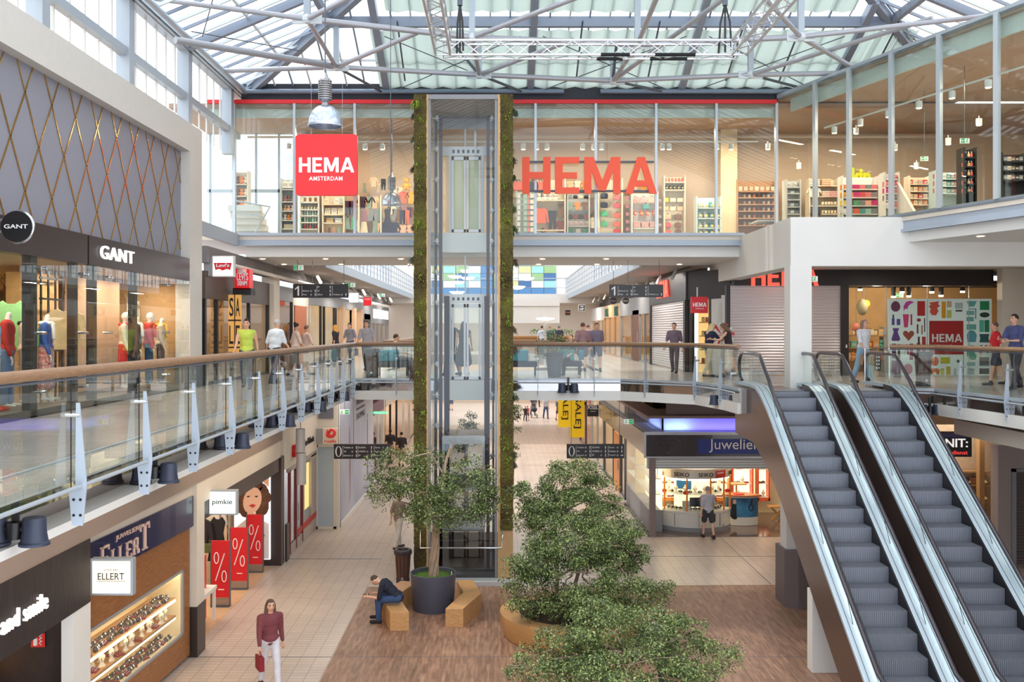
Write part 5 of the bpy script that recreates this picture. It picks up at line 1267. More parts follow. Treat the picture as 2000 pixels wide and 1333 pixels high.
m = MB(); m.box(PX(403, 21.4)-.2, PX(403, 21.4), 21.3, 21.4, 0.1, 1.5); tag(m.build('sale_board', RED), 'red board edge beside the cream column at the shop entrance', 'board')
rk = thing('clothes_rack', 'chrome clothes rack just inside the open clothes shop', 'rack', (-7.5, 24.6, 0))
m = MB()
for x in (-8.3, -6.9): m.tube([(x, 24.6, .01), (x, 24.6, 1.75)], .02, 6)
m.tube([(-8.3, 24.6, 1.75), (-6.9, 24.6, 1.75)], .02, 6); m.build('rail', CHROME, rk)
for i, (x, k, c_, z) in enumerate(((-7.35, 'sweater', (228, 216, 200), 1.95), (-7.1, 'dress', (36, 32, 36), 1.25), (-7.6, 'sweater', (40, 34, 40), 1.35), (-7.3, 'bag', (86, 92, 50), 1.0), (-7.75, 'shirt', (236, 230, 222), 1.0), (-8.0, 'dress', (70, 46, 44), 1.3))):
    good(k, x, 24.5-.08*i, z, c_, ['cream pullover hanging highest in the open clothes shop', 'long black dress hanging beside the poster', 'black pullover on the chrome rack', 'olive bag hanging on the chrome rack', 'white top hanging low on the chrome rack', 'brown dress at the left of the chrome rack'][i], 'garment', None, (1.5, 1.7, 1.5, 1.3, 1.4, 1.5)[i])
tb = thing('display_table', 'low white display table behind the cream column', 'table', (-6.7, 20.6, 0)); m = MB(); m.box(-7.2, -6.3, 20.5, 21.6, .7, .78); m.build('tabletop', WHITE, tb)
for x in (-7.15, -6.35):
    for y in (20.55, 21.55): m = MB(); m.box(x-.03, x+.03, y-.03, y+.03, 0, .7); m.build('leg', WHITE, tb)
good('stack', -6.6, 20.9, .9, (214, 196, 170), 'folded beige clothes on the white display table', 'folded clothes', None)
# red lettered shop with door
rs_ = thing('travel_shopfront', 'grey shopfront with red letters, glass door and warm picture window', 'shopfront', (-5.95, 29, 0))
m = MB(); m.box(-6.0, -5.92, 27.3, 31.5, 0, .35); m.box(-6.0, -5.92, 27.3, 31.5, 2.45, 2.62); m.box(-6.0, -5.92, 30.6, 31.5, .35, 2.5); m.box(-6.0, -5.92, 29.3, 29.5, .35, 2.5); m.build('frame', mat('warm_grey_frame', (176, 166, 160), .5), rs_)
m = MB(); m.box(-5.98, -5.94, 27.4, 28.9, .02, .35); m.build('door_bottom', GREYW, rs_)
m = MB(); m.quad((-5.95, 27.35, .35), (-5.95, 29.3, .35), (-5.95, 29.3, 2.45), (-5.95, 27.35, 2.45)); m.quad((-5.95, 29.5, .6), (-5.95, 30.6, .6), (-5.95, 30.6, 2.45), (-5.95, 29.5, 2.45)); m.build('glass_pane', SHOPG, rs_)
m = MB()
for y in (27.45, 28.3, 29.2): m.box(-5.98, -5.9, y-.04, y+.04, .1, 2.5)
m.build('door_frame', mat('dark_red_frame', (120, 40, 44), .4), rs_)
m = MB(); m.tube([(-5.86, 28.35, .9), (-5.86, 28.35, 1.4)], .02, 6); m.build('door_handle', CHROME, rs_)
m = MB(); m.box(-6.03, -6.0, 29.5, 30.6, .9, 2.3); m.build('picture_panel', glow('warm_picture', (255, 214, 130), 1.4), rs_)
m = MB(); m.box(-5.93, -5.915, 28.5, 31.4, .42, .6); m.build('red_stripe', mat('stripe_red', (190, 44, 44), .5), rs_)
m = MB(); m.box(-8, -7.6, 27, 31.5, 0, 4); m.build('back_wall', MATS['warm_shop_wall'], rs_)
text('IUO', 1.25, .34, (-5.89, 27.6, 2.85), mat('red_letters', (214, 30, 36), .4), rs_, rot=(pi/2, 0, RZL), depth=.09, bold=.02)
text('Eine Webseite', 1.5, .2, (-5.89, 29.3, 2.95), BTXT, rs_, rot=(pi/2, 0, RZL), depth=.02)
fd = thing('frosted_door', 'tall frosted glass door facing us at the end of the grey shopfront', 'door', (-5.6, 31.5, 0))
m = MB(); x0, x1 = -5.95, -5.28
for a, b, c2, d in ((x0, x0+.08, 0, 2.75), (x1-.08, x1, 0, 2.75), (x0, x1, 0, .08), (x0, x1, 2.68, 2.75)): m.box(a, b, 31.42, 31.5, c2, d)
m.build('frame', CREAM, fd); m = MB(); m.box(x0+.08, x1-.08, 31.45, 31.47, .08, 2.68); m.build('frosted_pane', mat('frosted_blue_pane', (176, 192, 204), .3), fd)
m = MB(); m.box(x0+.1, x1-.1, 31.5, 31.54, 3.6, 4.3); tag(m.build('wall_panel', mat('slate_panel', (112, 112, 124), .5)), 'slate grey panel high above the frosted door', 'panel')
def ruefa(s, x0, x1, y, z0, z1):
    m = MB(); cx_, cz_ = (x0+x1)/2, z0+.36; m.tube([(cx_-.12+.04*i, y-.005, cz_+.10*cos(i*.8)) for i in range(3)]+[(cx_+.13*cos(a), y-.005, cz_+.11*sin(a)) for a in [pi/2-.35*i for i in range(14)]]+[(cx_-.03, y-.005, cz_-.02)], [.03+.002*i for i in range(17)]+[.02], 6); m.build('swirl', RED, s)
    text('ruefa', .38, .10, (x0+.06, y, z0+.05), RED, s, depth=.006, bold=.01)
lightbox(PX(630, 31.0), PX(662, 31.0), 31.0, PZ(868, 31.0), PZ(837, 31.0), 'square cream sign with red swirl and lettering above the frosted door', ruefa, frame=CREAM, face=mat('sign_cream', (226, 204, 184), .6), d=.1)
bn = thing('tube_column', 'grey two piece hanging cylinder below the left walkway', 'cylinder', (PX(587, 26.8), 26.8, 2.2))
x, y = PX(587, 26.8), 26.8; m = MB(); m.lathe([(0, 3.1), (.13, 3.1), (.13, 3.75), (0, 3.75)], (x, y), 20); m.build('upper_piece', mat('light_grey_tube', (186, 184, 186), .4), bn, smooth=True); m = MB(); m.lathe([(0, 2.2), (.135, 2.2), (.14, 2.7), (.13, 3.08), (0, 3.08)], (x+.02, y), 20); m.build('lower_piece', MATS['light_grey_tube'], bn, smooth=True)
m = MB(); m.tube([(x, y, 3.75), (x, y, 4.52)], .01, 5); m.build('cord', DSTEEL, bn)
# advertising wall
ad = thing('wall_poster', 'blue grey advertising wall with tall dancer and vertical lettering along the left passage', 'poster', (-5.2, 35, 0))
m = MB(); m.box(-5.2, -5.17, 31.75, 39.9, .15, 4.3); m.build('printed_sheet', mat('blue_grey_print', (148, 156, 180), .55, rgb2=(196, 196, 206), vscale=.35), ad)
m = MB(); m.box(-5.18, -5.14, 31.75, 39.9, 0, .15); m.build('skirting', WHITE, ad)
for w_, z_, s_ in (('UNBEGRENZT', 3.75, .22), ('SHOPPING', 3.2, .22)): text(w_, 2.2, s_, (-5.165, 35.2, z_), mat('print_dark', (62, 58, 72), .6), ad, rot=(pi/2, 0, RZL), depth=.004)
m = MB(); m.box(-5.168, -5.164, 35.2, 37.4, 3.55, 3.62); m.build('rule', MATS['print_dark'], ad)
m = MB(); m.cap((-5.165, 33.6, 3.0), (-5.165, 33.6, 3.1), .07, .07, 8); m.cap((-5.165, 33.6, 2.9), (-5.165, 33.7, 2.1), .1, .12, 8); m.cap((-5.165, 33.65, 2.1), (-5.165, 33.5, .5), .1, .03, 8); m.cap((-5.165, 33.75, 2.1), (-5.165, 33.8, .6), .1, .03, 8)
m.v = [(-5.168+(v[0]+5.165)*.03, v[1], v[2]) for v in m.v]; m.build('dancer_print', mat('dancer_print', (138, 112, 112), .6), ad)
m = MB(); m.cap((-5.165, 38.2, .8), (-5.165, 38.2, 2.9), .12, .1, 8); m.ell((-5.165, 38.2, 3.1), .1, 8); m.v = [(-5.168+(v[0]+5.165)*.03, v[1], v[2]) for v in m.v]; m.build('figure_print', mat('figure_print', (96, 88, 88), .6), ad)
# ================================================================ generic shopfront on a side wall
def side_unit(x, y0, y1, zf, zt, side, label, name='shopfront', header=.6, hcol=GREYW, frame=DSTEEL, inner=(226, 196, 160), door=None, doorcol=None, posts=(), depth=1.6, words=None, lit=0, hz=None):
    """side = +1: faces +x (left wall);  -1: faces -x (right wall)"""
    t = thing(name, label, 'shopfront', (x, (y0+y1)/2, zf)); s = side; X = lambda d: x-s*d        # d goes into the shop
    def bx(mb, d0, d1, a, b, c, d, mm=0): return mb.box(min(X(d0), X(d1)), max(X(d0), X(d1)), a, b, c, d, mm)
    m = MB(); bx(m, 0, .12, y0, y1, zt-header, zt); m.build('header', hcol, t)
    m = MB(); bx(m, 0, .1, y0, y0+.12, zf, zt-header); bx(m, 0, .1, y1-.12, y1, zf, zt-header); bx(m, .02, .08, y0, y1, zf, zf+.08)
    for p in posts: bx(m, 0, .1, p-.05, p+.05, zf, zt-header)
    m.build('frame', frame, t)
    m = MB(); m.quad((X(.05), y0, zf), (X(.05), y1, zf), (X(.05), y1, zt-header), (X(.05), y0, zt-header)); m.build('glass_pane', SHOPG, t)
    im = mat('inner_%d_%d_%d' % inner, inner, .8, var=.12, vscale=1.2)
    m = MB(); bx(m, depth, depth+.1, y0, y1, zf, zt); bx(m, 0.1, depth, y0, y0+.06, zf, zt-.1); bx(m, .1, depth, y1-.06, y1, zf, zt-.1); bx(m, .1, depth, y0, y1, zt-.12, zt-.06); m.build('inner_walls', im, t)
    m = MB(); bx(m, .4, .7, y0+.3, y1-.3, zt-.2, zt-.14); m.build('ceiling_light', glow('shop_strip', (255, 222, 178), 7), t)
    if door: m = MB(); bx(m, .0, .06, door[0], door[1], zf+.02, zf+2.3); d = m.build('door', doorcol or OAK, t); m = MB(); m.tube([(x+s*.04, door[0]+.12, zf+.9), (x+s*.04, door[0]+.12, zf+1.3)], .02, 6); m.build('door_handle', CHROME, d)
    if words:
        w, ww, hh, yy, zz, mm = words; text(w, ww, hh, (x+s*.02, yy if s > 0 else yy+ww, zz), mm, t, rot=(pi/2, 0, s*pi/2), depth=.05)
    return t
ORANGE = mat('orange_wood_door', (178, 92, 38), .4, var=.25, vscale=2, stretch=(4, 4, .6))
BLK2 = mat('black_band', (34, 26, 28), .4)
# upper level, left passage
side_unit(-7.35, 24.2, 31.0, F1, 8.0, 1, 'dark wooden clothes shopfront behind the white pillar on the upper left passage', header=.7, hcol=mat('dark_shop_band', (84, 70, 62), .5), frame=BLACK, inner=(150, 118, 92), posts=(25.3, 26.8, 28.6))
m = MB(); m.box(-7.6, -7.2, 31.0, 31.8, F1, 8.3); struct('wall_left_pilaster', m, CREAM)
side_unit(-7.35, 31.9, 34.6, F1, 8.0, 1, 'dark framed glass shopfront with reddish inside past the cream pilaster', header=.5, frame=BLK2, inner=(150, 108, 92))
side_unit(-7.35, 34.6, 37.4, F1, 8.0, 1, 'shopfront with tall orange wooden door on the upper left passage', header=.6, hcol=CREAM, frame=CREAM, inner=(190, 120, 70), door=(34.9, 37.0), doorcol=ORANGE)
side_unit(-7.35, 37.4, 44, F1, 8.0, 1, 'glazed shopfront with slim black posts before the hanging sign', header=.5, frame=BLK2, inner=(236, 222, 200), posts=(40.2, 41, 43.5))
side_unit(-7.35, 44, 52.6, F1, 8.0, 1, 'bright shopfront with beige columns far along the upper left passage', header=.5, frame=mat('beige_frame', (218, 186, 150), .6), inner=(240, 230, 214), posts=(46.5, 48.5, 51))
m = MB()
for y in (45.2, 48.8, 51.2): m.box(-7.5, -7.2, y-.35, y+.35, F1, 7.6)
struct('wall_left_columns', m, mat('beige_column', (222, 186, 154), .6))
side_unit(-7.35, 52.6, 56, F1, 8.0, 1, 'grey shopfront with a tall black door far along the upper left passage', header=.9, hcol=GREYW, frame=GREYW, inner=(40, 34, 34), door=(53, 55.6), doorcol=BLACK)
far = side_unit(-7.35, 56, 65, F1, 8.0, 1, 'grey shopfront with five lit square panels above brown doors', header=1.1, hcol=GREYW, frame=STEEL, inner=(150, 112, 98), posts=(58, 60, 62.5))
for k in range(5): m = MB(); m.box(-7.34, -7.32, 56.8+k*1.6, 58.0+k*1.6, 7.2, 7.75); m.build('lit_panel', glow('panel_white', (255, 255, 255), 1.3), far)
# light rail along the left soffit
m = MB(); m.tube([(-7.0, 24.5, 8.2), (-7.0, 52, 8.2)], .06, 8); tag(m.build('soffit_pipe', mat('cream_pipe', (222, 214, 204), .4), smooth=True), 'long cream pipe under the soffit along the upper left shops', 'pipe')
for k in range(10):
    y = 33+k*3.0
    t = thing('track_spot', 'small white tilted spot under the left gallery soffit', 'spotlight', (-6.7, y, 8.3), 'spots under the left gallery'); m = MB(); m.cap((-6.75, y, 8.5), (-6.6, y-.1, 8.25), .06, .06, 8); m.build('lamp_can', WHITE, t, smooth=True); m = MB(); m.tube([(-6.75, y, 8.5), (-6.75, y, 8.6)], .015, 5); m.build('stem', STEEL, t)
for k in range(10):
    y = 33+k*3.0
    t = thing('track_spot', 'small white tilted spot under the right gallery soffit', 'spotlight', (5.9, y, 8.3), 'spots under the right gallery'); m = MB(); m.cap((6.1, y, 8.5), (5.95, y-.1, 8.25), .06, .06, 8); m.build('lamp_can', WHITE, t, smooth=True); m = MB(); m.tube([(6.1, y, 8.5), (6.1, y, 8.6)], .015, 5); m.build('stem', STEEL, t)
# jeans shop signs
def batwing(s, x0, x1, y, z0, z1):
    w = x1-x0; cx_ = (x0+x1)/2; cz_ = (z0+z1)/2; m = MB()
    poly_y(m, [(cx_-.23, cz_+.09), (cx_+.23, cz_+.09), (cx_+.19, cz_-.10), (cx_+.1, cz_-.07), (cx_, cz_-.11), (cx_-.1, cz_-.07), (cx_-.19, cz_-.10)], y, .006); m.build('red_emblem', RED, s)
    text("Levi's", .33, .09, (cx_-.165, y-.008, cz_-.02), WTXT, s, depth=.006, bold=.02)
lightbox(PX(414, 24.4), PX(457, 24.4), 24.4, PZ(541, 24.4), PZ(500, 24.4), 'square white lit sign with red batwing emblem beside the white pillar', batwing, frame=WHITE, face=glow('lit_face_cold', (255, 255, 255), 1.1), d=.16, arm=True)
s = thing('shop_sign', 'red block sign with white lettering over the jeans shop window', 'sign', (-7.2, 25.8, 7.3))
x0, x1, y = PX(458, 26.2), PX(487, 26.2), 26.2; m = MB(); m.box(x0-.05, x1+.04, y, y+.5, PZ(576, y), PZ(563, y)); m.build('base_tray', BLACK, s)
m = MB(); m.box(x0, x1, y, y+.4, PZ(566, y), PZ(526, y)); m.build('red_block', mat('lit_red', (214, 26, 34), .4, emit=.35), s)
text("LEVI'S", x1-x0-.1, .2, (x0+.07, y-.01, PZ(548, y)), WTXT, s, depth=.02, bold=.006); text('DENIM', x1-x0-.15, .12, (x0+.09, y-.01, PZ(558, y)), WTXT, s, depth=.02, bold=.02); text('ORIGINAL', x1-x0-.15, .12, (x0+.09, y-.01, PZ(535, y)), WTXT, s, depth=.02, bold=.02)
s = thing('sale_sign', 'tall orange wood panel reading SALE in the jeans shop window', 'sign', (-7.1, 26.0, F1))
y = 26.2; x0, x1 = PX(446, y), PX(471, y)
m = MB(); m.box(x0, x1, y, y+.05, PZ(688, y), PZ(576, y)); m.build('panel', mat('lit_ply', (236, 174, 92), .5, emit=.25), s)
m = MB(); xm = (x0+x1)/2
for z in (PZ(626, y), PZ(679, y)): m.box(x0, x1, y-.012, y, z-.02, z+.02)
m.box(xm-.012, xm+.012, y-.012, y, PZ(688, y), PZ(576, y)); m.build('dividers', DARK, s)
for ch, x_, py in (('S', x0+.03, 618), ('A', xm+.03, 618), ('L', x0+.03, 672), ('E', xm+.03, 672)): text(ch, .11, .5, (x_, y-.008, PZ(py, y)), BTXT, s, depth=.008, bold=.004)
def blank(*a): pass
def word(w, ww, hh, dz, mm):
    def f(s, x0, x1, y, z0, z1): text(w, (x1-x0)*ww, hh, ((x0+x1)/2-(x1-x0)*ww/2, y, z0+dz), mm, s, depth=.006)
    return f
lightbox(PX(681, 38), PX(701, 38), 38, PZ(592, 38), PZ(572, 38), 'square white lit sign with thin black script on the upper left passage', word('Cathy Mancini', .8, .05, .2, BTXT), face=MATS['lit_face_cold'], d=.1, arm=False)
lightbox(PX(709, 41), PX(726, 41), 41, PZ(598, 41), PZ(580, 41), 'square red lit sign with white lettering on the upper left passage', word('HUBER', .7, .07, .25, WTXT), face=mat('sign_red', (226, 34, 48), .5, emit=.5), d=.1, arm=False)
# upper level, right passage
def shutter(x0, x1, y, zf, zt, mb=None, axis='x'):
    mb = mb or MB(); n = int((zt-zf)/.022); pts = []
    for i in range(n+1):
        z = zf+(zt-zf)*i/n; pts.append((.018*abs(sin(pi*(z-zf)/.088)), z))
    for (a, z0), (b, z1) in zip(pts[:-1], pts[1:]):
        if axis == 'x': mb.quad((x0, y-a, z0), (x1, y-a, z0), (x1, y-b, z1), (x0, y-b, z1))
        else: mb.quad((x0-a, y, z0), (x0-b, y, z1), (x0-b, x1, z1), (x0-a, x1, z0))
    return mb
SHUT = mat('shutter_slats', (206, 196, 194), .34, .45)
t = thing('roller_shutter', 'closed grey roller shutter on the side wall of the upper right passage', 'shutter', (6.3, 36, F1))
shutter(6.3, 39.3, 32.4, F1+.02, 7.5, axis='y').build('slat_curtain', SHUT, t)
for y_ in (32.1, 39.3): MB().box(6.24, 6.5, y_, y_+.3, F1, 7.5).build('guide_post', BLK2, t)
m = MB(); m.box(6.25, 6.6, 32.0, 39.7, 7.5, 8.45); m.build('fascia', BLK2, t)
blockword('HEMA', 2.4, .62, (6.22, 37.4, 7.72), glow('lit_red_letters', (255, 84, 66), 1.2), t, .05, -pi/2)
side_unit(6.3, 39.7, 49.5, F1, 8.0, -1, 'grey framed glass shopfront beyond the closed side shutter', header=.8, hcol=GREYW, frame=GREYW, inner=(206, 168, 132), posts=(41.5, 43, 45.5), door=(43, 45), doorcol=mat('brown_wood_panel', (124, 76, 52), .5))
u_ = side_unit(6.3, 49.5, 57, F1, 7.9, -1, 'pale wooden open shopfront with green letters on the upper right passage', header=.7, hcol=mat('pale_wood_band', (226, 190, 146), .5), frame=OAK, inner=(232, 196, 152), posts=(52, 54.5), words=('ICK', 1.3, .5, 50.2, 7.25, mat('teal_letters', (40, 110, 96), .5)))
text('ICK', 1.3, .45, (6.28, 55.9, 7.28), MATS['teal_letters'], u_, rot=(pi/2, 0, -pi/2), depth=.05)
side_unit(6.3, 57, 65, F1, 7.9, -1, 'white shopfront with dark doorway at the end of the upper right passage', header=.8, hcol=WHITE, frame=WHITE, inner=(196, 150, 110), posts=(59, 61.5))
for px, Y, col, w_, lab in ((1099+98, 41, BLACK, 'COCCULA', 'round black hanging sign under the right direction board'), (1222, 43.5, BLACK, 'COCCULA', 'second round black hanging sign farther back')):
    s = thing('projecting_sign', lab, 'sign', (PX(px, Y), Y, PZ(589, Y))); m = MB(); disc(m, (PX(px, Y), Y, PZ(588, Y)), .15, 24, t=.05); m.build('sign_face', col, s); text(w_, .22, .035, (PX(px, Y)-.11, Y-.055, PZ(589, Y)), WTXT, s, depth=.005)
def wmf(s, x0, x1, y, z0, z1):
    w = x1-x0; text('W', w*.6, w*.36, (x0+w*.2, y, z0+w*.52), WTXT, s, depth=.006, bold=.01); text('MF', w*.6, w*.34, (x0+w*.2, y, z0+w*.12), WTXT, s, depth=.006, bold=.01)
lightbox(PX(1130, 50), PX(1143, 50), 50, PZ(608, 50), PZ(595, 50), 'black square sign with bold white letters on the upper right passage', wmf, frame=WHITE, face=mat('sign_black_face', (20, 18, 20), .4), d=.1, arm=False)
lightbox(PX(1104, 56), PX(1114, 56), 56, PZ(616, 56), PZ(606, 56), 'small black square sign with orange lettering far down the right passage', word('Lounge', .7, .07, .12, mat('orange_letters', (232, 120, 50), .5, emit=.5)), frame=BLACK, face=MATS['sign_black_face'], d=.1, arm=False)
# ================================================================ store on the upper level, right
YH = 29.6
hs = thing('store_front', 'black fascia store front with red lettering behind the escalators', 'shopfront', (11, YH, F1))
m = MB(); m.box(7.25, 15.2, YH-.1, YH+.3, 7.86, 8.42); m.prism([(6.3, 32.0), (7.25, 30.0), (7.25, 30.3), (6.5, 32.2)], 7.5, 8.42); m.build('fascia', BLK2, hs)
blockword('HEMA', 2.05, .58, (PX(1465, YH), YH-.12, PZ(559, YH)), MATS['lit_red_letters'], hs, .06)
for px, w_ in ((1648, .12), (1421, .06)): x = PX(px, YH); MB().box(x-w_, x+w_, YH-.1, YH+.1, F1, 7.86).build('dark_post', BLK2, hs)
m = MB(); m.box(PX(1650, YH)-.01+.0, PX(1652, YH), YH-.12, YH-.10, 5.95, 6.05); m.build('wall_switch', WHITE, hs)
m = MB(); m.quad((PX(1655, YH), YH, F1), (PX(1938, YH), YH, F1), (PX(1938, YH), YH, 7.86), (PX(1655, YH), YH, 7.86)); m.build('glass_pane', SHOPG, hs)
m = MB()
for px in (1731, 1811, 1892): m.box(PX(px, YH)-.008, PX(px, YH)+.008, YH-.02, YH, F1, 7.86)
m.build('glass_joint', STEEL, hs)
m = MB(); m.box(7.3, 18.5, 33.0, 33.15, F1, 8.2); m.build('back_wall', mat('store_inner', (226, 178, 120), .8, var=.1, vscale=2), hs)
m = MB(); m.box(7.3, 18.5, YH+.4, 33, 7.95, 8.0); m.build('dark_ceiling', mat('dark_ceiling', (44, 32, 28), .8), hs)
for k, (x0_, x1_) in enumerate(((1425, 1540), (1583, 1641))):
    pass
t = thing('roller_shutter', 'wide closed grey roller shutter under the red store lettering', 'shutter', (8.3, YH, F1))
shutter(PX(1425, YH), PX(1641, YH), YH-.02, F1+.02, 7.86).build('slat_curtain', SHUT, t)
m = MB(); m.box(PX(1425, YH), PX(1641, YH), YH-.06, YH, F1+.02, F1+.1); m.build('bottom_bar', CHROME, t)
hw = thing('corner_window', 'narrow lit shop window with shelves beside the white panel at the passage corner', 'shop window', (6.7, 31, F1))
p0, p1 = Vector((6.42, 31.9, 0)), Vector((7.2, 30.1, 0)); 
m = MB(); m.quad((p0.x, p0.y, F1), (p0.x+.42, p0.y-.95, F1), (p0.x+.42, p0.y-.95, 7.5), (p0.x, p0.y, 7.5)); m.build('glass_pane', SHOPG, hw)
m = MB(); m.wall(p0.x+.44, p0.y-1.0, p1.x-.02, p1.y, F1, 7.6, .08); m.build('white_panel', mat('pale_grey_panel', (206, 208, 204), .4), hw)
m = MB(); m.wall(p0.x-.06, p0.y+.05, p0.x, p0.y-.1, F1, 7.6, .1); m.wall(p0.x+.38, p0.y-.85, p0.x+.44, p0.y-1.0, F1, 7.6, .1); m.build('frame', BLK2, hw)
for z in (5.4, 5.85, 6.3, 6.75): m = MB(); m.box(6.7, 7.2, 31.6, 32.0, z-.015, z+.015); m.build('shelf', WOODS, hw)
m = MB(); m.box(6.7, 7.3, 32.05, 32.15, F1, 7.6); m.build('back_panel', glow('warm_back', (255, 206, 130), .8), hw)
rnd = random.Random(9)
for z in (5.4, 5.85, 6.3, 6.75):
    for i in range(4):
        c_ = rnd.choice([(236, 200, 90), (226, 180, 110), (236, 226, 200), (200, 90, 60)])
        good('jar', 6.78+.12*i, 31.75, z+.09, c_, 'jar on a shelf of the narrow lit corner window', 'jar', 'jars in the narrow corner window', 1.)
s = thing('projecting_sign', 'square red store sign with white lettering over the narrow corner window', 'sign', (PX(1367, 30.2), 30.2, 6.9))
y = 30.2; x0, x1, z0, z1 = PX(1350, y), PX(1383, y), PZ(612, y), PZ(580, y); m = MB(); m.box(x0, x1, y, y+.1, z0, z1); m.build('panel', mat('sign_deep_red', (196, 26, 36), .45, emit=.15), s, bevel=.01)
blockword('HEMA', .42, .13, (x0+.055, y-.002, z0+.2), WTXT, s); text('AMSTERDAM', .26, .035, (x0+.13, y-.01, z0+.12), WTXT, s, depth=.005)
m = MB(); m.tube([(x0+.2, y+.05, z1), (x0+.2, y+.05, z1+.3)], .02, 6); m.build('hanger', WHITE, s)
# poster wall with printed goods
po = thing('poster', 'large white window poster printed with coloured household goods and a red square', 'poster', (12.8, YH, F1))
y = YH+.06; px0, px1 = PX(1735, y), PX(1937, y); pz0, pz1 = PZ(735, y), PZ(584, y)
m = MB(); m.box(px0, px1, y, y+.04, pz0, pz1); m.build('sheet', glow('poster_sheet', (224, 232, 230), .12), po)
PW, PH = px1-px0, pz1-pz0
def U(u, v): return (px0+u*PW, pz0+(1-v)*PH)     # u right, v down, 0..1
prints = {}
def pr(col, pts):
    prints.setdefault(col, []).append(pts)
def ell_(u, v, a, b, n=18): return [(u+a*cos(2*pi*i/n), v+b*sin(2*pi*i/n)) for i in range(n)]
def rec(u0, v0, u1, v1): return [(u0, v0), (u1, v0), (u1, v1), (u0, v1)]
pr((112, 40, 88), [(.07+.045*cos(a), .105+(.075 if sin(a) < 0 else .062)*sin(a)) for a in [2*pi*i/18 for i in range(18)]])
pr((206, 60, 170), [(.145, .1), (.17, .04), (.21, .025), (.25, .045), (.215, .065), (.19, .1), (.185, .135), (.165, .125), (.145, .16), (.15, .12)])
pr((200, 40, 40), rec(.28, .03, .355, .22)); pr((226, 90, 70), [(.395, .05), (.49, .03), (.48, .07), (.5, .09), (.47, .12), (.485, .16), (.46, .215), (.42, .21), (.4, .17), (.41, .13), (.39, .1), (.41, .08)])
pr((236, 160, 30), rec(.515, .035, .555, .25)); pr((226, 190, 150), rec(.565, .03, .61, .11)); pr((214, 214, 120), rec(.565, .145, .61, .25)); pr((196, 204, 206), rec(.645, .05, .72, .13)); pr((60, 60, 66), rec(.65, .145, .715, .165))
pr((110, 190, 192), [(.755, .03), (.855, .03), (.83, .1), (.78, .1)]); pr((20, 150, 98), rec(.885, .03, .975, .145)); pr((130, 196, 196), rec(.755, .155, .83, .21)); pr((120, 190, 190), rec(.755, .235, .825, .29)); pr((100, 180, 176), [(.785, .125), (.85, .125), (.85, .26), (.838, .26), (.838, .137), (.785, .137)])
pr((40, 60, 56), ell_(.93, .208, .048, .034)); pr((84, 64, 150), rec(.033, .25, .06, .34)); pr((98, 70, 160), rec(.08, .26, .115, .34)); pr((52, 40, 70), rec(.04, .205, .055, .25)); pr((226, 60, 130), [(.14, .2), (.2, .2), (.188, .37), (.152, .37)]); pr((196, 40, 70), rec(.215, .2, .23, .34))
pr((176, 40, 40), ell_(.295, .275, .02, .022)); pr((70, 60, 60), rec(.345, .25, .355, .43)); pr((120, 40, 46), rec(.275, .33, .29, .45)); pr((160, 30, 36), rec(.32, .34, .33, .46))
pr((98, 60, 140), [(.04, .38), (.105, .38), (.09, .43), (.115, .52), (.105, .545), (.035, .545), (.03, .52), (.052, .43)])
pr((168, 76, 62), [(.195, .545), (.145, .47), (.14, .44), (.155, .415), (.178, .415), (.195, .44), (.212, .415), (.235, .415), (.25, .44), (.245, .47)])
pr((180, 32, 36), rec(.395, .285, .725, .72)); pr((150, 40, 44), rec(.275, .57, .31, .73)); pr((60, 40, 44), rec(.285, .49, .303, .57)); pr((190, 50, 54), rec(.325, .49, .36, .73)); pr((104, 56, 110), rec(.033, .58, .075, .77)); pr((120, 70, 60), rec(.09, .585, .115, .77)); pr((170, 50, 90), rec(.205, .58, .24, .79)); pr((200, 70, 60), [(.155, .72), (.175, .58), (.19, .6), (.2, .72), (.185, .72), (.175, .64)])
pr((150, 110, 160), rec(.03, .8, .12, .98)); pr((214, 140, 160), ell_(.19, .91, .045, .07)); pr((230, 110, 40), ell_(.45, .81, .038, .06)); pr((232, 120, 40), [(.41, .9), (.47, .9), (.5, .92), (.49, .98), (.47, .98), (.46, .95), (.43, .95), (.425, .98), (.41, .98)]); pr((222, 206, 40), rec(.505, .755, .595, .84)); pr((226, 214, 90), rec(.505, .9, .54, .985)); pr((230, 190, 30), rec(.56, .875, .6, .985))
pr((70, 70, 74), [(.655, .8), (.668, .8), (.668, .785), (.682, .785), (.682, .8), (.695, .8), (.695, .815), (.682, .815), (.682, .83), (.668, .83), (.668, .815), (.655, .815)]); pr((206, 212, 214), rec(.63, .9, .66, .985)); pr((206, 212, 214), rec(.69, .88, .725, .97))
pr((120, 196, 180), rec(.755, .33, .85, .4)); pr((96, 170, 190), [(.757, .47), (.775, .42), (.8, .405), (.835, .42), (.855, .47), (.845, .56), (.765, .56)]); pr((90, 200, 180), rec(.88, .275, .925, .43)); pr((30, 140, 96), rec(.93, .275, .975, .43)); pr((34, 92, 100), [(.88, .455), (.975, .455), (.968, .51), (.975, .565), (.88, .565), (.888, .51)])
pr((110, 190, 170), [(.76, .6), (.83, .6), (.835, .7), (.855, .74), (.84, .79), (.8, .79), (.76, .74)]); pr((60, 74, 90), [(.885, .6), (.91, .6), (.92, .67), (.91, .71), (.88, .7)]); pr((60, 74, 90), [(.935, .6), (.955, .6), (.97, .69), (.955, .71), (.935, .66)]); pr((110, 110, 116), rec(.88, .755, .975, .87)); pr((44, 54, 74), rec(.88, .9, .975, .975)); pr((150, 206, 206), rec(.755, .82, .84, .87)); pr((190, 214, 216), rec(.76, .9, .83, .98))
m = MB(); mats_ = []
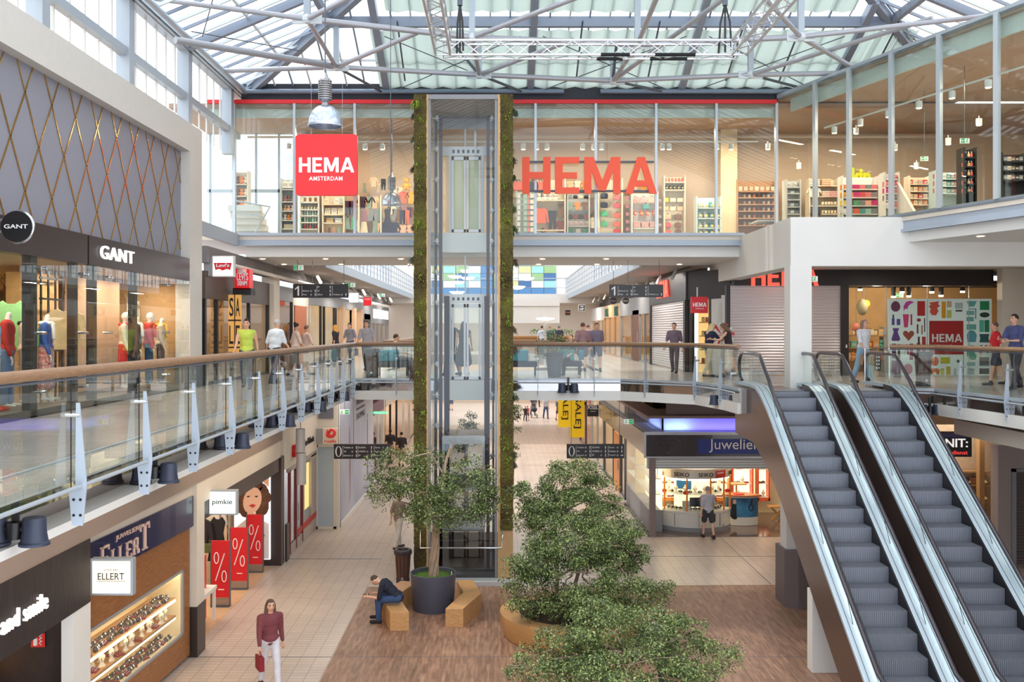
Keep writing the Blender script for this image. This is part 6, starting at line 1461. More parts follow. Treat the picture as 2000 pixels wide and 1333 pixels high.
for i, (c_, L_) in enumerate(prints.items()):
    mats_.append(mat('ink_%d_%d_%d' % c_, c_, .6))
    for k, pts in enumerate(L_): poly_y(m, [U(*p) for p in pts], y-.002-.001*(i % 3), .003, i)
m.build('printed_goods', mats_, po)
u0 = U(.42, .56); blockword('HEMA', PW*.29, PH*.105, (u0[0], y-.012, u0[1]), WTXT, po); u0 = U(.475, .63); text('Amsterdam', PW*.18, PH*.04, (u0[0], y-.02, u0[1]), WTXT, po, depth=.004)
# behind the glass beside the poster: party goods
sh = thing('shelf_rack', 'warm lit shelf rack of party goods behind the glass left of the printed poster', 'shelving', (11.5, 32.4, F1))
for z in (5.5, 5.9, 6.3): m = MB(); m.box(PX(1655, 32), PX(1735, 32), 32.2, 32.6, z-.02, z+.02); m.build('shelf', WOODS, sh)
for x in (PX(1657, 32), PX(1733, 32)): m = MB(); m.box(x-.03, x+.03, 32.2, 32.6, F1, 6.6); m.build('upright', STEEL, sh)
for i in range(21):
    z = (5.5, 5.9, 6.3)[i//7]; good(('box', 'toy', 'bag', 'jar')[i % 4], PX(1662+11*(i % 7), 32), 32.3, z+.12, rnd.choice([(236, 190, 120), (230, 160, 90), (240, 220, 180), (90, 170, 150), (220, 120, 90)]), 'party article on the warm lit rack left of the printed poster', 'party article', 'party goods left of the poster', 1.1)
for x_, z_, c_, r_, lab in ((1672, 640, (226, 130, 110), .14, 'round coral paper lantern hanging over the party goods'), (1684, 600, (150, 140, 110), .2, 'tall olive balloon hanging over the party goods'), (1692, 594, (236, 200, 40), .13, 'yellow paper lantern hanging beside the olive balloon')):
    t = thing('paper_lantern', lab, 'lantern', P(x_, z_, 31.5)); q = P(x_, z_, 31.5); m = MB(); m.ell(q, (r_*.9, r_*.9, r_*(1.4 if r_ > .15 else 1)), 14); m.build('lantern_body', cloth(c_), t, smooth=True); m = MB(); m.tube([q, (q[0], q[1], 7.95)], .006, 4); m.build('string', DSTEEL, t)
for i, px in enumerate((1680, 1745, 1762, 1775, 1820, 1838, 1880)):
    q = P(px, (566, 580, 571, 579, 571, 578, 570)[i], 31.0); t = thing('ceiling_spot', 'glowing round spot on the dark ceiling of the store beside the escalators', 'spotlight', q, 'spots on the dark store ceiling'); m = MB(); m.cyl((q[0], q[1]), .07, q[2]-.03, q[2]+.02, 12); m.build('lamp_face', LAMPW, t); m = MB(); m.cyl((q[0], q[1]), .075, q[2]+.02, 7.96, 12); m.build('can', BLACK, t)
s = thing('price_fan', 'red and white wheel of fortune fan on a stand by the store corner', 'prize wheel', (PX(1410, 29.0), 29.0, F1)); c = P(1410, 655, 29.0)
m = MB()
for k in range(12):
    a = 2*pi*k/12; b = a+pi/13; poly_y(m, [(c[0], c[2]), (c[0]+.38*cos(a), c[2]+.38*sin(a)), (c[0]+.38*cos(b), c[2]+.38*sin(b))], c[1]-.002*(k % 2), .02, k % 2)
m.build('wheel_sectors', [RED, WHITE], s); m = MB(); m.tube([(c[0], c[1]+.04, F1+.02), (c[0], c[1]+.04, c[2])], .025, 8); m.cyl((c[0], c[1]+.04), .2, F1, F1+.03, 16); m.build('stand', STEEL, s)
# ================================================================ jeweller, ground level right
YJ = 30.2
jf = thing('jeweller_front', 'dark jeweller canopy with blue name plate and violet light recess', 'shopfront', (7, YJ, 2.5))
x0 = PX(1260, YJ)
m = MB(); m.box(x0, 13, YJ, YJ+.1, PZ(892, YJ), PZ(850, YJ)); m.build('sign_band', mat('dark_glass_band', (58, 50, 54), .2, coat=.4), jf)
m = MB(); m.box(x0-.02, 13, YJ-.02, YJ+.12, PZ(850, YJ), PZ(844, YJ)); m.box(x0-.02, 13, YJ-.02, YJ+.12, PZ(895, YJ), PZ(892, YJ)); m.box(x0-.03, x0+.03, YJ-.03, YJ+.1, PZ(895, YJ), PZ(844, YJ)); m.build('edge_trim', BRUSH, jf)
m = MB(); m.box(4.62, 4.7, YJ+.1, 44, 2.56, 3.24); m.build('side_band', mat('bronze_glass_band', (92, 76, 70), .25, coat=.3), jf)
m = MB(); m.prism([(4.7, YJ+.05), (13, YJ+.05), (13, 31.0), (5.3, 31.0), (5.3, 44), (4.66, 44)], 3.24, 3.3); m.build('canopy_top', GREYW, jf)
m = MB(); m.box(5.25, 13, YJ+.55, YJ+.6, 3.3, 3.72); m.box(5.25, 5.3, YJ+.55, 38, 3.3, 3.72); m.build('light_recess', mat('violet_recess', (186, 180, 220), .5), jf)
for x, y_, sx, sy, pw, c_ in ((5.7, YJ+.32, .8, .1, 7, (.35, .6, 1)), (7.2, YJ+.32, 2.2, .1, 16, (.16, .14, 1)), (9.6, YJ+.32, 2.2, .1, 9, (.2, .12, 1)), (5.0, 32.2, .1, 2.2, 9, (.3, .5, 1))): area(x, y_, 3.32, sx, sy, pw, c_, (pi-.5, 0, 0) if sx > sy else (pi, .5, 0))
m = MB(); m.prism([(4.7, YJ+.02), (13, YJ+.02), (13, 33), (5.4, 33), (5.4, 44), (4.66, 44)], 3.72, 3.8); m.box(5.4, 13, YJ+.6, YJ+.7, 3.8, 4.5); m.build('upper_shelf', mat('mauve_soffit', (140, 118, 112), .6), jf)
m = MB(); m.box(7.6, 10.4, YJ+.4, YJ+.6, 3.9, 4.25); m.build('louvre', BLACK, jf)
bx0 = PX(1363, YJ); m = MB(); m.box(bx0, 12.5, YJ-.03, YJ, PZ(887, YJ), PZ(858, YJ)); m.build('blue_plate', mat('royal_blue_plate', (30, 44, 120), .35), jf)
SILV = mat('silver_letters', (206, 196, 190), .3, .3)
text('Juwelier', PX(1481, YJ)-PX(1384, YJ), .42, (PX(1384, YJ), YJ-.05, PZ(884, YJ)), SILV, jf, depth=.02, bold=0)
m = MB()
for px, py in ((1277, 854), (1316, 855), (1281, 864), (1306, 884)): m.ell(P(px, py, YJ-.01), .012, 6)
for a, b in (((1280, 865), (1306, 888)), ((1306, 888), (1330, 863)), ((1280, 865), (1295, 857)), ((1295, 857), (1318, 857)), ((1318, 857), (1330, 863)), ((1280, 865), (1330, 863)), ((1295, 865), (1306, 888)), ((1316, 864), (1306, 888))): m.tube([P(*a, YJ-.01), P(*b, YJ-.01)], .004, 4)
m.build('diamond_outline', mat('etched_line', (110, 104, 108), .4), jf)
m = MB(); m.box(4.72, 13, YJ+.1, YJ+.35, PZ(917, YJ), PZ(896, YJ)); m.build('shutter_box', mat('white_shutter_box', (214, 212, 206), .4), jf)
m = MB()
for k in range(4): m.box(4.72, 13, YJ+.08, YJ+.1, PZ(899+k*5, YJ)-.015, PZ(899+k*5, YJ)-.005)
m.build('shutter_groove', DSTEEL, jf)
m = MB(); m.box(4.78, 4.96, YJ, YJ+.2, 0, 2.55); m.build('corner_post', mat('mauve_grey_post', (130, 112, 108), .5), jf)
m = MB(); m.box(4.7, 13, YJ+.02, 36, .004, .012); struct('floor_jeweller', m, mat('polished_brown_stone', (104, 88, 80), .1))
m = MB(); m.box(4.9, 13, 34.2, 34.4, 0, 3.2); m.box(11.2, 11.4, 30.6, 34.2, 0, 3.2); struct('wall_jeweller', m, mat('jeweller_wall', (246, 228, 190), .7))
m = MB(); m.box(4.9, 13, YJ+.4, 34.2, 2.9, 3.0); struct('ceiling_jeweller', m, WHITE)
# curved vitrine
vc = (PX(1352, 31.9), 32.1); rv = 1.28
vt = thing('curved_vitrine', 'curved white jeweller counter with lit glass vitrine and watch brand header', 'vitrine', (vc[0], vc[1], 0))
def arc(r, a0, a1, n): return [(vc[0]+r*sin(a0+(a1-a0)*i/n), vc[1]-r*cos(a0+(a1-a0)*i/n)) for i in range(n+1)]
AA = R(68)
def band(mb, r0, r1, z0, z1, n=20, a0=-AA, a1=AA, mm=0):
    o_, i_ = arc(r1, a0, a1, n), arc(r0, a0, a1, n)
    for k in range(n): mb.prism([o_[k], o_[k+1], i_[k+1], i_[k]], z0, z1, mm)
    return mb
CW = mat('counter_white', (226, 222, 212), .35)
m = MB(); band(m, .9, rv+.02, .0, .15); m.build('plinth', GREYW, vt)
m = MB(); band(m, .9, rv, .15, .62); m.build('counter_base', CW, vt)
m = MB(); band(m, .8, rv+.03, .62, .68); m.build('counter_top', CW, vt)
m = MB(); band(m, .9, rv+.03, 1.72, 2.0); m.build('header_ring', mat('champagne_header', (206, 198, 186), .35, .3), vt)
m = MB(); band(m, .5, rv+.04, 2.0, 2.04); m.build('top_plate', CREAM, vt)
m = MB(); band(m, .62, .66, .68, 1.72); m.build('lit_back', glow('vitrine_back', (255, 236, 190), 1.1), vt)
m = MB(); band(m, rv-.06, rv-.02, 1.66, 1.72); m.build('light_ring', glow('vitrine_light', (255, 236, 196), 8), vt)
m = MB(); band(m, .68, rv-.05, 1.2, 1.215); m.build('glass_shelf', mat('shelf_white', (236, 236, 230), .3), vt)
m = MB(); o_ = arc(rv, -AA, AA, 16)
for k in range(16): m.quad((*o_[k], .68), (*o_[k+1], .68), (*o_[k+1], 1.72), (*o_[k], 1.72))
m.build('curved_pane', SHOPG, vt)
for k, a in enumerate((-52, -17, 17, 42, 62)):
    p = arc(rv+.02, R(a), R(a), 1)[0]; m = MB(); m.box(p[0]-.025, p[0]+.025, p[1]-.02, p[1]+.03, .68, 1.72); m.build('orange_post', mat('orange_post', (226, 132, 44) if k < 2 else (206, 60, 40), .4, .2), vt)
for a in (-35, 0, 34):
    p = arc(rv+.012, R(a), R(a), 1)[0]; m = MB(); m.cbox((p[0], p[1], .38), (.006, .02, .4), R(a)); m.box(p[0]+.08, p[0]+.13, p[1]-.02, p[1]+.02, .2, .22); m.build('cupboard_joint', DSTEEL, vt)
for a, w_, ww, hh, mm in ((-24, 'SEIKO', .5, .13, BTXT), (10, 'SEIKO', .5, .13, BTXT), (-54, '2', .07, .1, BTXT), (60, 'CASIO', .35, .12, BTXT)):
    p = arc(rv+.05, R(a)-ww/2/rv, R(a)-ww/2/rv, 1)[0]; text(w_, ww, hh, (p[0], p[1], 1.79), mm, vt, rot=(pi/2, 0, R(a)), depth=.008, bold=.012)
p = arc(rv+.045, R(34), R(34), 1)[0]; m = MB(); m.cbox((p[0], p[1], 1.86), (.42, .02, .22), R(36)); o = m.build('red_plate', mat('plate_red', (190, 40, 44), .4), vt)
p = arc(rv+.075, R(34)-.15, R(34)-.15, 1)[0]; text('GOLDANKAUF', .33, .06, (p[0], p[1], 1.87), WTXT, o, rot=(pi/2, 0, R(36)), depth=.004)
p = arc(rv-.12, R(14), R(14), 1)[0]; text('ONLINE', .62, .17, (p[0]-.25, p[1], .98), RED, vt, rot=(pi/2, 0, R(8)), depth=.01, bold=.02)
p = arc(rv+.01, R(50), R(50), 1)[0]; text('else', .3, .13, (p[0]-.25, p[1], .82), RED, vt, rot=(pi/2, 0, R(40)), depth=.006, bold=.01)
for a in (-56, -22, 48):
    p = arc(rv+.03, R(a)+.06, R(a)+.06, 1)[0]; m = MB(); m.ell((p[0], p[1], 1.28), (.1, .012, .06), 12); m.build('red_sticker', RED, vt)
for a, c_, nm in ((-28, (40, 120, 190), 'blue_card'), (3, (40, 44, 70), 'navy_card')):
    p = arc(.8, R(a), R(a), 1)[0]; m = MB(); m.cbox((p[0], p[1], 1.46 if a < 0 else .9), (.5, .02, .3), R(a)); m.build(nm, mat('card_%d' % a, c_, .5), vt)
for a in range(-58, 60, 9):
    for z, kk in ((.685, 'watch'), (1.22, 'watch' if a % 2 else 'bust')):
        p = arc(1.0, R(a), R(a), 1)[0]; q = dup(jewel(kk), (p[0], p[1], z), R(a), scale=1.3); nm = {'watch': 'steel watch', 'bust': 'cream necklace stand'}[kk]; lv = 'lower' if z < 1 else 'upper'
        tag(q, '%s on the %s level of the curved vitrine' % (nm, lv), nm.split()[-1], '%ss, %s level of the curved vitrine' % (nm, lv))
cc = thing('wall_clock', 'square white clock standing on the curved counter behind its glass', 'clock', arc(1.08, R(-20), R(-20), 1)[0]+(.68,)); p = arc(1.08, R(-20), R(-20), 1)[0]
m = MB(); m.box(p[0]-.12, p[0]+.12, p[1]-.03, p[1]+.0, .69, .98); m.build('case', WHITE, cc); m = MB()
for k in range(12): m.box(p[0]+.08*cos(k*pi/6)-.008, p[0]+.08*cos(k*pi/6)+.008, p[1]-.036, p[1]-.03, .83+.08*sin(k*pi/6)-.008, .83+.08*sin(k*pi/6)+.008)
m.build('dial_marks', BTXT, cc)
ac = thing('alarm_clock', 'round white table clock on the curved counter', 'clock', arc(1.08, R(12), R(12), 1)[0]+(.68,)); p = arc(1.08, R(12), R(12), 1)[0]; m = MB(); disc(m, (p[0], p[1], .78), .09, 20, t=.04); m.build('dial', WHITE, ac); m = MB(); m.tube([(p[0], p[1]-.045, .78), (p[0], p[1]-.045, .84)], .006, 4); m.tube([(p[0], p[1]-.045, .78), (p[0]+.04, p[1]-.045, .78)], .006, 4); m.build('hands', BTXT, ac)
# second counter with watch poster
k2 = thing('shop_counter', 'rounded jeweller counter with wooden top and blue watch poster', 'counter', (8.1, 31.6, 0)); cc2 = (PX(1452, 32.0), 32.3)
def arc2(r, n=12): return [(cc2[0]+r*sin(a), cc2[1]-.75*r*cos(a)) for a in [R(-70)+R(120)*i/n for i in range(n+1)]]
m = MB(); o_, i_ = arc2(.62), arc2(.3)
for k in range(12): m.prism([o_[k], o_[k+1], i_[k+1], i_[k]], .02, .98)
m.build('counter_body', CW, k2); m = MB(); o2 = arc2(.6)
m.prism(arc2(.74)+[(cc2[0]+.2, cc2[1]+.2), (cc2[0]-.5, cc2[1]+.2)], .98, 1.03); m.build('wooden_top', mat('reddish_wood', (176, 110, 74), .35, var=.15), k2)
m = MB(); o_ = arc2(.632)
for k in range(12): m.add([(*o_[k], .3), (*o_[k+1], .3), (*o_[k+1], .93), (*o_[k], .93)], [(0, 1, 2, 3)])
m.build('poster_print', mat('blue_poster', (24, 52, 92), .5, rgb2=(70, 160, 206), vscale=1.6), k2)
m = MB(); q = o_[4]; m.ell((q[0], q[1]-.01, .8), (.06, .012, .09), 12); m.build('printed_face', SKIN, k2); m = MB(); m.cap((q[0], q[1]-.01, .36), (q[0], q[1]-.01, .66), .14, .1, 10); m.v = [(v[0], q[1]-.012+(v[1]-q[1])*.06, v[2]) for v in m.v]; m.build('printed_jacket', mat('ink_black', (20, 20, 26), .5), k2)
q = o_[9]; m = MB(); m.tube([(q[0]+.03*cos(a)*2.6, q[1]-.015, .62+.1*sin(a)) for a in [2*pi*i/14 for i in range(15)]], .02, 6); m.tube([(q[0], q[1]-.015, .74), (q[0]+.05, q[1]-.01, .9)], .03, 6); m.build('printed_watch', BLACK, k2)
m = MB(); m.cbox((cc2[0]-.15, cc2[1]-.3, 1.045), (.3, .2, .03), .3); tag(m.build('red_folder', RED), 'red folder lying on the wooden counter top of the jeweller', 'folder')
m = MB(); m.cbox((cc2[0]-.1, cc2[1]+.25, 1.3), (.6, .4, .04), .1); m.tube([(cc2[0]-.1, cc2[1]+.25, 1.03), (cc2[0]-.1, cc2[1]+.25, 1.3)], .03, 8); tag(m.build('display_stand', OAK), 'flat wooden display stand behind the counter with the watch poster', 'stand')
# lit wall cabinets behind
for i, (pa, pb) in enumerate(((1284, 1352), (1356, 1424), (1427, 1468), (1476, 1500))):
    x0_, x1_ = PX(pa, 34), PX(pb, 34); wc = thing('wall_cabinet', ['lit wall cabinet behind the left part of the curved vitrine', 'lit wall cabinet behind the right part of the curved vitrine', 'lit wall cabinet with a pyramid of watches behind the poster counter', 'narrow lit wall cabinet at the right of the jeweller'][i], 'cabinet', ((x0_+x1_)/2, 34, .6))
    m = MB(); m.box(x0_, x1_, 34.1, 34.18, .6, 2.75); m.build('lit_back', glow('cabinet_back', (255, 240, 200), 1.2), wc)
    m = MB(); m.box(x0_, x0_+.05, 33.75, 34.15, .5, 2.8); m.box(x1_-.05, x1_, 33.75, 34.15, .5, 2.8); m.box(x0_, x1_, 33.75, 34.15, .5, .6); m.build('orange_frame', mat('orange_post', (226, 132, 44), .4, .2) if i < 2 else mat('orange_post2', (206, 84, 40), .4), wc)
    for z in (.62, 1.1, 1.6, 2.1): m = MB(); m.box(x0_+.05, x1_-.05, 33.8, 34.1, z-.01, z+.01); m.build('shelf', MATS['shelf_white'], wc)
    n = max(2, int((x1_-x0_)/.16))
    for z in (.63, 1.11, 1.61, 2.11):
        for j in range(n):
            kk = ('watch', 'bust', 'tray')[(j+int(z*10)) % 3]; q = dup(jewel(kk), (x0_+.12+(x1_-x0_-.2)*j/n, 33.9, z), 0, scale=1.2); nm = {'watch': 'steel watch', 'bust': 'cream necklace stand', 'tray': 'red ring tray'}[kk]
            tag(q, nm+' on a shelf of the '+['left lit wall cabinet', 'second lit wall cabinet', 'third lit wall cabinet', 'narrow lit wall cabinet'][i]+' in the jeweller', nm.split(' ', 1)[1], nm+'s in the '+['left', 'second', 'third', 'narrow'][i]+' wall cabinet')
wt = thing('wooden_table', 'small wooden side table at the right of the jeweller floor', 'table', (PX(1518, 33), 33, 0)); x = PX(1518, 33); m = MB(); m.box(x-.3, x+.3, 32.8, 33.2, .42, .47); m.build('tabletop', OAK, wt); m = MB(); m.prof([(x-.25, 0), (x-.15, 0), (x+.25, .42), (x+.15, .42)], 32.9, 32.95, 'y'); m.prof([(x+.25, 0), (x+.15, 0), (x-.25, .42), (x-.15, .42)], 33.05, 33.1, 'y'); m.build('crossed_legs', OAK, wt)
# left corner vitrine of the jeweller along the passage
cv = thing('corner_vitrine', 'lit glass corner vitrine of the jeweller behind the mauve post', 'vitrine', (5.05, 32.5, 0)); m = MB(); m.box(4.86, 5.3, 31.0, 36.4, 0, .7); m.build('base', GREYW, cv); m = MB(); m.box(5.25, 5.3, 31, 36.4, .7, 2.4); m.build('lit_back', MATS['cabinet_back'], cv); m = MB(); m.quad((4.87, 31, .7), (4.87, 36.4, .7), (4.87, 36.4, 2.4), (4.87, 31, 2.4)); m.build('pane', SHOPG, cv)
for z in (1.2, 1.7): m = MB(); m.box(4.9, 5.25, 31, 36.4, z-.01, z+.01); m.build('shelf', MATS['shelf_white'], cv)
# passage shops at ground level, right
side_unit(4.85, 36.8, 44.2, 0, 3.25, -1, 'brown banded shopfront with orange door on the right of the ground passage', header=.72, hcol=mat('bronze_band', (96, 80, 72), .35), frame=DSTEEL, inner=(236, 206, 160), posts=(38.2, 40.6), door=(38.4, 40.2), doorcol=mat('orange_oak', (206, 130, 62), .45), words=('FOSSIL', 1.5, .3, 37.4, 2.75, GTXT))
for i, (a, b, c_, lab) in enumerate(((44.4, 50, (240, 210, 160), 'warm glazed shopfront behind the yellow banners'), (50, 57, (226, 150, 120), 'salmon walled shopfront far along the right ground passage'), (57, 66, (200, 150, 120), 'dim shopfront near the far right end of the ground passage'))):
    side_unit(4.85, a, b, 0, 3.3, -1, lab, header=.4, hcol=CREAM, frame=(STEEL, BRONZE, STEEL)[i], inner=c_, posts=((a+b)/2,), depth=2.2)
for i, (a, b, c_, hc, lab) in enumerate(((40.2, 44, (110, 60, 110), mat('purple_band', (84, 40, 86), .4), 'purple banded shopfront with green light past the advertising wall'), (44, 50, (236, 190, 120), CREAM, 'glittering warm lit shopfront on the left of the ground passage'), (50, 57, (216, 170, 130), DARK, 'dark framed shopfront farther on the left of the ground passage'), (57, 68, (226, 190, 160), CREAM, 'pale shopfront near the far left end of the ground passage'))):
    side_unit(-5.2, a, b, 0, 3.4, 1, lab, header=.5, hcol=hc, frame=BLACK if i % 2 else WHITE, inner=c_, posts=((a+b)/2,), depth=2.2)
m = MB(); m.box(-5.18, -4.6, 40.2, 40.26, 3.0, 3.08); tag(m.build('green_light', glow('green_tube', (70, 220, 110), 4)), 'green light tube at the corner of the purple banded shop', 'lamp')
for i, (x, y, z0, z1, lab) in enumerate(((3.85, 46.5, 1.3, 3.75, 'front yellow sale banner hung vertically in the ground passage'), (3.45, 49.5, 1.5, 3.9, 'rear yellow sale banner hung vertically in the ground passage'))):
    b = thing('sale_banner', lab, 'banner', (x, y, z0)); w = .34; m = MB(); m.box(x-w, x+w, y, y+.03, z0, z1); m.build('cloth', mat('yellow_banner', (240, 204, 20), .6), b)
    text('[SALE]', 1.7, .36, (x-.18, y-.012, z1-.3), BTXT, b, rot=(pi/2, pi/2, 0), depth=.006, bold=.005)
    m = MB(); m.tube([(x-w, y+.015, z1), (x+.9, y+.015, z1)], .015, 6); m.build('arm', DSTEEL, b)
def fossil(s, x0, x1, y, z0, z1): text('FOSSIL', (x1-x0)*.88, .17, (x0+(x1-x0)*.06, y, z0+.3), WTXT, s, depth=.006, bold=.012); text('watchstation', (x1-x0)*.5, .05, (x0+(x1-x0)*.25, y, z0+.2), WTXT, s, depth=.005)
lightbox(PX(1147, 41), PX(1169, 41), 41, PZ(814, 41), PZ(792, 41), 'square black projecting sign with bold white letters right of the yellow banners', fossil, frame=BLACK, face=MATS['sign_black_face'], d=.1, arm=False)
def bonita(s, x0, x1, y, z0, z1): text('BONITA', (x1-x0)*.85, .1, (x0+(x1-x0)*.07, y, z0+.15), WTXT, s, depth=.006, bold=.02)
lightbox(PX(1128, 47), PX(1146, 47), 47, PZ(792, 47), PZ(780, 47), 'small black sign with white lettering above the yellow banners', bonita, frame=BLACK, face=MATS['sign_black_face'], d=.1, arm=False)
# service kiosk at right, ground level
mk = thing('service_shop', 'grey service shop with black name board and closed shutter at the lower right', 'shopfront', (13.5, 27, 0))
y = 27.0; m = MB(); m.box(PX(1836, y), PX(1898, y), y, y+.12, PZ(893, y), PZ(853, y)); m.build('name_board', mat('board_black', (22, 20, 26), .3), mk)
text('NIT:', .62, .24, (PX(1846, y), y-.02, PZ(874, y)), GTXT, mk, depth=.02, bold=.008); text('rtdienst', .56, .11, (PX(1850, y), y-.02, PZ(888, y)), mat('pink_red_letters', (236, 70, 70), .4, emit=.7), mk, depth=.02, bold=.004)
m = MB(); m.box(PX(1935, y), 18, y-.4, y, 0, PZ(868, y)); m.build('wall_face', mat('grey_beige_wall', (170, 156, 150), .6), mk)
shutter(PX(1968, y), 17.5, y-.43, .02, PZ(918, y)).build('shutter', mat('dark_slats', (112, 102, 100), .4, .4), mk)
m = MB(); m.box(PX(1960, y), PX(1968, y), y-.46, y-.38, 0, PZ(912, y)); m.box(PX(1960, y), 17.5, y-.46, y-.38, PZ(918, y), PZ(912, y)); m.build('shutter_frame', GREYW, mk)
m = MB(); m.box(PX(1800, y), 18, y-.3, y+.4, PZ(852, y), PZ(846, y)); m.build('violet_ledge', mat('violet_ledge', (92, 78, 130), .5), mk)
m = MB(); m.box(11.5, 18, 29.5, 29.7, 0, 4.4); m.build('back_wall', mat('kiosk_back', (206, 176, 142), .7, var=.1), mk)
m = MB(); m.box(PX(1910, 28), PX(1920, 28), 27.9, 28.1, 0, 3.4); m.build('wood_post', OAK, mk)
for z in (.8, 1.3, 1.8, 2.2): m = MB(); m.box(PX(1840, 29.2), PX(1932, 29.2), 29.1, 29.45, z-.02, z+.02); m.build('shelf', WOODS, mk)
for z in (.82, 1.32, 1.82):
    for j in range(8): good(('box', 'shoe', 'bag')[j % 3], PX(1846+11*j, 29.2), 29.2, z+.1, [(70, 50, 40), (140, 90, 60), (190, 60, 50), (210, 190, 150)][j % 4], 'repair article on the shelves of the service shop behind the escalators', 'article', 'goods of the service shop')
m = MB(); m.prof([(23.2, 4.35), (23.2, 4.0), (18, 4.0), (18, 4.35)], 11.0, 18); m.build('trim_70', CREAM, kind='structure')
# ================================================================ hanging direction boards
def arrow(mb, x, z, y, s, d='u'):
    q = [(0, .5), (.3, .15), (.1, .15), (.1, -.5), (-.1, -.5), (-.1, .15), (-.3, .15)]
    if d == 'r': q = [(b, -a) for a, b in q]
    if d == 'd': q = [(-a, -b) for a, b in q]
    if d == 'l': q = [(-b, a) for a, b in q]
    poly_y(mb, [(x+a*s, z+b*s) for a, b in q], y, .005)
def board(pxa, pxb, pya, pyb, Y, num, label, rows, top):
    x0, x1, z0, z1 = PX(pxa, Y), PX(pxb, Y), PZ(pyb, Y), PZ(pya, Y); w = x1-x0; h = z1-z0
    t = thing('direction_board', label, 'sign', ((x0+x1)/2, Y, z0)); m = MB(); m.box(x0, x1, Y, Y+.08, z0, z1); m.build('board', mat('board_near_black', (30, 24, 26), .35), t, bevel=.005)
    if num == '1':
        m = MB(); a, b = x0+w*.085, z0+h*.15; m.prof([(a, b), (a+h*.11, b), (a+h*.11, b+h*.7), (a+h*.03, b+h*.7), (a-h*.19, b+h*.5), (a-h*.19, b+h*.42), (a, b+h*.55)], Y-.008, Y, 'y'); m.build('numeral', WTXT, t)
    else:
        cx_, cz_ = x0+w*.085, z0+h*.5; m = MB(); N = 28
        o = [(cx_+h*.215*cos(2*pi*i/N), cz_+h*.36*sin(2*pi*i/N)) for i in range(N)]; i_ = [(cx_+h*.135*cos(2*pi*i/N), cz_+h*.33*sin(2*pi*i/N)) for i in range(N)]
        for k in range(N): poly_y(m, [o[k], o[(k+1) % N], i_[(k+1) % N], i_[k]], Y, .008)
        m.build('numeral', WTXT, t)
    m = MB()
    for f in (.16, .43, .72 if num == '0' else .71): m.box(x0+w*f, x0+w*f+.008, Y-.006, Y, z0+h*.12, z1-h*.12)
    m.build('divider', WTXT, t)
    ar = MB(); ic = MB()
    for col, items in rows:
        for r, (tx, ico, d) in enumerate(items):
            z = z1-h*(.24+.27*r); x = x0+w*(.18, .45, .735)[col]
            if tx: text(tx, min(w*.12, .014*len(tx)*1.6+.03), h*.11, (x, Y-.006, z-h*.04), WTXT, t, depth=.005)
            if ico:
                xi = x+w*.15; ic.tube([(xi+.02*cos(a), Y-.004, z+.02*sin(a)) for a in [2*pi*i/6 for i in range(7)]], .005, 4)
            if d: arrow(ar, x+w*.225, z, Y, h*.2, d)
    if ar.f: ar.build('arrows', WTXT, t)
    if ic.f: ic.build('pictograms', WTXT, t)
    m = MB()
    for f in (.08, .35, .92): m.tube([(x0+w*f, Y+.04, z1), (x0+w*f, Y+.04, top)], .008, 5)
    m.build('hanging_rod', DSTEEL, t)
R1 = ((0, (('', 0, None), ('Bankomat', 1, 'u'), ('Post', 1, 'u'))), (1, (('P', 0, 'u'), ('O', 0, 'u'), ('elKom', 0, 'u'))), (2, (('', 0, None), ('', 0, None), ('Parkhaus', 1, 'u'))))
board(572, 680, 555, 582, 29.2, '1', 'black hanging direction board with a white numeral one left of the lift', R1, 8.62)
board(1190, 1296, 556, 581, 29.2, '1', 'black hanging direction board with a white numeral one right of the lift', R1, 8.62)
R0 = ((0, (('Tuchlauben', 1, 'u'), ('WC', 1, 'u'), ('Bankomat', 1, 'u'))), (1, (('BILLABONG', 0, 'u'), ('INTERSPAR', 1, 'u'), ('P', 1, 'u'))), (2, (('Garten', 1, 'u'), ('Parkhaus', 1, 'u'), ('Eingang 1', 1, 'r'))))
board(652, 761, 868, 897, 29.6, '0', 'black hanging direction board with a white zero left of the lift', R0, 4.52)
board(1107, 1219, 868, 896, 29.6, '0', 'black hanging direction board with a white zero right of the lift', R0, 4.52)
def exit_sign(px, py, Y, label, d, w=.36, h=.18, top=None):
    q = P(px, py, Y); t = thing('exit_sign', label, 'exit sign', q); m = MB(); m.box(q[0]-w/2, q[0]+w/2, Y, Y+.05, q[2]-h/2, q[2]+h/2); m.build('casing', mat('exit_white', (238, 242, 238), .4, emit=.3), t)
    m = MB(); s_ = 1 if d in 'rd' and d != 'd' else -1; m.box(q[0]+(0 if s_ > 0 else -w/2)+.01, q[0]+(w/2 if s_ > 0 else 0)-.01, Y-.006, Y, q[2]-h/2+.01, q[2]+h/2-.01); m.build('green_face', EXITG, t)
    m = MB(); arrow(m, q[0]+s_*w/4, q[2], Y-.007, h*.75, d); m.build('arrow', WTXT, t)
    m = MB(); x = q[0]-s_*w/4; m.ell((x, Y-.008, q[2]+h*.28), (.016, .005, .016), 8); m.tube([(x, Y-.008, q[2]+h*.2), (x-.02, Y-.008, q[2]-.01), (x+.02, Y-.008, q[2]-h*.3)], .01, 4); m.tube([(x-.02, Y-.008, q[2]-.01), (x-.04, Y-.008, q[2]-h*.3)], .01, 4); m.build('running_figure', EXITG, t)
    if top: m = MB(); m.tube([(q[0], Y+.025, q[2]+h/2), (q[0], Y+.025, top)], .008, 5); m.build('rod', DSTEEL, t)
exit_sign(583, 523, 30.5, 'green exit sign with down arrow under the store bridge at left', 'd', .3, .16, 8.62)
exit_sign(685, 557, 33, 'green exit sign right of the left direction board on the upper level', 'l', .3, .15)
exit_sign(746, 577, 42, 'small green exit sign farther along the upper left passage', 'l', .24, .14)
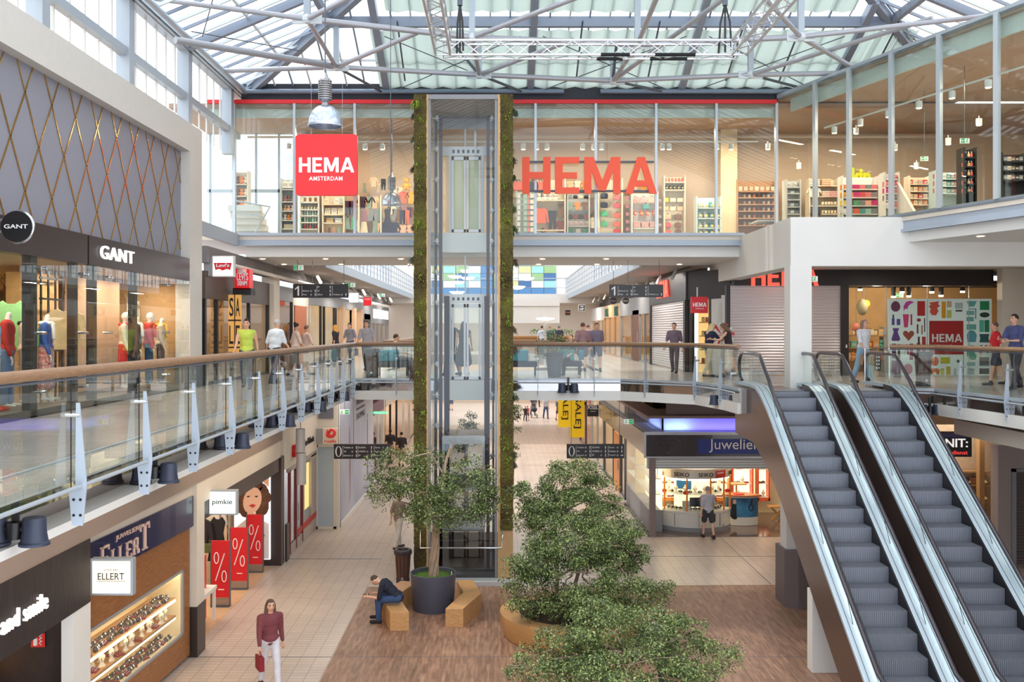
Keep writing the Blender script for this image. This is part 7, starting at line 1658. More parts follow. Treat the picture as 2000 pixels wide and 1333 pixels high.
exit_sign(673, 805, 28.4, 'green exit sign with right arrow below the left walkway', 'r', .27, .14, 4.52)
exit_sign(1228, 824, 29.9, 'green exit sign with right arrow before the violet light recess', 'r', .3, .15, 4.2)
exit_sign(1588, 545, 26.5, 'green exit sign hanging from the white beam right of the column', 'l', .26, .15, 8.35)
exit_sign(1757, 577, 31.3, 'green exit sign inside the store above the printed poster', 'l', .24, .14, 7.95)
exit_sign(1885, 275, 24.0, 'green exit sign high in the right store wing', 'l', .22, .12, 13.1)
exit_sign(1806, 310, 26.5, 'second green exit sign lower in the right store wing', 'l', .2, .12, 13.1)
# ================================================================ store signs on the bridge
s = thing('hanging_sign', 'large red rounded square store sign with white lettering hanging before the bridge glazing', 'sign', (PX(638, 26.4), 26.4, PZ(382, 26.4)))
y = 26.4; m = MB(); pts = rrect(PX(577, y), PX(698, y), PZ(382, y), PZ(262, y), .1); m.prof(pts, y, y+.14, 'y'); m.build('panel', mat('lit_sign_red', (232, 52, 56), .4, emit=.25), s, bevel=.01)
blockword('HEMA', PX(692, y)-PX(584, y), PZ(308, y)-PZ(337, y), (PX(584, y), y-.002, PZ(337, y)), glow('sign_white', (255, 250, 248), .6), s)
text('AMSTERDAM', PX(669, y)-PX(604, y), PZ(345, y)-PZ(353, y), (PX(604, y), y-.01, PZ(353, y)), MATS['sign_white'], s, depth=.01, bold=.004, spacing=1.08)
m = MB()
for px in (607, 668): m.tube([(PX(px, y), y+.07, PZ(262, y)), (PX(px, y), y+.07, 14.2)], .006, 5)
m.build('cable', STEEL, s)
ORL = mat('orange_red_letters', (244, 88, 54), .45, emit=.12)
s = thing('shop_lettering', 'four large orange red block letters standing on dark rails before the bridge glazing', 'sign', (PX(1150, 27.55), 27.55, PZ(380, 27.55)))
y = 27.52
for ch, a, b in (('H', 1020, 1075), ('E', 1084, 1131), ('M', 1141, 1211), ('A', 1221, 1282)):
    block(ch, PX(a, y), PX(b, y), PZ(379, y), PZ(308, y), y, ORL, s, .10)
m = MB()
for py in (316, 373): m.box(PX(1024, y), PX(1278, y), y+.03, y+.07, PZ(py, y)-.03, PZ(py, y)+.03)
m.build('rail', DSTEEL, s)
# downlights in the soffits
for i, (px, py, Y) in enumerate(((513, 505, 28.6), (636, 506, 28.6), (783, 506, 28.6), (1059, 506, 28.6), (1184, 506, 28.6), (555, 517, 31), (666, 518, 31), (801, 518, 31), (1052, 518, 31), (1166, 518, 31), (1327, 518, 31), (1915, 461, 21.5))):
    x = PX(px, Y); z = 8.61 if i < 11 else 8.595; t = thing('downlight', 'round recessed downlight in the soffit under the store bridge' if i < 11 else 'round recessed downlight under the right store wing', 'downlight', (x, Y, z), 'downlights under the bridge' if i < 11 else None)
    m = MB(); m.cyl((x, Y), .08, z-.004, z, 16); m.build('lamp_face', LAMPW, t); m = MB(); m.lathe([(.08, z), (.1, z-.01), (.1, z)], (x, Y), 16); m.build('ring', WHITE, t)
m = MB(); q = P(1600, 490, 27.8); m.box(q[0]-.14, q[0]+.14, 27.8, 27.92, q[2]-.22, q[2]+.22); tag(m.build('wall_speaker', WHITE, bevel=.02), 'small white box speaker on the white fascia at the right end of the bridge', 'speaker')
# ================================================================ goods in the store over the bridge
YG = 30.9
PAL = dict(navy=(46, 50, 74), black=(34, 32, 38), grey=(134, 138, 142), white=(234, 230, 222), cream=(238, 220, 190), coral=(236, 106, 82), pink=(226, 130, 132), rose=(214, 90, 100), mauve=(160, 112, 122), mint=(166, 206, 194), green=(70, 168, 120), teal=(84, 160, 156), mustard=(236, 166, 40), beige=(214, 182, 140), brown=(128, 88, 66), maroon=(126, 58, 56), peach=(240, 186, 156), orange=(240, 140, 60), sage=(134, 156, 140), yellow=(236, 206, 60), magenta=(206, 60, 130), red=(206, 50, 48))
NAME = dict(shirt='shirt', sweater='pullover', trousers='trousers', skirt='skirt', dress='dress', bag='pouch', bottle='bottle', jar='jar', box='carton', shoe='slipper', stack='folded stack', toy='soft toy', card='greeting card', lampshade='lampshade')
def rack(pa, pb, py0, label, shelves=(), col=WHITE, Y=YG, name='shelf_rack', back=True):
    x0, x1, z1 = PX(pa, Y), PX(pb, Y), PZ(py0, Y); t = thing(name, label, 'shelving', ((x0+x1)/2, Y, F2))
    if back: m = MB(); m.box(x0, x1, Y+.2, Y+.24, F2, z1); m.build('back_panel', col, t)
    m = MB(); m.box(x0-.02, x0+.02, Y-.18, Y+.22, F2, z1); m.box(x1-.02, x1+.02, Y-.18, Y+.22, F2, z1); m.build('side', col, t)
    for py in shelves: m = MB(); z = PZ(py, Y); m.box(x0, x1, Y-.18, Y+.2, z-.015, z+.015); m.build('shelf', col, t)
    return t
def row(where, kind, pxs, py, cols, s=1., Y=YG, pat=0, hang=False):
    if isinstance(cols, str): cols = [cols]
    for i, px in enumerate(pxs):
        c_ = cols[i % len(cols)]; q = P(px, py, Y)
        lab = '%s %s %s' % (c_, NAME[kind], where)
        good(kind, q[0], q[1], q[2], PAL[c_], lab, NAME[kind], lab+', all alike', s, 0, pat)
def sp(a, b, n): return [a+(b-a)*(i+.5)/n for i in range(n)]
CRW = mat('cream_rack', (236, 220, 196), .6); GRW = mat('grey_rack', (190, 190, 188), .5)
rack(551, 577, 350, 'narrow tall shelf tower at the left end of the bridge store', (372, 396, 414, 432, 449), GRW)
row('on top of the narrow left shelf tower', 'box', (558, 570), 361, 'white', 1.2); row('on the upper shelf of the narrow left tower', 'toy', (557, 564, 572), 389, ('mauve', 'brown', 'grey'), .8); row('on the middle shelf of the narrow left tower', 'toy', (557, 564, 572), 407, ('beige', 'peach', 'cream'), .8)
row('on the lower shelf of the narrow left tower', 'toy', (557, 564, 572), 425, ('white', 'orange', 'cream'), .8); row('on the bottom shelf of the narrow left tower', 'stack', (560, 570), 443, 'cream', .6)
rack(588, 624, 380, 'white baby shelf below the big red sign', (397, 411, 423, 436, 449)); row('on the top baby shelf', 'card', sp(588, 624, 7), 390, ('cream', 'brown'), .8); row('on the second baby shelf', 'shoe', sp(588, 624, 6), 406, ('white', 'cream'), .7)
row('on the third baby shelf', 'bottle', sp(588, 624, 7), 418, ('white', 'mint'), .75); row('on the fourth baby shelf', 'bottle', sp(588, 624, 7), 430, ('green', 'white', 'mint'), .75); row('on the bottom baby shelf', 'bottle', sp(588, 624, 7), 443, ('teal', 'rose', 'rose', 'pink'), .75)
rack(632, 673, 380, 'cream bedding shelf right of the baby shelf', (401, 421, 437), CRW); row('on the upper bedding shelf', 'box', sp(633, 673, 4), 393, ('cream', 'peach', 'white', 'mint'), .9); row('on the middle bedding shelf', 'box', sp(634, 672, 3), 413, 'cream', 1.0); row('lying on the lower bedding shelf', 'stack', (645, 662), 432, ('beige', 'white'), .8); row('hung under the lower bedding shelf', 'trousers', (643, 652, 662), 449, ('mauve', 'peach', 'mint'), .35)
row('hung high right of the bedding shelf', 'trousers', (680, 687), 402, 'navy', .75); row('hung low right of the bedding shelf', 'dress', (679, 690), 435, ('sage', 'green'), .6)
rack(702, 745, 383, 'clothes rack with skirts behind the second glazing bay', (), CRW, back=False)
row('on the skirt rack, top row', 'shirt', (708, 722, 731), 395, ('navy', 'sage', 'beige'), .75); row('on the skirt rack, middle row', 'skirt', (711, 725, 735), 419, ('mauve', 'grey', 'grey'), .75); row('on the skirt rack, bottom row', 'skirt', (711,), 445, 'cream', .85); row('on the skirt rack, bottom row', 'dress', (733,), 444, 'sage', .8); row('at the right of the skirt rack', 'trousers', (743,), 445, 'peach', .7)
row('pinned high on the store wall', 'shirt', (730,), 355, 'peach', .6); row('pinned high on the store wall', 'trousers', (749,), 357, 'black', .6); row('hung high beside the moss column', 'toy', (794,), 360, 'mustard', 1.5); row('hung beside the moss column', 'shirt', (788, 803), 385, ('coral', 'mustard'), .75)
row('on the tall rail, upper row', 'shirt', (754, 765), 409, ('beige', 'cream'), .6); row('on the tall rail, long', 'dress', (757,), 425, 'navy', 1.0); row('on the tall rail, lower row', 'trousers', (786, 794), 420, ('navy', 'coral'), .75); row('on the tall rail, bottom row', 'shirt', (769,), 447, 'navy', .9); row('on the tall rail, bottom row', 'shirt', (787, 802), 450, 'peach', .7); row('on the tall rail, bottom row', 'sweater', (755,), 447, 'navy', .8)
# right of the lift
t = rack(1009, 1043, 374, 'greeting card stand just right of the lift tower', (), mat('mint_stand', (206, 222, 218), .5), YG-.3)
for r in range(7): row('in row %s of the card stand by the lift' % ('one', 'two', 'three', 'four', 'five', 'six', 'seven')[r], 'card', sp(1010, 1042, 5), 383+11*r, ('white', 'grey', 'mint', 'pink'), .85, YG-.55)
row('hung above the card stand', 'bag', (1013, 1041, 1056), 364, ('coral', 'navy', 'coral'), 1.6)
rack(1046, 1103, 350, 'clothes bay with a shelf of white toys right of the card stand', (393, 451), CRW); row('on the shelf above the coral pullover', 'toy', sp(1047, 1090, 4), 386, 'white', 1.1); row('hanging in the bay under the white toys', 'sweater', (1056,), 420, 'coral', .85, pat=0); row('hanging in the bay under the white toys', 'trousers', (1079,), 424, 'navy', 1.0); row('hanging in the bay under the white toys', 'dress', (1095,), 410, 'brown', .7); row('hanging low in the bay under the white toys', 'shirt', (1095,), 443, 'maroon', .8); row('lying at the bottom of the bay under the white toys', 'shoe', (1060, 1066), 451, ('black', 'rose'), 1.)
rack(1108, 1150, 376, 'dense slipper and bag rack behind the orange letters', (443,), GRW); row('on the slipper rack, top row', 'bag', sp(1108, 1150, 4), 385, ('grey', 'black', 'cream', 'black'), .55); row('on the slipper rack, second row', 'shirt', (1114, 1128, 1142), 402, ('sage', 'orange', 'brown'), .5); row('on the slipper rack, third row', 'bag', sp(1108, 1150, 4), 424, ('black', 'maroon'), .75, pat=0); row('on the slipper rack, fourth row', 'bag', sp(1108, 1150, 4), 436, 'navy', .75, pat=1); row('on the slipper rack, bottom shelf', 'stack', sp(1108, 1150, 3), 451, ('green', 'white', 'green'), .5)
row('hung right of the slipper rack', 'shirt', (1158,), 399, 'brown', .6); row('hung right of the slipper rack', 'sweater', (1161,), 434, 'cream', .6)
for py, c_ in ((383, 'navy'), (401, 'navy'), (418, 'green'), (438, 'green')): row('at height %s of the column right of the cream pullover' % {383: 'one', 401: 'two', 418: 'three', 438: 'four'}[py], 'bag', (1180,), py, c_, .95)
for py, c_ in ((386, 'pink'), (402, 'rose'), (421, 'coral'), (438, 'coral'), (452, 'red')): row('at height %s of the pink pouch column' % {386: 'one', 402: 'two', 421: 'three', 438: 'four', 452: 'five'}[py], 'bag', (1205,), py, c_, .9)
rack(1168, 1214, 350, 'cream slat wall behind the hanging pouches', (), CRW)
rack(1233, 1283, 376, 'white rack of pink garments behind the letter A', (447,), WHITE); row('on the pink rack, top row', 'bag', (1241, 1257, 1273), 391, ('rose', 'pink', 'peach'), 1.0, pat=1); row('on the pink rack, second row', 'bag', (1262,), 404, 'teal', .9); row('on the pink rack, third row', 'shoe', sp(1234, 1283, 4), 417, ('rose', 'coral', 'pink'), 1.1); row('on the pink rack, bottom shelf', 'stack', sp(1235, 1283, 3), 439, 'pink', .75, pat=1)
for py in (392, 406, 424, 440): row('in the narrow navy column beside the pink rack, level %d px' % py if 0 else 'in the narrow navy column beside the pink rack, %s from the top' % {392: 'first', 406: 'second', 424: 'third', 440: 'fourth'}[py], 'bag', (1288,), py, 'navy', .55, pat=1)
rack(1296, 1336, 345, 'shelf bay with handbags left of the corner mullion', (358, 373), CRW); row('on the top shelf of the handbag bay', 'jar', sp(1297, 1336, 6), 352, 'coral', .7); row('on the second shelf of the handbag bay', 'shoe', sp(1297, 1336, 5), 367, 'black', .8); row('on the handbag bay, first row', 'bag', (1300, 1314, 1328), 391, ('yellow', 'cream', 'cream'), .75); row('on the handbag bay, second row', 'bag', (1300, 1314, 1328), 408, ('beige', 'cream', 'peach'), .75); row('on the handbag bay, third row', 'bag', (1304, 1324), 424, ('peach', 'brown'), .85); row('on the handbag bay, fourth row', 'bag', (1304, 1324), 440, ('rose', 'brown'), .85); row('on the handbag bay, lowest row', 'bag', (1304, 1324), 453, ('coral', 'brown'), .8)
rack(1359, 1405, 385, 'white slipper gondola right of the corner mullion', (408, 428, 447), mat('mint_stand', (206, 222, 218), .5), YG-.6)
for py, nm in ((402, 'first'), (421, 'second'), (441, 'third'), (454, 'lowest')): row('on the %s shelf of the slipper gondola' % nm, 'shoe', sp(1361, 1405, 4), py, ('white', 'white', 'teal', 'white'), 1.35, YG-.6)
m = MB(); m.box(PX(1405, 31), PX(1437, 31), 30.8, 31.2, F2, 12.95); struct('wall_store_column', m, mat('store_column', (238, 210, 168), .7))
rack(1438, 1516, 352, 'long wooden shelf of jars at the back right of the store', (376, 388, 401, 414, 428, 442), WOODS)
for py, nm in ((383, 'first'), (396, 'second'), (409, 'third'), (423, 'fourth'), (437, 'fifth')): row('on the %s shelf of the long jar rack' % nm, 'jar', sp(1440, 1515, 8), py, ('brown', 'beige', 'cream', 'orange'), .8)
m = MB(); q0 = P(1470, 440, YG-.8); m.box(PX(1470, 30), PX(1522, 30), 29.4, 30.2, F2+.55, F2+.6); tag(m.build('sloping_table', GRW), 'pale display table before the long jar rack', 'table')
row('pinned on the wall above the slipper rack', 'shirt', (1114, 1128, 1142), 362, ('beige', 'cream', 'orange'), .62, 31.2); row('pinned on the wall above the pouch columns', 'dress', (1160, 1176, 1192, 1208), 362, ('beige', 'mustard', 'cream', 'peach'), .5, 31.2)
row('pinned on the wall above the pink rack', 'shirt', (1240, 1256, 1272), 364, ('peach', 'orange', 'beige'), .55, 31.2); row('pinned on the wall above the white toys', 'sweater', (1064, 1080, 1096), 362, ('orange', 'coral', 'white'), .5, 31.2)
row('pinned on the wall above the skirt rack', 'dress', (712, 740), 366, ('sage', 'cream'), .5, 31.2); row('pinned on the wall above the tall rail', 'shirt', (772, 782), 372, ('white', 'cream'), .5, 31.2)
row('on the tall rail, middle row', 'dress', (770, 778), 418, ('grey', 'brown'), .6); row('on the tall rail, upper row', 'shirt', (776, 787), 409, ('grey', 'mauve'), .55); row('on the tall rail, upper row', 'trousers', (799, 806), 412, ('navy', 'maroon'), .55)
row('on the skirt rack, middle row', 'dress', (743,), 415, 'teal', .55); row('at the left of the skirt rack', 'shirt', (698,), 410, 'grey', .6); row('at the left of the skirt rack, lower', 'dress', (697,), 440, 'mint', .6)
row('on the top shelf of the long jar rack', 'box', sp(1440, 1515, 7), 369, ('cream', 'peach', 'beige'), .65)
for py, nm in ((388, 'first'), (403, 'second'), (418, 'third'), (433, 'fourth'), (448, 'fifth')): row('on the narrow strip beside the letter A mullion, %s from the top' % nm, 'card', (1225, 1230), py, ('pink', 'grey'), .7)
# right wing
Y2 = 29.0
rack(1533, 1560, 352, 'white display tower behind the first pane of the slanting glazing', (368, 380, 392, 406, 420), WHITE, Y2)
for py, nm in ((376, 'upper'), (400, 'middle'), (414, 'lower')): row('on the %s part of the white display tower' % nm, 'bag', sp(1534, 1560, 3), py, ('grey', 'white'), .5, Y2-.1)
row('on top of the white display tower', 'box', (1540, 1553), 362, 'white', .7, Y2)
rack(1578, 1634, 350, 'warm shelf with lamps and blankets behind the second slanting pane', (365, 386, 404, 420), CRW, Y2+1.5); row('on the top of the blanket shelf', 'stack', (1590, 1612), 358, ('white', 'peach'), 1.0, Y2+1.4); row('on the upper blanket shelf', 'shirt', (1584, 1595), 376, 'white', .6, Y2+1.4); row('on the middle blanket shelf', 'stack', sp(1605, 1634, 2), 380, ('peach', 'pink'), .8, Y2+1.4, pat=1); row('on the cup shelf of the blanket rack', 'jar', sp(1604, 1634, 5), 397, 'cream', .7, Y2+1.4); row('standing before the blanket shelf', 'lampshade', (1593,), 412, 'navy', 1.0, Y2+1.); row('on the bottom blanket shelf', 'jar', sp(1604, 1634, 5), 414, ('beige', 'cream'), .7, Y2+1.4)
rack(1642, 1712, 345, 'bath textile rack with pink and grey stacks behind the third slanting pane', (372, 388, 404, 420), WHITE, Y2+.2)
for py, cs, nm in ((366, ('orange', 'rose', 'magenta', 'pink', 'grey', 'pink'), 'first'), (381, ('mustard', 'orange', 'magenta', 'rose', 'pink', 'grey'), 'second'), (397, ('yellow', 'black', 'green', 'grey', 'peach', 'magenta'), 'third'), (413, ('white', 'grey', 'coral', 'teal', 'mint', 'grey'), 'fourth')): row('on the %s shelf of the bath textile rack' % nm, 'stack', sp(1642, 1712, 6), py, cs, .62, Y2+.1)
s = thing('wall_lettering', 'yellow wall letters over the bath textile rack', 'sign', P(1662, 360, 31.4)); text('kin', PX(1700, 31.4)-PX(1662, 31.4), .55, P(1662, 361, 31.4), mat('yellow_letters', (226, 226, 30), .5, emit=.3), s, depth=.04, bold=.05)
rack(1724, 1751, 338, 'towel tower with pink towels behind the fourth slanting pane', (353, 366, 380, 394, 408), WHITE, 27.6)
for py, cs, nm in ((347, ('white', 'pink'), 'top'), (360, ('pink', 'rose'), 'second'), (373, ('magenta', 'pink'), 'third'), (387, ('grey', 'grey'), 'fourth'), (401, ('white', 'pink'), 'lowest')): row('on the %s shelf of the towel tower' % nm, 'stack', sp(1724, 1751, 2), py, cs, .6, 27.5)
m = MB(); m.prof([(27.5, F2), (25.8, F2), (27.5, F2+1.5)], PX(1764, 27), PX(1764, 27)+.08); m.add([], []); m.wall(PX(1764, 27), 27.2, PX(1792, 26.6), 26.6, F2, F2+.5, .08); tag(m.build('stair_cheek', WHITE), 'white sloping stair cheek behind the slanting glazing', 'stair')
rack(1772, 1812, 345, 'warm shelf of red boxes behind the white stair cheek', (362, 376, 390, 402), CRW, 29.5)
for py, cs, nm in ((356, ('red', 'cream', 'peach'), 'top'), (370, ('beige', 'cream', 'orange'), 'second'), (384, ('cream', 'beige', 'red'), 'third'), (396, ('orange', 'cream', 'beige'), 'lowest')): row('on the %s shelf behind the stair cheek' % nm, 'box', sp(1773, 1811, 4), py, cs, .7, 29.4)
rack(1822, 1885, 335, 'pale stationery rack behind the fifth slanting pane', (352, 366, 380), mat('mint_stand', (206, 222, 218), .5), 26.5)
for py, nm in ((345, 'top'), (359, 'middle'), (373, 'lower')): row('on the %s shelf of the stationery rack' % nm, 'box', sp(1823, 1872, 6), py, ('rose', 'mint', 'white', 'teal', 'grey'), .6, 26.4)
rack(1877, 1900, 290, 'tall black bottle rack at the right of the slanting glazing', (310, 328, 346, 362, 378), BLACK, 25.5)
for py, nm in ((303, 'top'), (321, 'second'), (339, 'third'), (356, 'fourth'), (372, 'lowest')): row('on the %s shelf of the tall black rack' % nm, 'bottle', sp(1878, 1900, 4), py, ('coral', 'black', 'beige'), .7, 25.4)
rack(1950, 1998, 300, 'dark shelf of cosmetics at the right picture edge', (318, 336, 354), BLACK, 24.0)
for py, nm in ((311, 'top'), (329, 'middle'), (347, 'lower')): row('on the %s shelf at the right picture edge' % nm, 'box', sp(1951, 1997, 6), py, ('black', 'grey', 'cream', 'brown'), .55, 23.9)
# store stair at the left end
sr = thing('staircase', 'white steel stair with tube handrail at the left end of the bridge store', 'stair', (-7.6, 30.5, F2))
for k in range(6): m = MB(); m.box(-8.3, -7.3, 31.2-.26*k-.28, 31.2-.26*k, F2+.18*k, F2+.18*k+.18); m.build('step', WHITE, sr)
m = MB()
for a, b in ((456, 400), (528, 408), (500, 456)): pass
m.tube([P(457, 392, 29.6), P(527, 404, 29.6), P(498, 456, 29.6)], .03, 8); m.tube([P(457, 412, 29.6), P(514, 424, 29.6)], .02, 8); m.build('handrail', STEEL, sr, smooth=True)
rack(458, 486, 335, 'small toy shelf behind the stair at the far left of the store', (362, 385, 408), CRW, 31.1)
for py, nm in ((352, 'top'), (376, 'middle'), (398, 'lower')): row('on the %s shelf behind the stair' % nm, 'toy', sp(460, 485, 3), py, ('brown', 'orange', 'cream'), .9, 31.0)
# ceiling tracks and lamps of the store
for z, Y, x0, x1, lab in ((PZ(277, 29.2), 29.2, -6.2, 7.9, 'white lamp track across the store above the bridge'),):
    tag(MB().box(x0, x1, Y-.02, Y+.02, z-.02, z+.02).build('lamp_track', WHITE), lab, 'track')
def track_lamp(x, y, z, lab, grp):
    t = thing('track_lamp', lab, 'spotlight', (x, y, z), grp); m = MB(); m.cyl((x, y), .075, z-.17, z, 14); m.tube([(x, y, z), (x, y, z+.08)], .012, 5); m.build('can', WHITE, t, smooth=True)
    m = MB(); m.cyl((x, y), .06, z-.178, z-.17, 14); m.build('lamp_face', LAMPW, t)
for px in (565, 713, 747, 1022, 1048, 1068, 1138, 1160, 1175, 1294, 1307, 1400, 1428, 1500): track_lamp(PX(px, 29.2), 29.2, PZ(281, 29.2), 'white cylindrical lamp on the track of the store above the bridge', 'track lamps above the bridge')
w0, w1 = Vector((wing(27)+.9, 27, PZ(250, 27))), Vector((wing(18)+.9, 18, PZ(250, 27)))
tag(MB().tube([w0, w1], .025, 6).build('lamp_track', WHITE), 'white lamp track along the slanting store wing', 'track')
for k in range(9): q = w0+(w1-w0)*(k+.4)/9; track_lamp(q.x, q.y, q.z-.06, 'white cylindrical lamp on the track of the slanting store wing', 'track lamps of the wing')
for px, py, Y in ((1672, 250, 28), (1748, 282, 28), (1852, 270, 26), (1560, 318, 30), (1790, 318, 29), (1912, 232, 25)): track_lamp(PX(px, Y), Y, PZ(py, Y), 'white pendant can lamp hanging in the depth of the right store wing', 'pendant cans of the wing')
m = MB()
for Y, py in ((30.3, 243), (30.8, 268)): m.box(-8, 14, Y-.03, Y+.03, PZ(py, Y)-.03, PZ(py, Y)+.03)
struct('trim_80', m, mat('ceiling_duct', (206, 188, 168), .6))
# ================================================================ plants
def leafmat(name, a, b):
    m = mat(name, a, .5, rgb2=b, vscale=5); bs = m.node_tree.nodes['Principled BSDF']; bs.inputs['Subsurface Weight'].default_value = 0
    return m
FIC = leafmat('ficus_leaf', (38, 54, 30), (94, 114, 62)); FIC2 = leafmat('ficus_leaf_light', (92, 112, 56), (164, 178, 106)); BARK = mat('pale_bark', (168, 146, 124), .8, var=.25, vscale=10, stretch=(4, 4, .8), bump=.5, bscale=22)
def leaves(mb, c, r, n, rnd, size=.05, hang=.6):
    for _ in range(n):
        d = Vector((rnd.gauss(0, 1), rnd.gauss(0, 1), rnd.gauss(0, 1)+.25)).normalized(); q = rnd.random()**.35
        p = Vector(c)+Vector((d.x*r[0], d.y*r[1], d.z*r[2]))*q
        if d.z < 0: p.z -= abs(d.z)*r[2]*hang*rnd.random()*.6
        t = Vector((rnd.gauss(0, .7)+d.x*.5, rnd.gauss(0, .7)+d.y*.5, -.5+rnd.gauss(0, .4))).normalized(); s = t.cross(Vector((rnd.gauss(0, .6), rnd.gauss(0, .6), 1))); 
        if s.length < .05: continue
        s.normalize(); L = size*rnd.uniform(.7, 1.25); w = L*.26
        mb.add([p, p+t*L*.5+s*w, p+t*L, p+t*L*.5-s*w], [(0, 1, 2, 3)], 0 if rnd.random() < .56 else 1)
def branch(mb, a, b, r0, r1, rnd, wob=.06, n=5):
    a, b = Vector(a), Vector(b); pts = [a+(b-a)*i/n+(Vector((rnd.uniform(-wob, wob), rnd.uniform(-wob, wob), rnd.uniform(-wob, wob)+wob*1.2*sin(pi*i/n))) if 0 < i < n else Vector()) for i in range(n+1)]
    mb.tube(pts, [r0+(r1-r0)*i/n for i in range(n+1)], 6)
def tree(label, base, top, blobs, seed, trunk_r=.05, size=.05, dens=2600, twist=0, name='ficus_tree'):
    """blobs: (px,py,Y,rx_px,rz_px, density)"""
    rnd = random.Random(seed); t = thing(name, label, 'tree', base); fo = MB(); br = MB(); tk = MB()
    if twist:
        for k in range(5):
            a0 = 2*pi*k/5; pts = []
            for i in range(13):
                u = i/12; a = a0+u*2.6; rr = .07*(1.15-.45*u); p = Vector(base)+(Vector(top)-Vector(base))*u; pts.append(p+Vector((rr*cos(a), rr*sin(a), 0)))
            tk.tube(pts, [.05-.014*i/12 for i in range(13)], 8)
    else: branch(tk, base, top, trunk_r, trunk_r*.7, rnd, .05, 6)
    for px, py, Y, rx, rz, dn in blobs:
        c = Vector(P(px, py, Y)); a, b = rx*Y/FPX, rz*Y/FPX; n = int(dens*dn*a*b*4/ (1 if 1 else 1))
        branch(br, top, c, trunk_r*.5, .012, rnd, .08)
        for k in range(4):
            q = c+Vector((rnd.uniform(-.8, .8)*a, rnd.uniform(-.6, .6)*a, rnd.uniform(-.3, .7)*b)); branch(br, c, q, .012, .004, rnd, .03, 3)
        # break the crown into small clumps so that it is not a smooth ball
        m_ = max(8, int(16*a*b*4))
        for k in range(m_):
            d = Vector((rnd.gauss(0, 1), rnd.gauss(0, 1), rnd.gauss(0, 1)+.35)).normalized(); u = .45+.5*rnd.random(); cc_ = c+Vector((d.x*a*u, d.y*a*.9*u, d.z*b*u)); s_ = rnd.uniform(.16, .30)*min(1, .5+a)
            leaves(fo, cc_, (s_, s_, s_*.62), int(n/m_), rnd, size)
    tk.build('trunk', BARK, t, smooth=True); br.build('branches', BARK, t, smooth=True)
    o = fo.build('foliage', [FIC, FIC2], t); return t
POTX, POTY = -1.50, 22.4
pot = thing('planter', 'large round slate grey planter between the two oak benches', 'planter', (POTX, POTY, 0))
m = MB(); m.lathe([(0, .0), (.46, 0), (.47, .02), (.535, .86), (.52, .87), (.50, .86), (.49, .74), (0, .74)], (POTX, POTY), 48); m.build('pot', mat('slate_pot', (78, 80, 94), .45), pot, smooth=True)
m = MB(); rnd = random.Random(2); m.lathe([(0, .79), (.3, .78), (.49, .76)], (POTX, POTY), 24)
for _ in range(900):
    a, r = rnd.uniform(0, 2*pi), .48*sqrt(rnd.random()); x, y = POTX+r*cos(a), POTY+r*sin(a); h = rnd.uniform(.02, .05); m.add([(x-.006, y, .77), (x+.006, y, .77), (x+rnd.uniform(-.02, .02), y, .77+h)], [(0, 1, 2)])
o = m.build('moss_bed', mat('pot_moss', (96, 128, 52), .9, var=.3, vscale=20), pot)
m = MB(); m.box(POTX+.42, POTX+.44, POTY-.02, POTY+.02, .74, .88); m.build('water_gauge', WHITE, pot)
tree('small potted ficus with braided pale trunk in the slate planter', (POTX, POTY, .74), (POTX+.08, POTY, 2.05),
     [(775, 920, 22.3, 62, 48, .8), (800, 975, 22.1, 62, 42, .8), (905, 975, 22.2, 78, 52, .95), (948, 1000, 22.4, 44, 40, .8), (850, 1010, 22.0, 62, 34, .8), (835, 900, 22.6, 60, 26, .35), (925, 925, 22.5, 48, 34, .5), (745, 960, 22.4, 30, 34, .5)], 5, .05, .062, 2100, twist=1)
m = MB(); rnd = random.Random(8)
for a, b in (((PX(880, 22.4), 22.4, PZ(875, 22.4)), (PX(850, 22.4), 22.4, PZ(985, 22.4))),): branch(m, b, a, .05, .03, rnd, .04, 6)
m.tube([(PX(868, 22.4), 22.4, PZ(930, 22.4)), (PX(840, 22.3), 22.3, PZ(885, 22.3)), (PX(805, 22.2), 22.2, PZ(893, 22.2)), (PX(790, 22.2), 22.2, PZ(915, 22.2))], [.028, .022, .016, .01], 6)
pb = thing('bare_branch', 'bare pruned pale branch rising from the crown of the potted ficus', 'branch', (POTX, POTY, 2)); m.build('wood', BARK, pb, smooth=True)
BX, BY = 1.55, 20.6
bp = thing('round_planter_bench', 'big round oak planter bench under the ficus trees', 'planter', (BX, BY, 0))
m = MB(); m.lathe([(0, 0.02), (1.42, .02), (1.44, .06), (1.5, .44), (1.5, .5), (1.1, .5), (1.1, .44), (0, .44)], (BX, BY), 64); m.build('oak_ring', OAK, bp, smooth=True, ang=30); m = MB(); m.lathe([(1.36, 0), (1.36, .05)], (BX, BY), 48); m.build('kick_plate', BLACK, bp)
m = MB(); m.lathe([(0, .62), (.8, .58), (1.1, .47)], (BX, BY), 32); m.build('soil', mat('soil', (70, 54, 42), .95), bp)
m = MB(); rnd = random.Random(12)
for k in range(40):
    a = rnd.uniform(0, 2*pi); r = rnd.uniform(.2, 1.0); leaves(m, (BX+r*cos(a), BY+r*sin(a), .68), (.22, .22, .14), 160, rnd, .045, .2)
hd = m.build('undergrowth', [LEAFD, FIC], None); tag(hd, 'low dark green undergrowth filling the round oak planter', 'undergrowth', None, 'stuff')
tree('rear ficus of the round planter with the highest crown', (BX-.2, BY+.6, .5), (BX-.3, BY+.7, 2.2), [(1115, 925, 21.4, 62, 34, 1.2), (1045, 965, 21.3, 44, 40, 1.2), (1035, 1010, 21.3, 34, 40, 1), (1120, 985, 21.2, 95, 42, 1.2), (1165, 960, 21.5, 40, 34, .9), (1085, 1010, 20.8, 70, 36, 1), (1185, 1010, 21.2, 40, 30, .9)], 31, .05, .052, 3300)
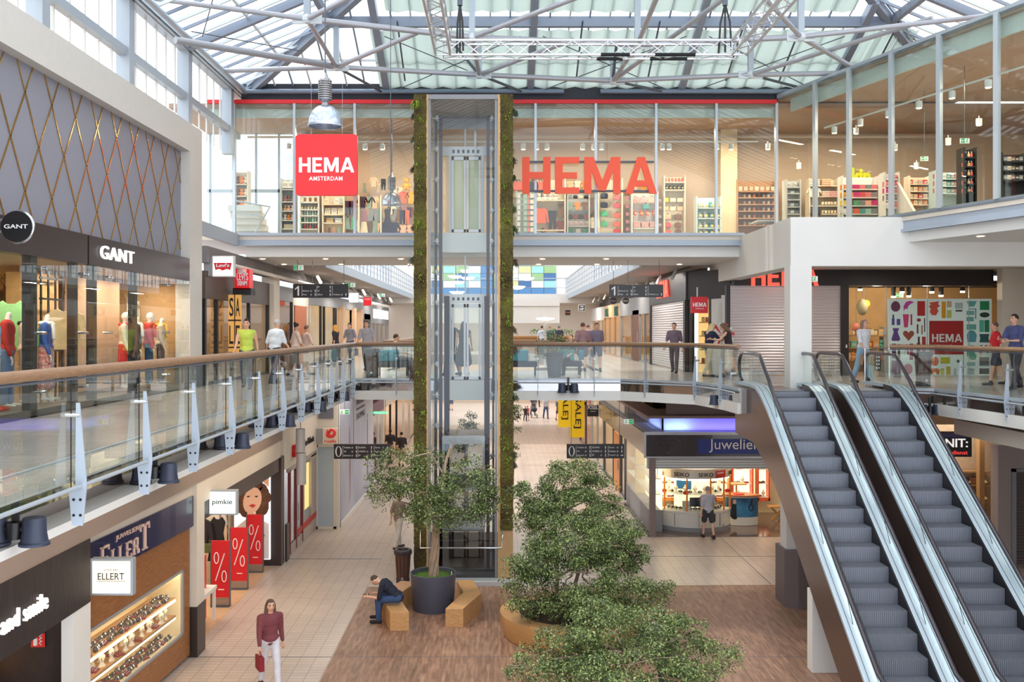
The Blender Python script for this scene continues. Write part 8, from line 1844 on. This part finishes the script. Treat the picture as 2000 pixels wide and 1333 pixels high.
tree('middle ficus of the round planter with wide dense crown', (BX+.1, BY-.1, .5), (BX+.2, BY, 1.5), [(1130, 1055, 20.3, 115, 52, 1.2), (1050, 1105, 20.0, 72, 56, 1.2), (1160, 1190, 19.2, 80, 50, 1.1), (1250, 1085, 20.4, 20, 34, .8), (1190, 1075, 20.5, 66, 48, 1), (1150, 1120, 19.8, 90, 46, 1), (1020, 1165, 19.8, 48, 50, .8), (1225, 1045, 20.6, 36, 36, .9), (1100, 1180, 19.5, 60, 40, .6), (1240, 1105, 20.6, 28, 40, .7)], 32, .05, .052, 3300)
tree('side ficus at the right edge of the round planter', (BX+.7, BY+.2, .5), (BX+1.1, BY+.2, 1.4), [(1255, 1165, 19.9, 52, 34, .9), (1285, 1150, 19.9, 34, 26, .8), (1200, 1165, 19.4, 60, 36, .7)], 33, .035, .052, 3000)
tree('nearest ficus with the broad crown cut by the lower picture edge', (1.9, 15.6, .0), (2.05, 15.8, 1.2), [(1200, 1235, 16.0, 120, 56, 1), (1110, 1265, 15.8, 88, 52, 1), (1300, 1240, 16.2, 86, 50, .95), (1040, 1310, 15.6, 70, 36, .9), (1230, 1300, 15.4, 150, 52, 1), (1370, 1290, 16.0, 62, 50, .9), (1160, 1330, 15.2, 140, 44, 1), (1330, 1330, 15.4, 90, 40, .9), (1440, 1275, 16.2, 34, 22, .35)], 34, .05, .048, 3300)
np_ = thing('planter', 'second oak planter under the nearest ficus below the picture edge', 'planter', (1.9, 15.6, 0)); m = MB(); m.lathe([(0, .02), (.62, .02), (.68, .46), (.55, .46), (.5, .4), (0, .4)], (1.9, 15.6), 40); m.build('oak_ring', OAK, np_, smooth=True, ang=30)
# tree and hedge behind the left balustrade, seen below the walkway
gp = thing('planter', 'tapered grey planter on the upper bridge with a leafy shrub', 'planter', (PX(1083, 28.6), 28.6, F1)); x, y = PX(1083, 28.6), 28.6
m = MB(); m.lathe([(0, F1), (.19, F1), (.27, F1+.72), (.24, F1+.72), (.22, F1+.64), (0, F1+.64)], (x, y), 28); m.build('pot', mat('grey_pot', (96, 96, 98), .5), gp, smooth=True)
tree('leafy shrub in the tapered grey planter on the upper bridge', (x, y, F1+.6), (x, y, F1+.95), [(1080, 680, 28.6, 34, 22, .5), (1058, 690, 28.6, 16, 14, .4), (1104, 682, 28.6, 20, 16, .4), (1082, 658, 28.6, 16, 12, .4)], 41, .02, .06, 2400, name='potted_shrub')
tree('small green tree on the ground passage behind the lift glass', (PX(912, 33), 33, 0), (PX(912, 33), 33, 2.2), [(912, 835, 33, 20, 34, .8), (905, 870, 33, 18, 26, .8)], 42, .03, .07, 1800, name='passage_tree')
tree('dark trailing plant right of the lift on the ground passage', (PX(1003, 34), 34, 0), (PX(1003, 34), 34, 1.8), [(1003, 820, 34, 12, 36, .8), (1000, 880, 34, 12, 30, .7)], 43, .03, .07, 1800, name='passage_tree')
# ================================================================ furniture
OAKB = mat('oak_bench', (196, 148, 96), .4, var=.18, vscale=3, stretch=(3, 12, 12))
b1 = thing('oak_bench', 'angled oak bench left of the slate planter with the sitting man', 'bench', (-2.3, 22, 0)); m = MB(); m.prism([(-2.32, 20.75), (-1.91, 20.75), (-2.30, 22.1), (-2.74, 22.15)], 0, .42); m.build('seat_block', OAKB, b1, bevel=.008); m = MB(); m.prism([(-2.30, 22.105), (-1.95, 23.2), (-2.34, 23.35), (-2.74, 22.155)], 0, .42); m.build('seat_block', OAKB, b1, bevel=.008)
b2 = thing('oak_bench', 'angled oak bench right of the slate planter, empty', 'bench', (-.7, 22.2, 0)); m = MB(); m.prism([(-1.14, 21.0), (-.75, 21.0), (-.38, 22.25), (-.80, 22.3)], 0, .42); m.build('seat_block', OAKB, b2, bevel=.008); m = MB(); m.prism([(-.80, 22.305), (-.38, 22.255), (-.60, 23.4), (-1.0, 23.4)], 0, .42); m.build('seat_block', OAKB, b2, bevel=.008)
def bin_(x, y, z, label):
    t = thing('waste_bin', label, 'waste bin', (x, y, z), 'brown waste bins'); SL = mat('bin_wood', (92, 60, 46), .5, var=.2, vscale=5, stretch=(6, 6, 1)); n = 12
    for k in range(n):
        a = 2*pi*k/n; m = MB(); r0, r1 = .165, .205; c0, c1 = a-.2, a+.2
        m.add([(x+r0*cos(c0), y+r0*sin(c0), z+.12), (x+r0*cos(c1), y+r0*sin(c1), z+.12), (x+r1*cos(c1), y+r1*sin(c1), z+.74), (x+r1*cos(c0), y+r1*sin(c0), z+.74)], [(0, 1, 2, 3)]); m.build('slat', SL, t)
    m = MB(); m.lathe([(0, z), (.175, z), (.178, z+.12), (.16, z+.13), (.2, z+.74), (.0, z+.74)], (x, y), 28); m.build('drum', mat('bin_dark', (60, 52, 54), .45), t, smooth=True)
    m = MB(); m.lathe([(.225, z+.74), (.232, z+.76), (.232, z+.83), (.2, z+.865), (.15, z+.86), (.14, z+.8), (0, z+.78)], (x, y), 28); m.build('lid_ring', MATS['bin_dark'], t, smooth=True)
    m = MB(); disc(m, (x, y-.18, z+.15), .035, 16, t=.02); m.build('badge', CHROME, t)
bin_(PX(787, 24.75), 24.75, 0, 'brown slatted waste bin on the ground floor left of the slate planter')
bin_(PX(727, 28.3), 28.3, F1, 'brown slatted waste bin on the upper bridge left of the teal bench')
bin_(PX(1803, 24.0), 24.0, F1, 'brown slatted waste bin on the upper level before the printed poster')
TEAL = cloth((82, 150, 164)); DKB = mat('bench_anthracite', (66, 64, 68), .7)
def lounge(px, Y, label, w=.9, flip=1):
    x = PX(px, Y); t = thing('lounge_bench', label, 'bench', (x, Y, F1), 'teal backed benches'); m = MB(); m.box(x-w/2, x+w/2, Y-.3, Y+.3, F1+.26, F1+.44); m.build('seat', DKB, t, bevel=.02); m = MB(); m.box(x-w/2, x+w*.18, Y-.3, Y-.1, F1+.44, F1+.8); m.build('backrest', TEAL, t, bevel=.05)
    for dx in (-w/2+.06, w/2-.06):
        for dy in (-.25, .25): m = MB(); m.box(x+dx-.02, x+dx+.02, Y+dy-.02, Y+dy+.02, F1, F1+.26); m.build('leg', BLACK, t)
lounge(768, 29.6, 'grey bench with teal back left of the lift with the sitting woman', 1.0); lounge(1022, 29.8, 'grey bench with teal back just right of the lift', .85); lounge(1112, 30.2, 'grey bench with teal back right of the grey planter', .75)
lm = thing('mushroom_lamp', 'tall white mushroom lamp beyond the bridge right of the lift', 'lamp', (PX(1065, 36), 36, F1)); x = PX(1065, 36); m = MB(); m.lathe([(0, 6.98), (.34, 6.95), (.34, 6.9), (.06, 6.85), (0, 6.85)], (x, 36), 28); m.build('lamp_shade', glow('lamp_disc', (255, 248, 236), 1.6), lm, smooth=True); m = MB(); m.cyl((x, 36), .05, F1, 6.86, 12); m.build('pole', WHITE, lm); m = MB(); m.cyl((x, 36), .22, F1, F1+.03, 20); m.build('base', WHITE, lm)
m = MB(); m.box(1.4, 3.2, 35.6, 36.6, 4.55, F1); struct('floor_lamp_podium', m, UTILE)
ks = thing('market_counter', 'wooden market counter with green plants far beyond the bridge', 'counter', (2, 57.5, F1)); m = MB(); m.box(.8, 5, 57, 58, F1, F1+.95); m.build('counter_body', mat('counter_wood', (176, 132, 88), .6), ks); m = MB(); m.box(.6, 5.2, 56.9, 58.1, F1+.95, F1+1.05); m.build('counter_top', OAK, ks)
m = MB(); rnd = random.Random(3)
for k in range(6): leaves(m, (2.2+.4*k, 57.4, F1+1.3), (.3, .2, .2), 60, rnd, .12)
tag(m.build('herb_row', [mat('herb_green', (70, 150, 50), .6), FIC]), 'bright green herbs standing on the far market counter', 'herbs', None, 'stuff')
m = MB(); m.cbox((PX(1128, 30.2)+.1, 30.0, F1+.62), (.18, .06, .3), .2); tag(m.build('phone_display', cloth((70, 130, 150)), bevel=.03), 'small teal signboard leaning on the right teal bench', 'sign')
# hanging disc lamps far away
for px, py, Y in ((912, 530, 60), (888, 541, 62), (914, 544, 60), (894, 552, 60), (893, 572, 56), (1029, 545, 56), (1010, 562, 52)):
    q = P(px, py, Y); t = thing('disc_lamp', 'white disc pendant lamp hanging far down the upper passage', 'lamp', q, 'white disc pendants'); m = MB(); m.lathe([(0, q[2]-.12), (.28, q[2]-.08), (.45, q[2]+.04), (.45, q[2]+.07), (0, q[2]+.07)], (q[0], Y), 20); m.build('shade', glow('disc_white', (255, 252, 246), 1.3), t, smooth=True); m = MB(); m.tube([(q[0], Y, q[2]+.07), (q[0], Y, 12.3)], .012, 4); m.build('cable', STEEL, t)
# ================================================================ people
def fl(px, py, z): Y = FPX*(EYE-z)/(py-VY); return (PX(px, Y), Y, z)
figure('man in navy t-shirt and jeans sitting on the oak bench looking at his phone', (-2.2, 21.35, 0), pi/2-.12, top=(30, 34, 50), legs=(52, 74, 112), hair=(74, 60, 50), hairstyle='crop', sleeve=.55, shoe=(34, 32, 36), vox=.012, h=1.76,
       pose=dict(lean=47, head=(26, 0), armL=(12, 4, 80, 14), armR=(8, 6, 84, 14), legL=(84, 86), legR=(87, 80), hipz=.57, spread=6), item=phone)
figure('woman with dark hair in wine red jacket and white trousers walking at the lower left', fl(527, 1345, 0), pi+.5, top=(120, 60, 66), legs=(214, 212, 220), hair=(96, 72, 62), hairstyle='long', sleeve=1, h=1.68, item=handbag((130, 30, 40)))
figure('person in grey brown top and white trousers walking left of the lift', fl(778, 1072, 0), -.7, top=(150, 128, 118), legs=(222, 216, 208), hair=(90, 70, 60), sleeve=.5, h=1.7, shoe=(90, 74, 64))
figure('person in grey shirt with dark bag standing at the curved jeweller counter', (PX(1383, 30.0), 30.0, 0), .15, top=(176, 176, 184), legs=(60, 60, 64), legwear='shorts', hair=(150, 146, 150), sleeve=.6, h=1.68, shoe=(50, 46, 48), item=handbag((64, 62, 62)))
figure('woman in lime yellow sleeveless top on the upper left walkway', (PX(482, 23), 23, F1), pi+.1, top=(196, 214, 90), legs=(50, 60, 80), hair=(50, 36, 32), hairstyle='bun', sleeve=0, h=1.72)
figure('person in wide white shirt and dark blue trousers on the upper left walkway', (PX(536, 25), 25, F1), -.5, top=(224, 230, 236), legs=(52, 62, 84), hair=(190, 180, 176), hairstyle='short', sleeve=.8, h=1.74, pose=dict(lean=8, bulk=1.25))
figure('woman with hair bun carrying a light bag beside the white shirted person', (PX(577, 28.5), 28.5, F1), -1.1, top=(232, 210, 196), legs=(44, 40, 48), hair=(56, 40, 34), hairstyle='bun', sleeve=.5, h=1.66, item=handbag((232, 214, 196)))
figure('person in pale pink top right of the woman with the hair bun', (PX(597, 30), 30, F1), -.9, top=(226, 196, 184), legs=(160, 130, 112), hair=(110, 84, 66), sleeve=.5, h=1.6)
figure('woman in orange headscarf and black dress far on the upper left walkway', (PX(656, 38), 38, F1), 1.2, top=(40, 34, 40), legs=(36, 32, 36), legwear='dress', hair=(216, 160, 70), hairstyle='long', sleeve=.5, h=1.66)
figure('man in grey shirt far on the upper left walkway', (PX(684, 40), 40, F1), 2.6, top=(140, 140, 156), legs=(70, 72, 90), hair=(60, 48, 44), sleeve=.5, h=1.76)
figure('man in light grey t-shirt with shoulder bag behind the bin on the upper level', (PX(716, 33), 33, F1), pi-.2, top=(172, 172, 182), legs=(50, 52, 66), hair=(70, 54, 46), sleeve=.5, h=1.78, item=handbag((70, 72, 96)))
figure('woman in white and black top sitting on the teal bench left of the lift', (PX(768, 29.5)+.12, 29.55, F1), -pi/2+.3, top=(226, 220, 216), legs=(120, 112, 110), hair=(80, 60, 52), sleeve=.5, h=1.68, pose=dict(lean=-8, head=(12, 0), armL=(30, 5, 50, 10), armR=(26, 6, 54, 10), legL=(78, 70), legR=(84, 74), hipz=.54))
figure('woman in black dress standing behind the landing door on the bridge', (PX(906, 29.2), 29.2, F1), .1, top=(38, 34, 38), legs=(44, 40, 44), legwear='skirt', hair=(60, 44, 38), hairstyle='long', sleeve=0, h=1.72)
figure('man in dark blue shirt standing left behind the landing door on the bridge', (PX(882, 29.6), 29.6, F1), .8, top=(40, 50, 66), legs=(44, 44, 50), hair=(50, 40, 38), sleeve=.5, h=1.8)
figure('person in black with green bag reclining on the right teal bench', (PX(1110, 30.2), 30.15, F1), pi-.6, top=(40, 40, 44), legs=(54, 52, 60), hair=(70, 54, 46), sleeve=.5, h=1.66, pose=dict(lean=-14, legL=(80, 70), legR=(84, 76), hipz=.54, armL=(30, 6, 40, 8), armR=(30, 6, 40, 8)))
for px, Y, c1, c2, hr, lw, lab in ((1138, 32.2, (150, 120, 126), (92, 84, 100), (96, 70, 60), 'shorts', 'person in dusty pink top walking right of the grey planter'), (1165, 32.5, (120, 112, 134), (70, 76, 100), (70, 56, 50), 'shorts', 'man in violet grey shirt and dark shorts walking on the upper right passage'), (1148, 44, (190, 150, 160), (120, 110, 120), (110, 84, 70), 'trousers', 'person in rose top farther back on the upper right passage'), (1092, 56.1, (50, 54, 76), (60, 60, 70), (120, 110, 104), 'trousers', 'broad man in navy shirt at the far market counter'), (1074, 55.2, (70, 96, 84), (80, 76, 70), (150, 120, 90), 'trousers', 'person in green top at the far market counter'), (1058, 56.0, (196, 200, 210), (90, 90, 100), (60, 50, 46), 'trousers', 'person in pale shirt at the left of the far market counter'), (1317, 31.5, (110, 96, 110), (90, 80, 90), (70, 60, 60), 'trousers', 'slim person in plum top before the closed side shutter')):
    figure(lab, (PX(px, Y), Y, F1), random.uniform(-.4, .4)+(pi if px % 2 else 0), top=c1, legs=c2, hair=hr, legwear=lw, sleeve=.5, h=1.7)
figure('blonde woman in navy top at the prize wheel', (PX(1384, 28.6), 28.6, F1), -1.1, top=(38, 42, 66), legs=(206, 190, 160), hair=(206, 180, 140), hairstyle='long', sleeve=.6, h=1.68, pose=dict(lean=6, head=(20, 0), armL=(40, 5, 50, 10), armR=(44, 5, 50, 10)))
figure('woman with long brown hair and bare shoulders at the prize wheel', (PX(1424, 28.4), 28.4, F1), 1.2, top=(44, 38, 44), legs=(226, 214, 196), legwear='dress', hair=(112, 84, 66), hairstyle='long', sleeve=0, h=1.7, pose=dict(lean=8, head=(24, 0), armL=(40, 5, 56, 10), armR=(36, 5, 60, 10)))
figure('person in white top and light blue jeans at the escalator head', (PX(1686, 25.2), 25.2, F1), pi+.5, top=(232, 232, 236), legs=(150, 186, 214), hair=(150, 120, 100), hairstyle='long', sleeve=.6, h=1.74, item=handbag((170, 130, 96)))
figure('woman in red top and dark shorts walking at the right edge', (PX(1946, 24.5), 24.5, F1), 1.3, top=(206, 40, 50), legs=(70, 72, 90), legwear='shorts', hair=(120, 90, 80), sleeve=.4, h=1.66)
figure('man with dark hair in blue t-shirt and dark trousers at the right edge', (PX(1984, 22.8), 22.8, F1), 1.9, top=(78, 84, 130), legs=(64, 58, 66), hair=(46, 38, 38), sleeve=.55, h=1.84, pose=dict(armL=(20, 8, 70, 30), armR=(24, 8, 74, 30)))
figure('woman with black hair in white blouse behind the nearest ficus', (2.9, 17.0, 0), 2.2, top=(228, 226, 226), legs=(60, 60, 80), hair=(34, 28, 30), hairstyle='long', sleeve=.6, h=1.6)
for px, py, c1, c2, hr, lw, lab in ((1026, 823, (60, 62, 70), (70, 66, 80), (70, 56, 50), 'trousers', 'person in dark jacket leading a child in the ground passage'), (1030, 822, (220, 130, 130), (120, 96, 110), (100, 80, 60), 'shorts', 'small child in pink in the ground passage'), (1041, 812, (90, 84, 96), (80, 76, 90), (60, 50, 46), 'trousers', 'person pushing a pram in the ground passage'), (1050, 795, (50, 50, 58), (50, 50, 60), (60, 50, 44), 'trousers', 'person in black farthest back in the ground passage'), (1066, 818, (206, 210, 222), (70, 90, 140), (80, 64, 54), 'trousers', 'woman in pale top and blue jeans walking away in the ground passage'), (1091, 822, (120, 130, 150), (80, 86, 120), (70, 60, 56), 'shorts', 'person in grey blue with shorts in the ground passage'), (881, 802, (60, 64, 80), (66, 70, 90), (60, 50, 46), 'shorts', 'person in dark shirt seen through the lift glass'), (762, 905, (40, 38, 44), (160, 130, 116), (40, 32, 34), 'shorts', 'dark haired person in black behind the potted ficus'), (784, 912, (46, 40, 42), (190, 150, 130), (50, 38, 36), 'shorts', 'second dark haired person in black behind the potted ficus')):
    q = fl(px, py, 0); figure(lab, q, pi+.3 if px > 1000 else 0, top=c1, legs=c2, hair=hr, legwear=lw, sleeve=.5, h=1.1 if 'child' in lab else 1.7, vox=.028)
q = fl(1043, 815, 0); pm = thing('pram', 'dark pram pushed through the ground passage', 'pram', q); m = MB(); m.ell((q[0], q[1]-.5, .6), (.22, .4, .2), 10); m.build('carrycot', cloth((50, 50, 58)), pm, smooth=True); 
for dx in (-.2, .2):
    for dy in (-.8, -.25): m = MB(); m.tube([(q[0]+dx-.02, q[1]+dy, .13), (q[0]+dx+.02, q[1]+dy, .13)], .13, 12); m.build('wheel', BLACK, pm)
m = MB(); m.tube([(q[0]-.2, q[1]-.3, .6), (q[0]-.2, q[1], 1.0), (q[0]+.2, q[1], 1.0), (q[0]+.2, q[1]-.3, .6)], .015, 6); m.tube([(q[0]-.2, q[1]-.8, .13), (q[0], q[1]-.5, .5), (q[0]+.2, q[1]-.25, .13)], .015, 6); m.build('pram_frame', STEEL, pm)
print('goods', GOODS, 'objects', len(bpy.data.objects))
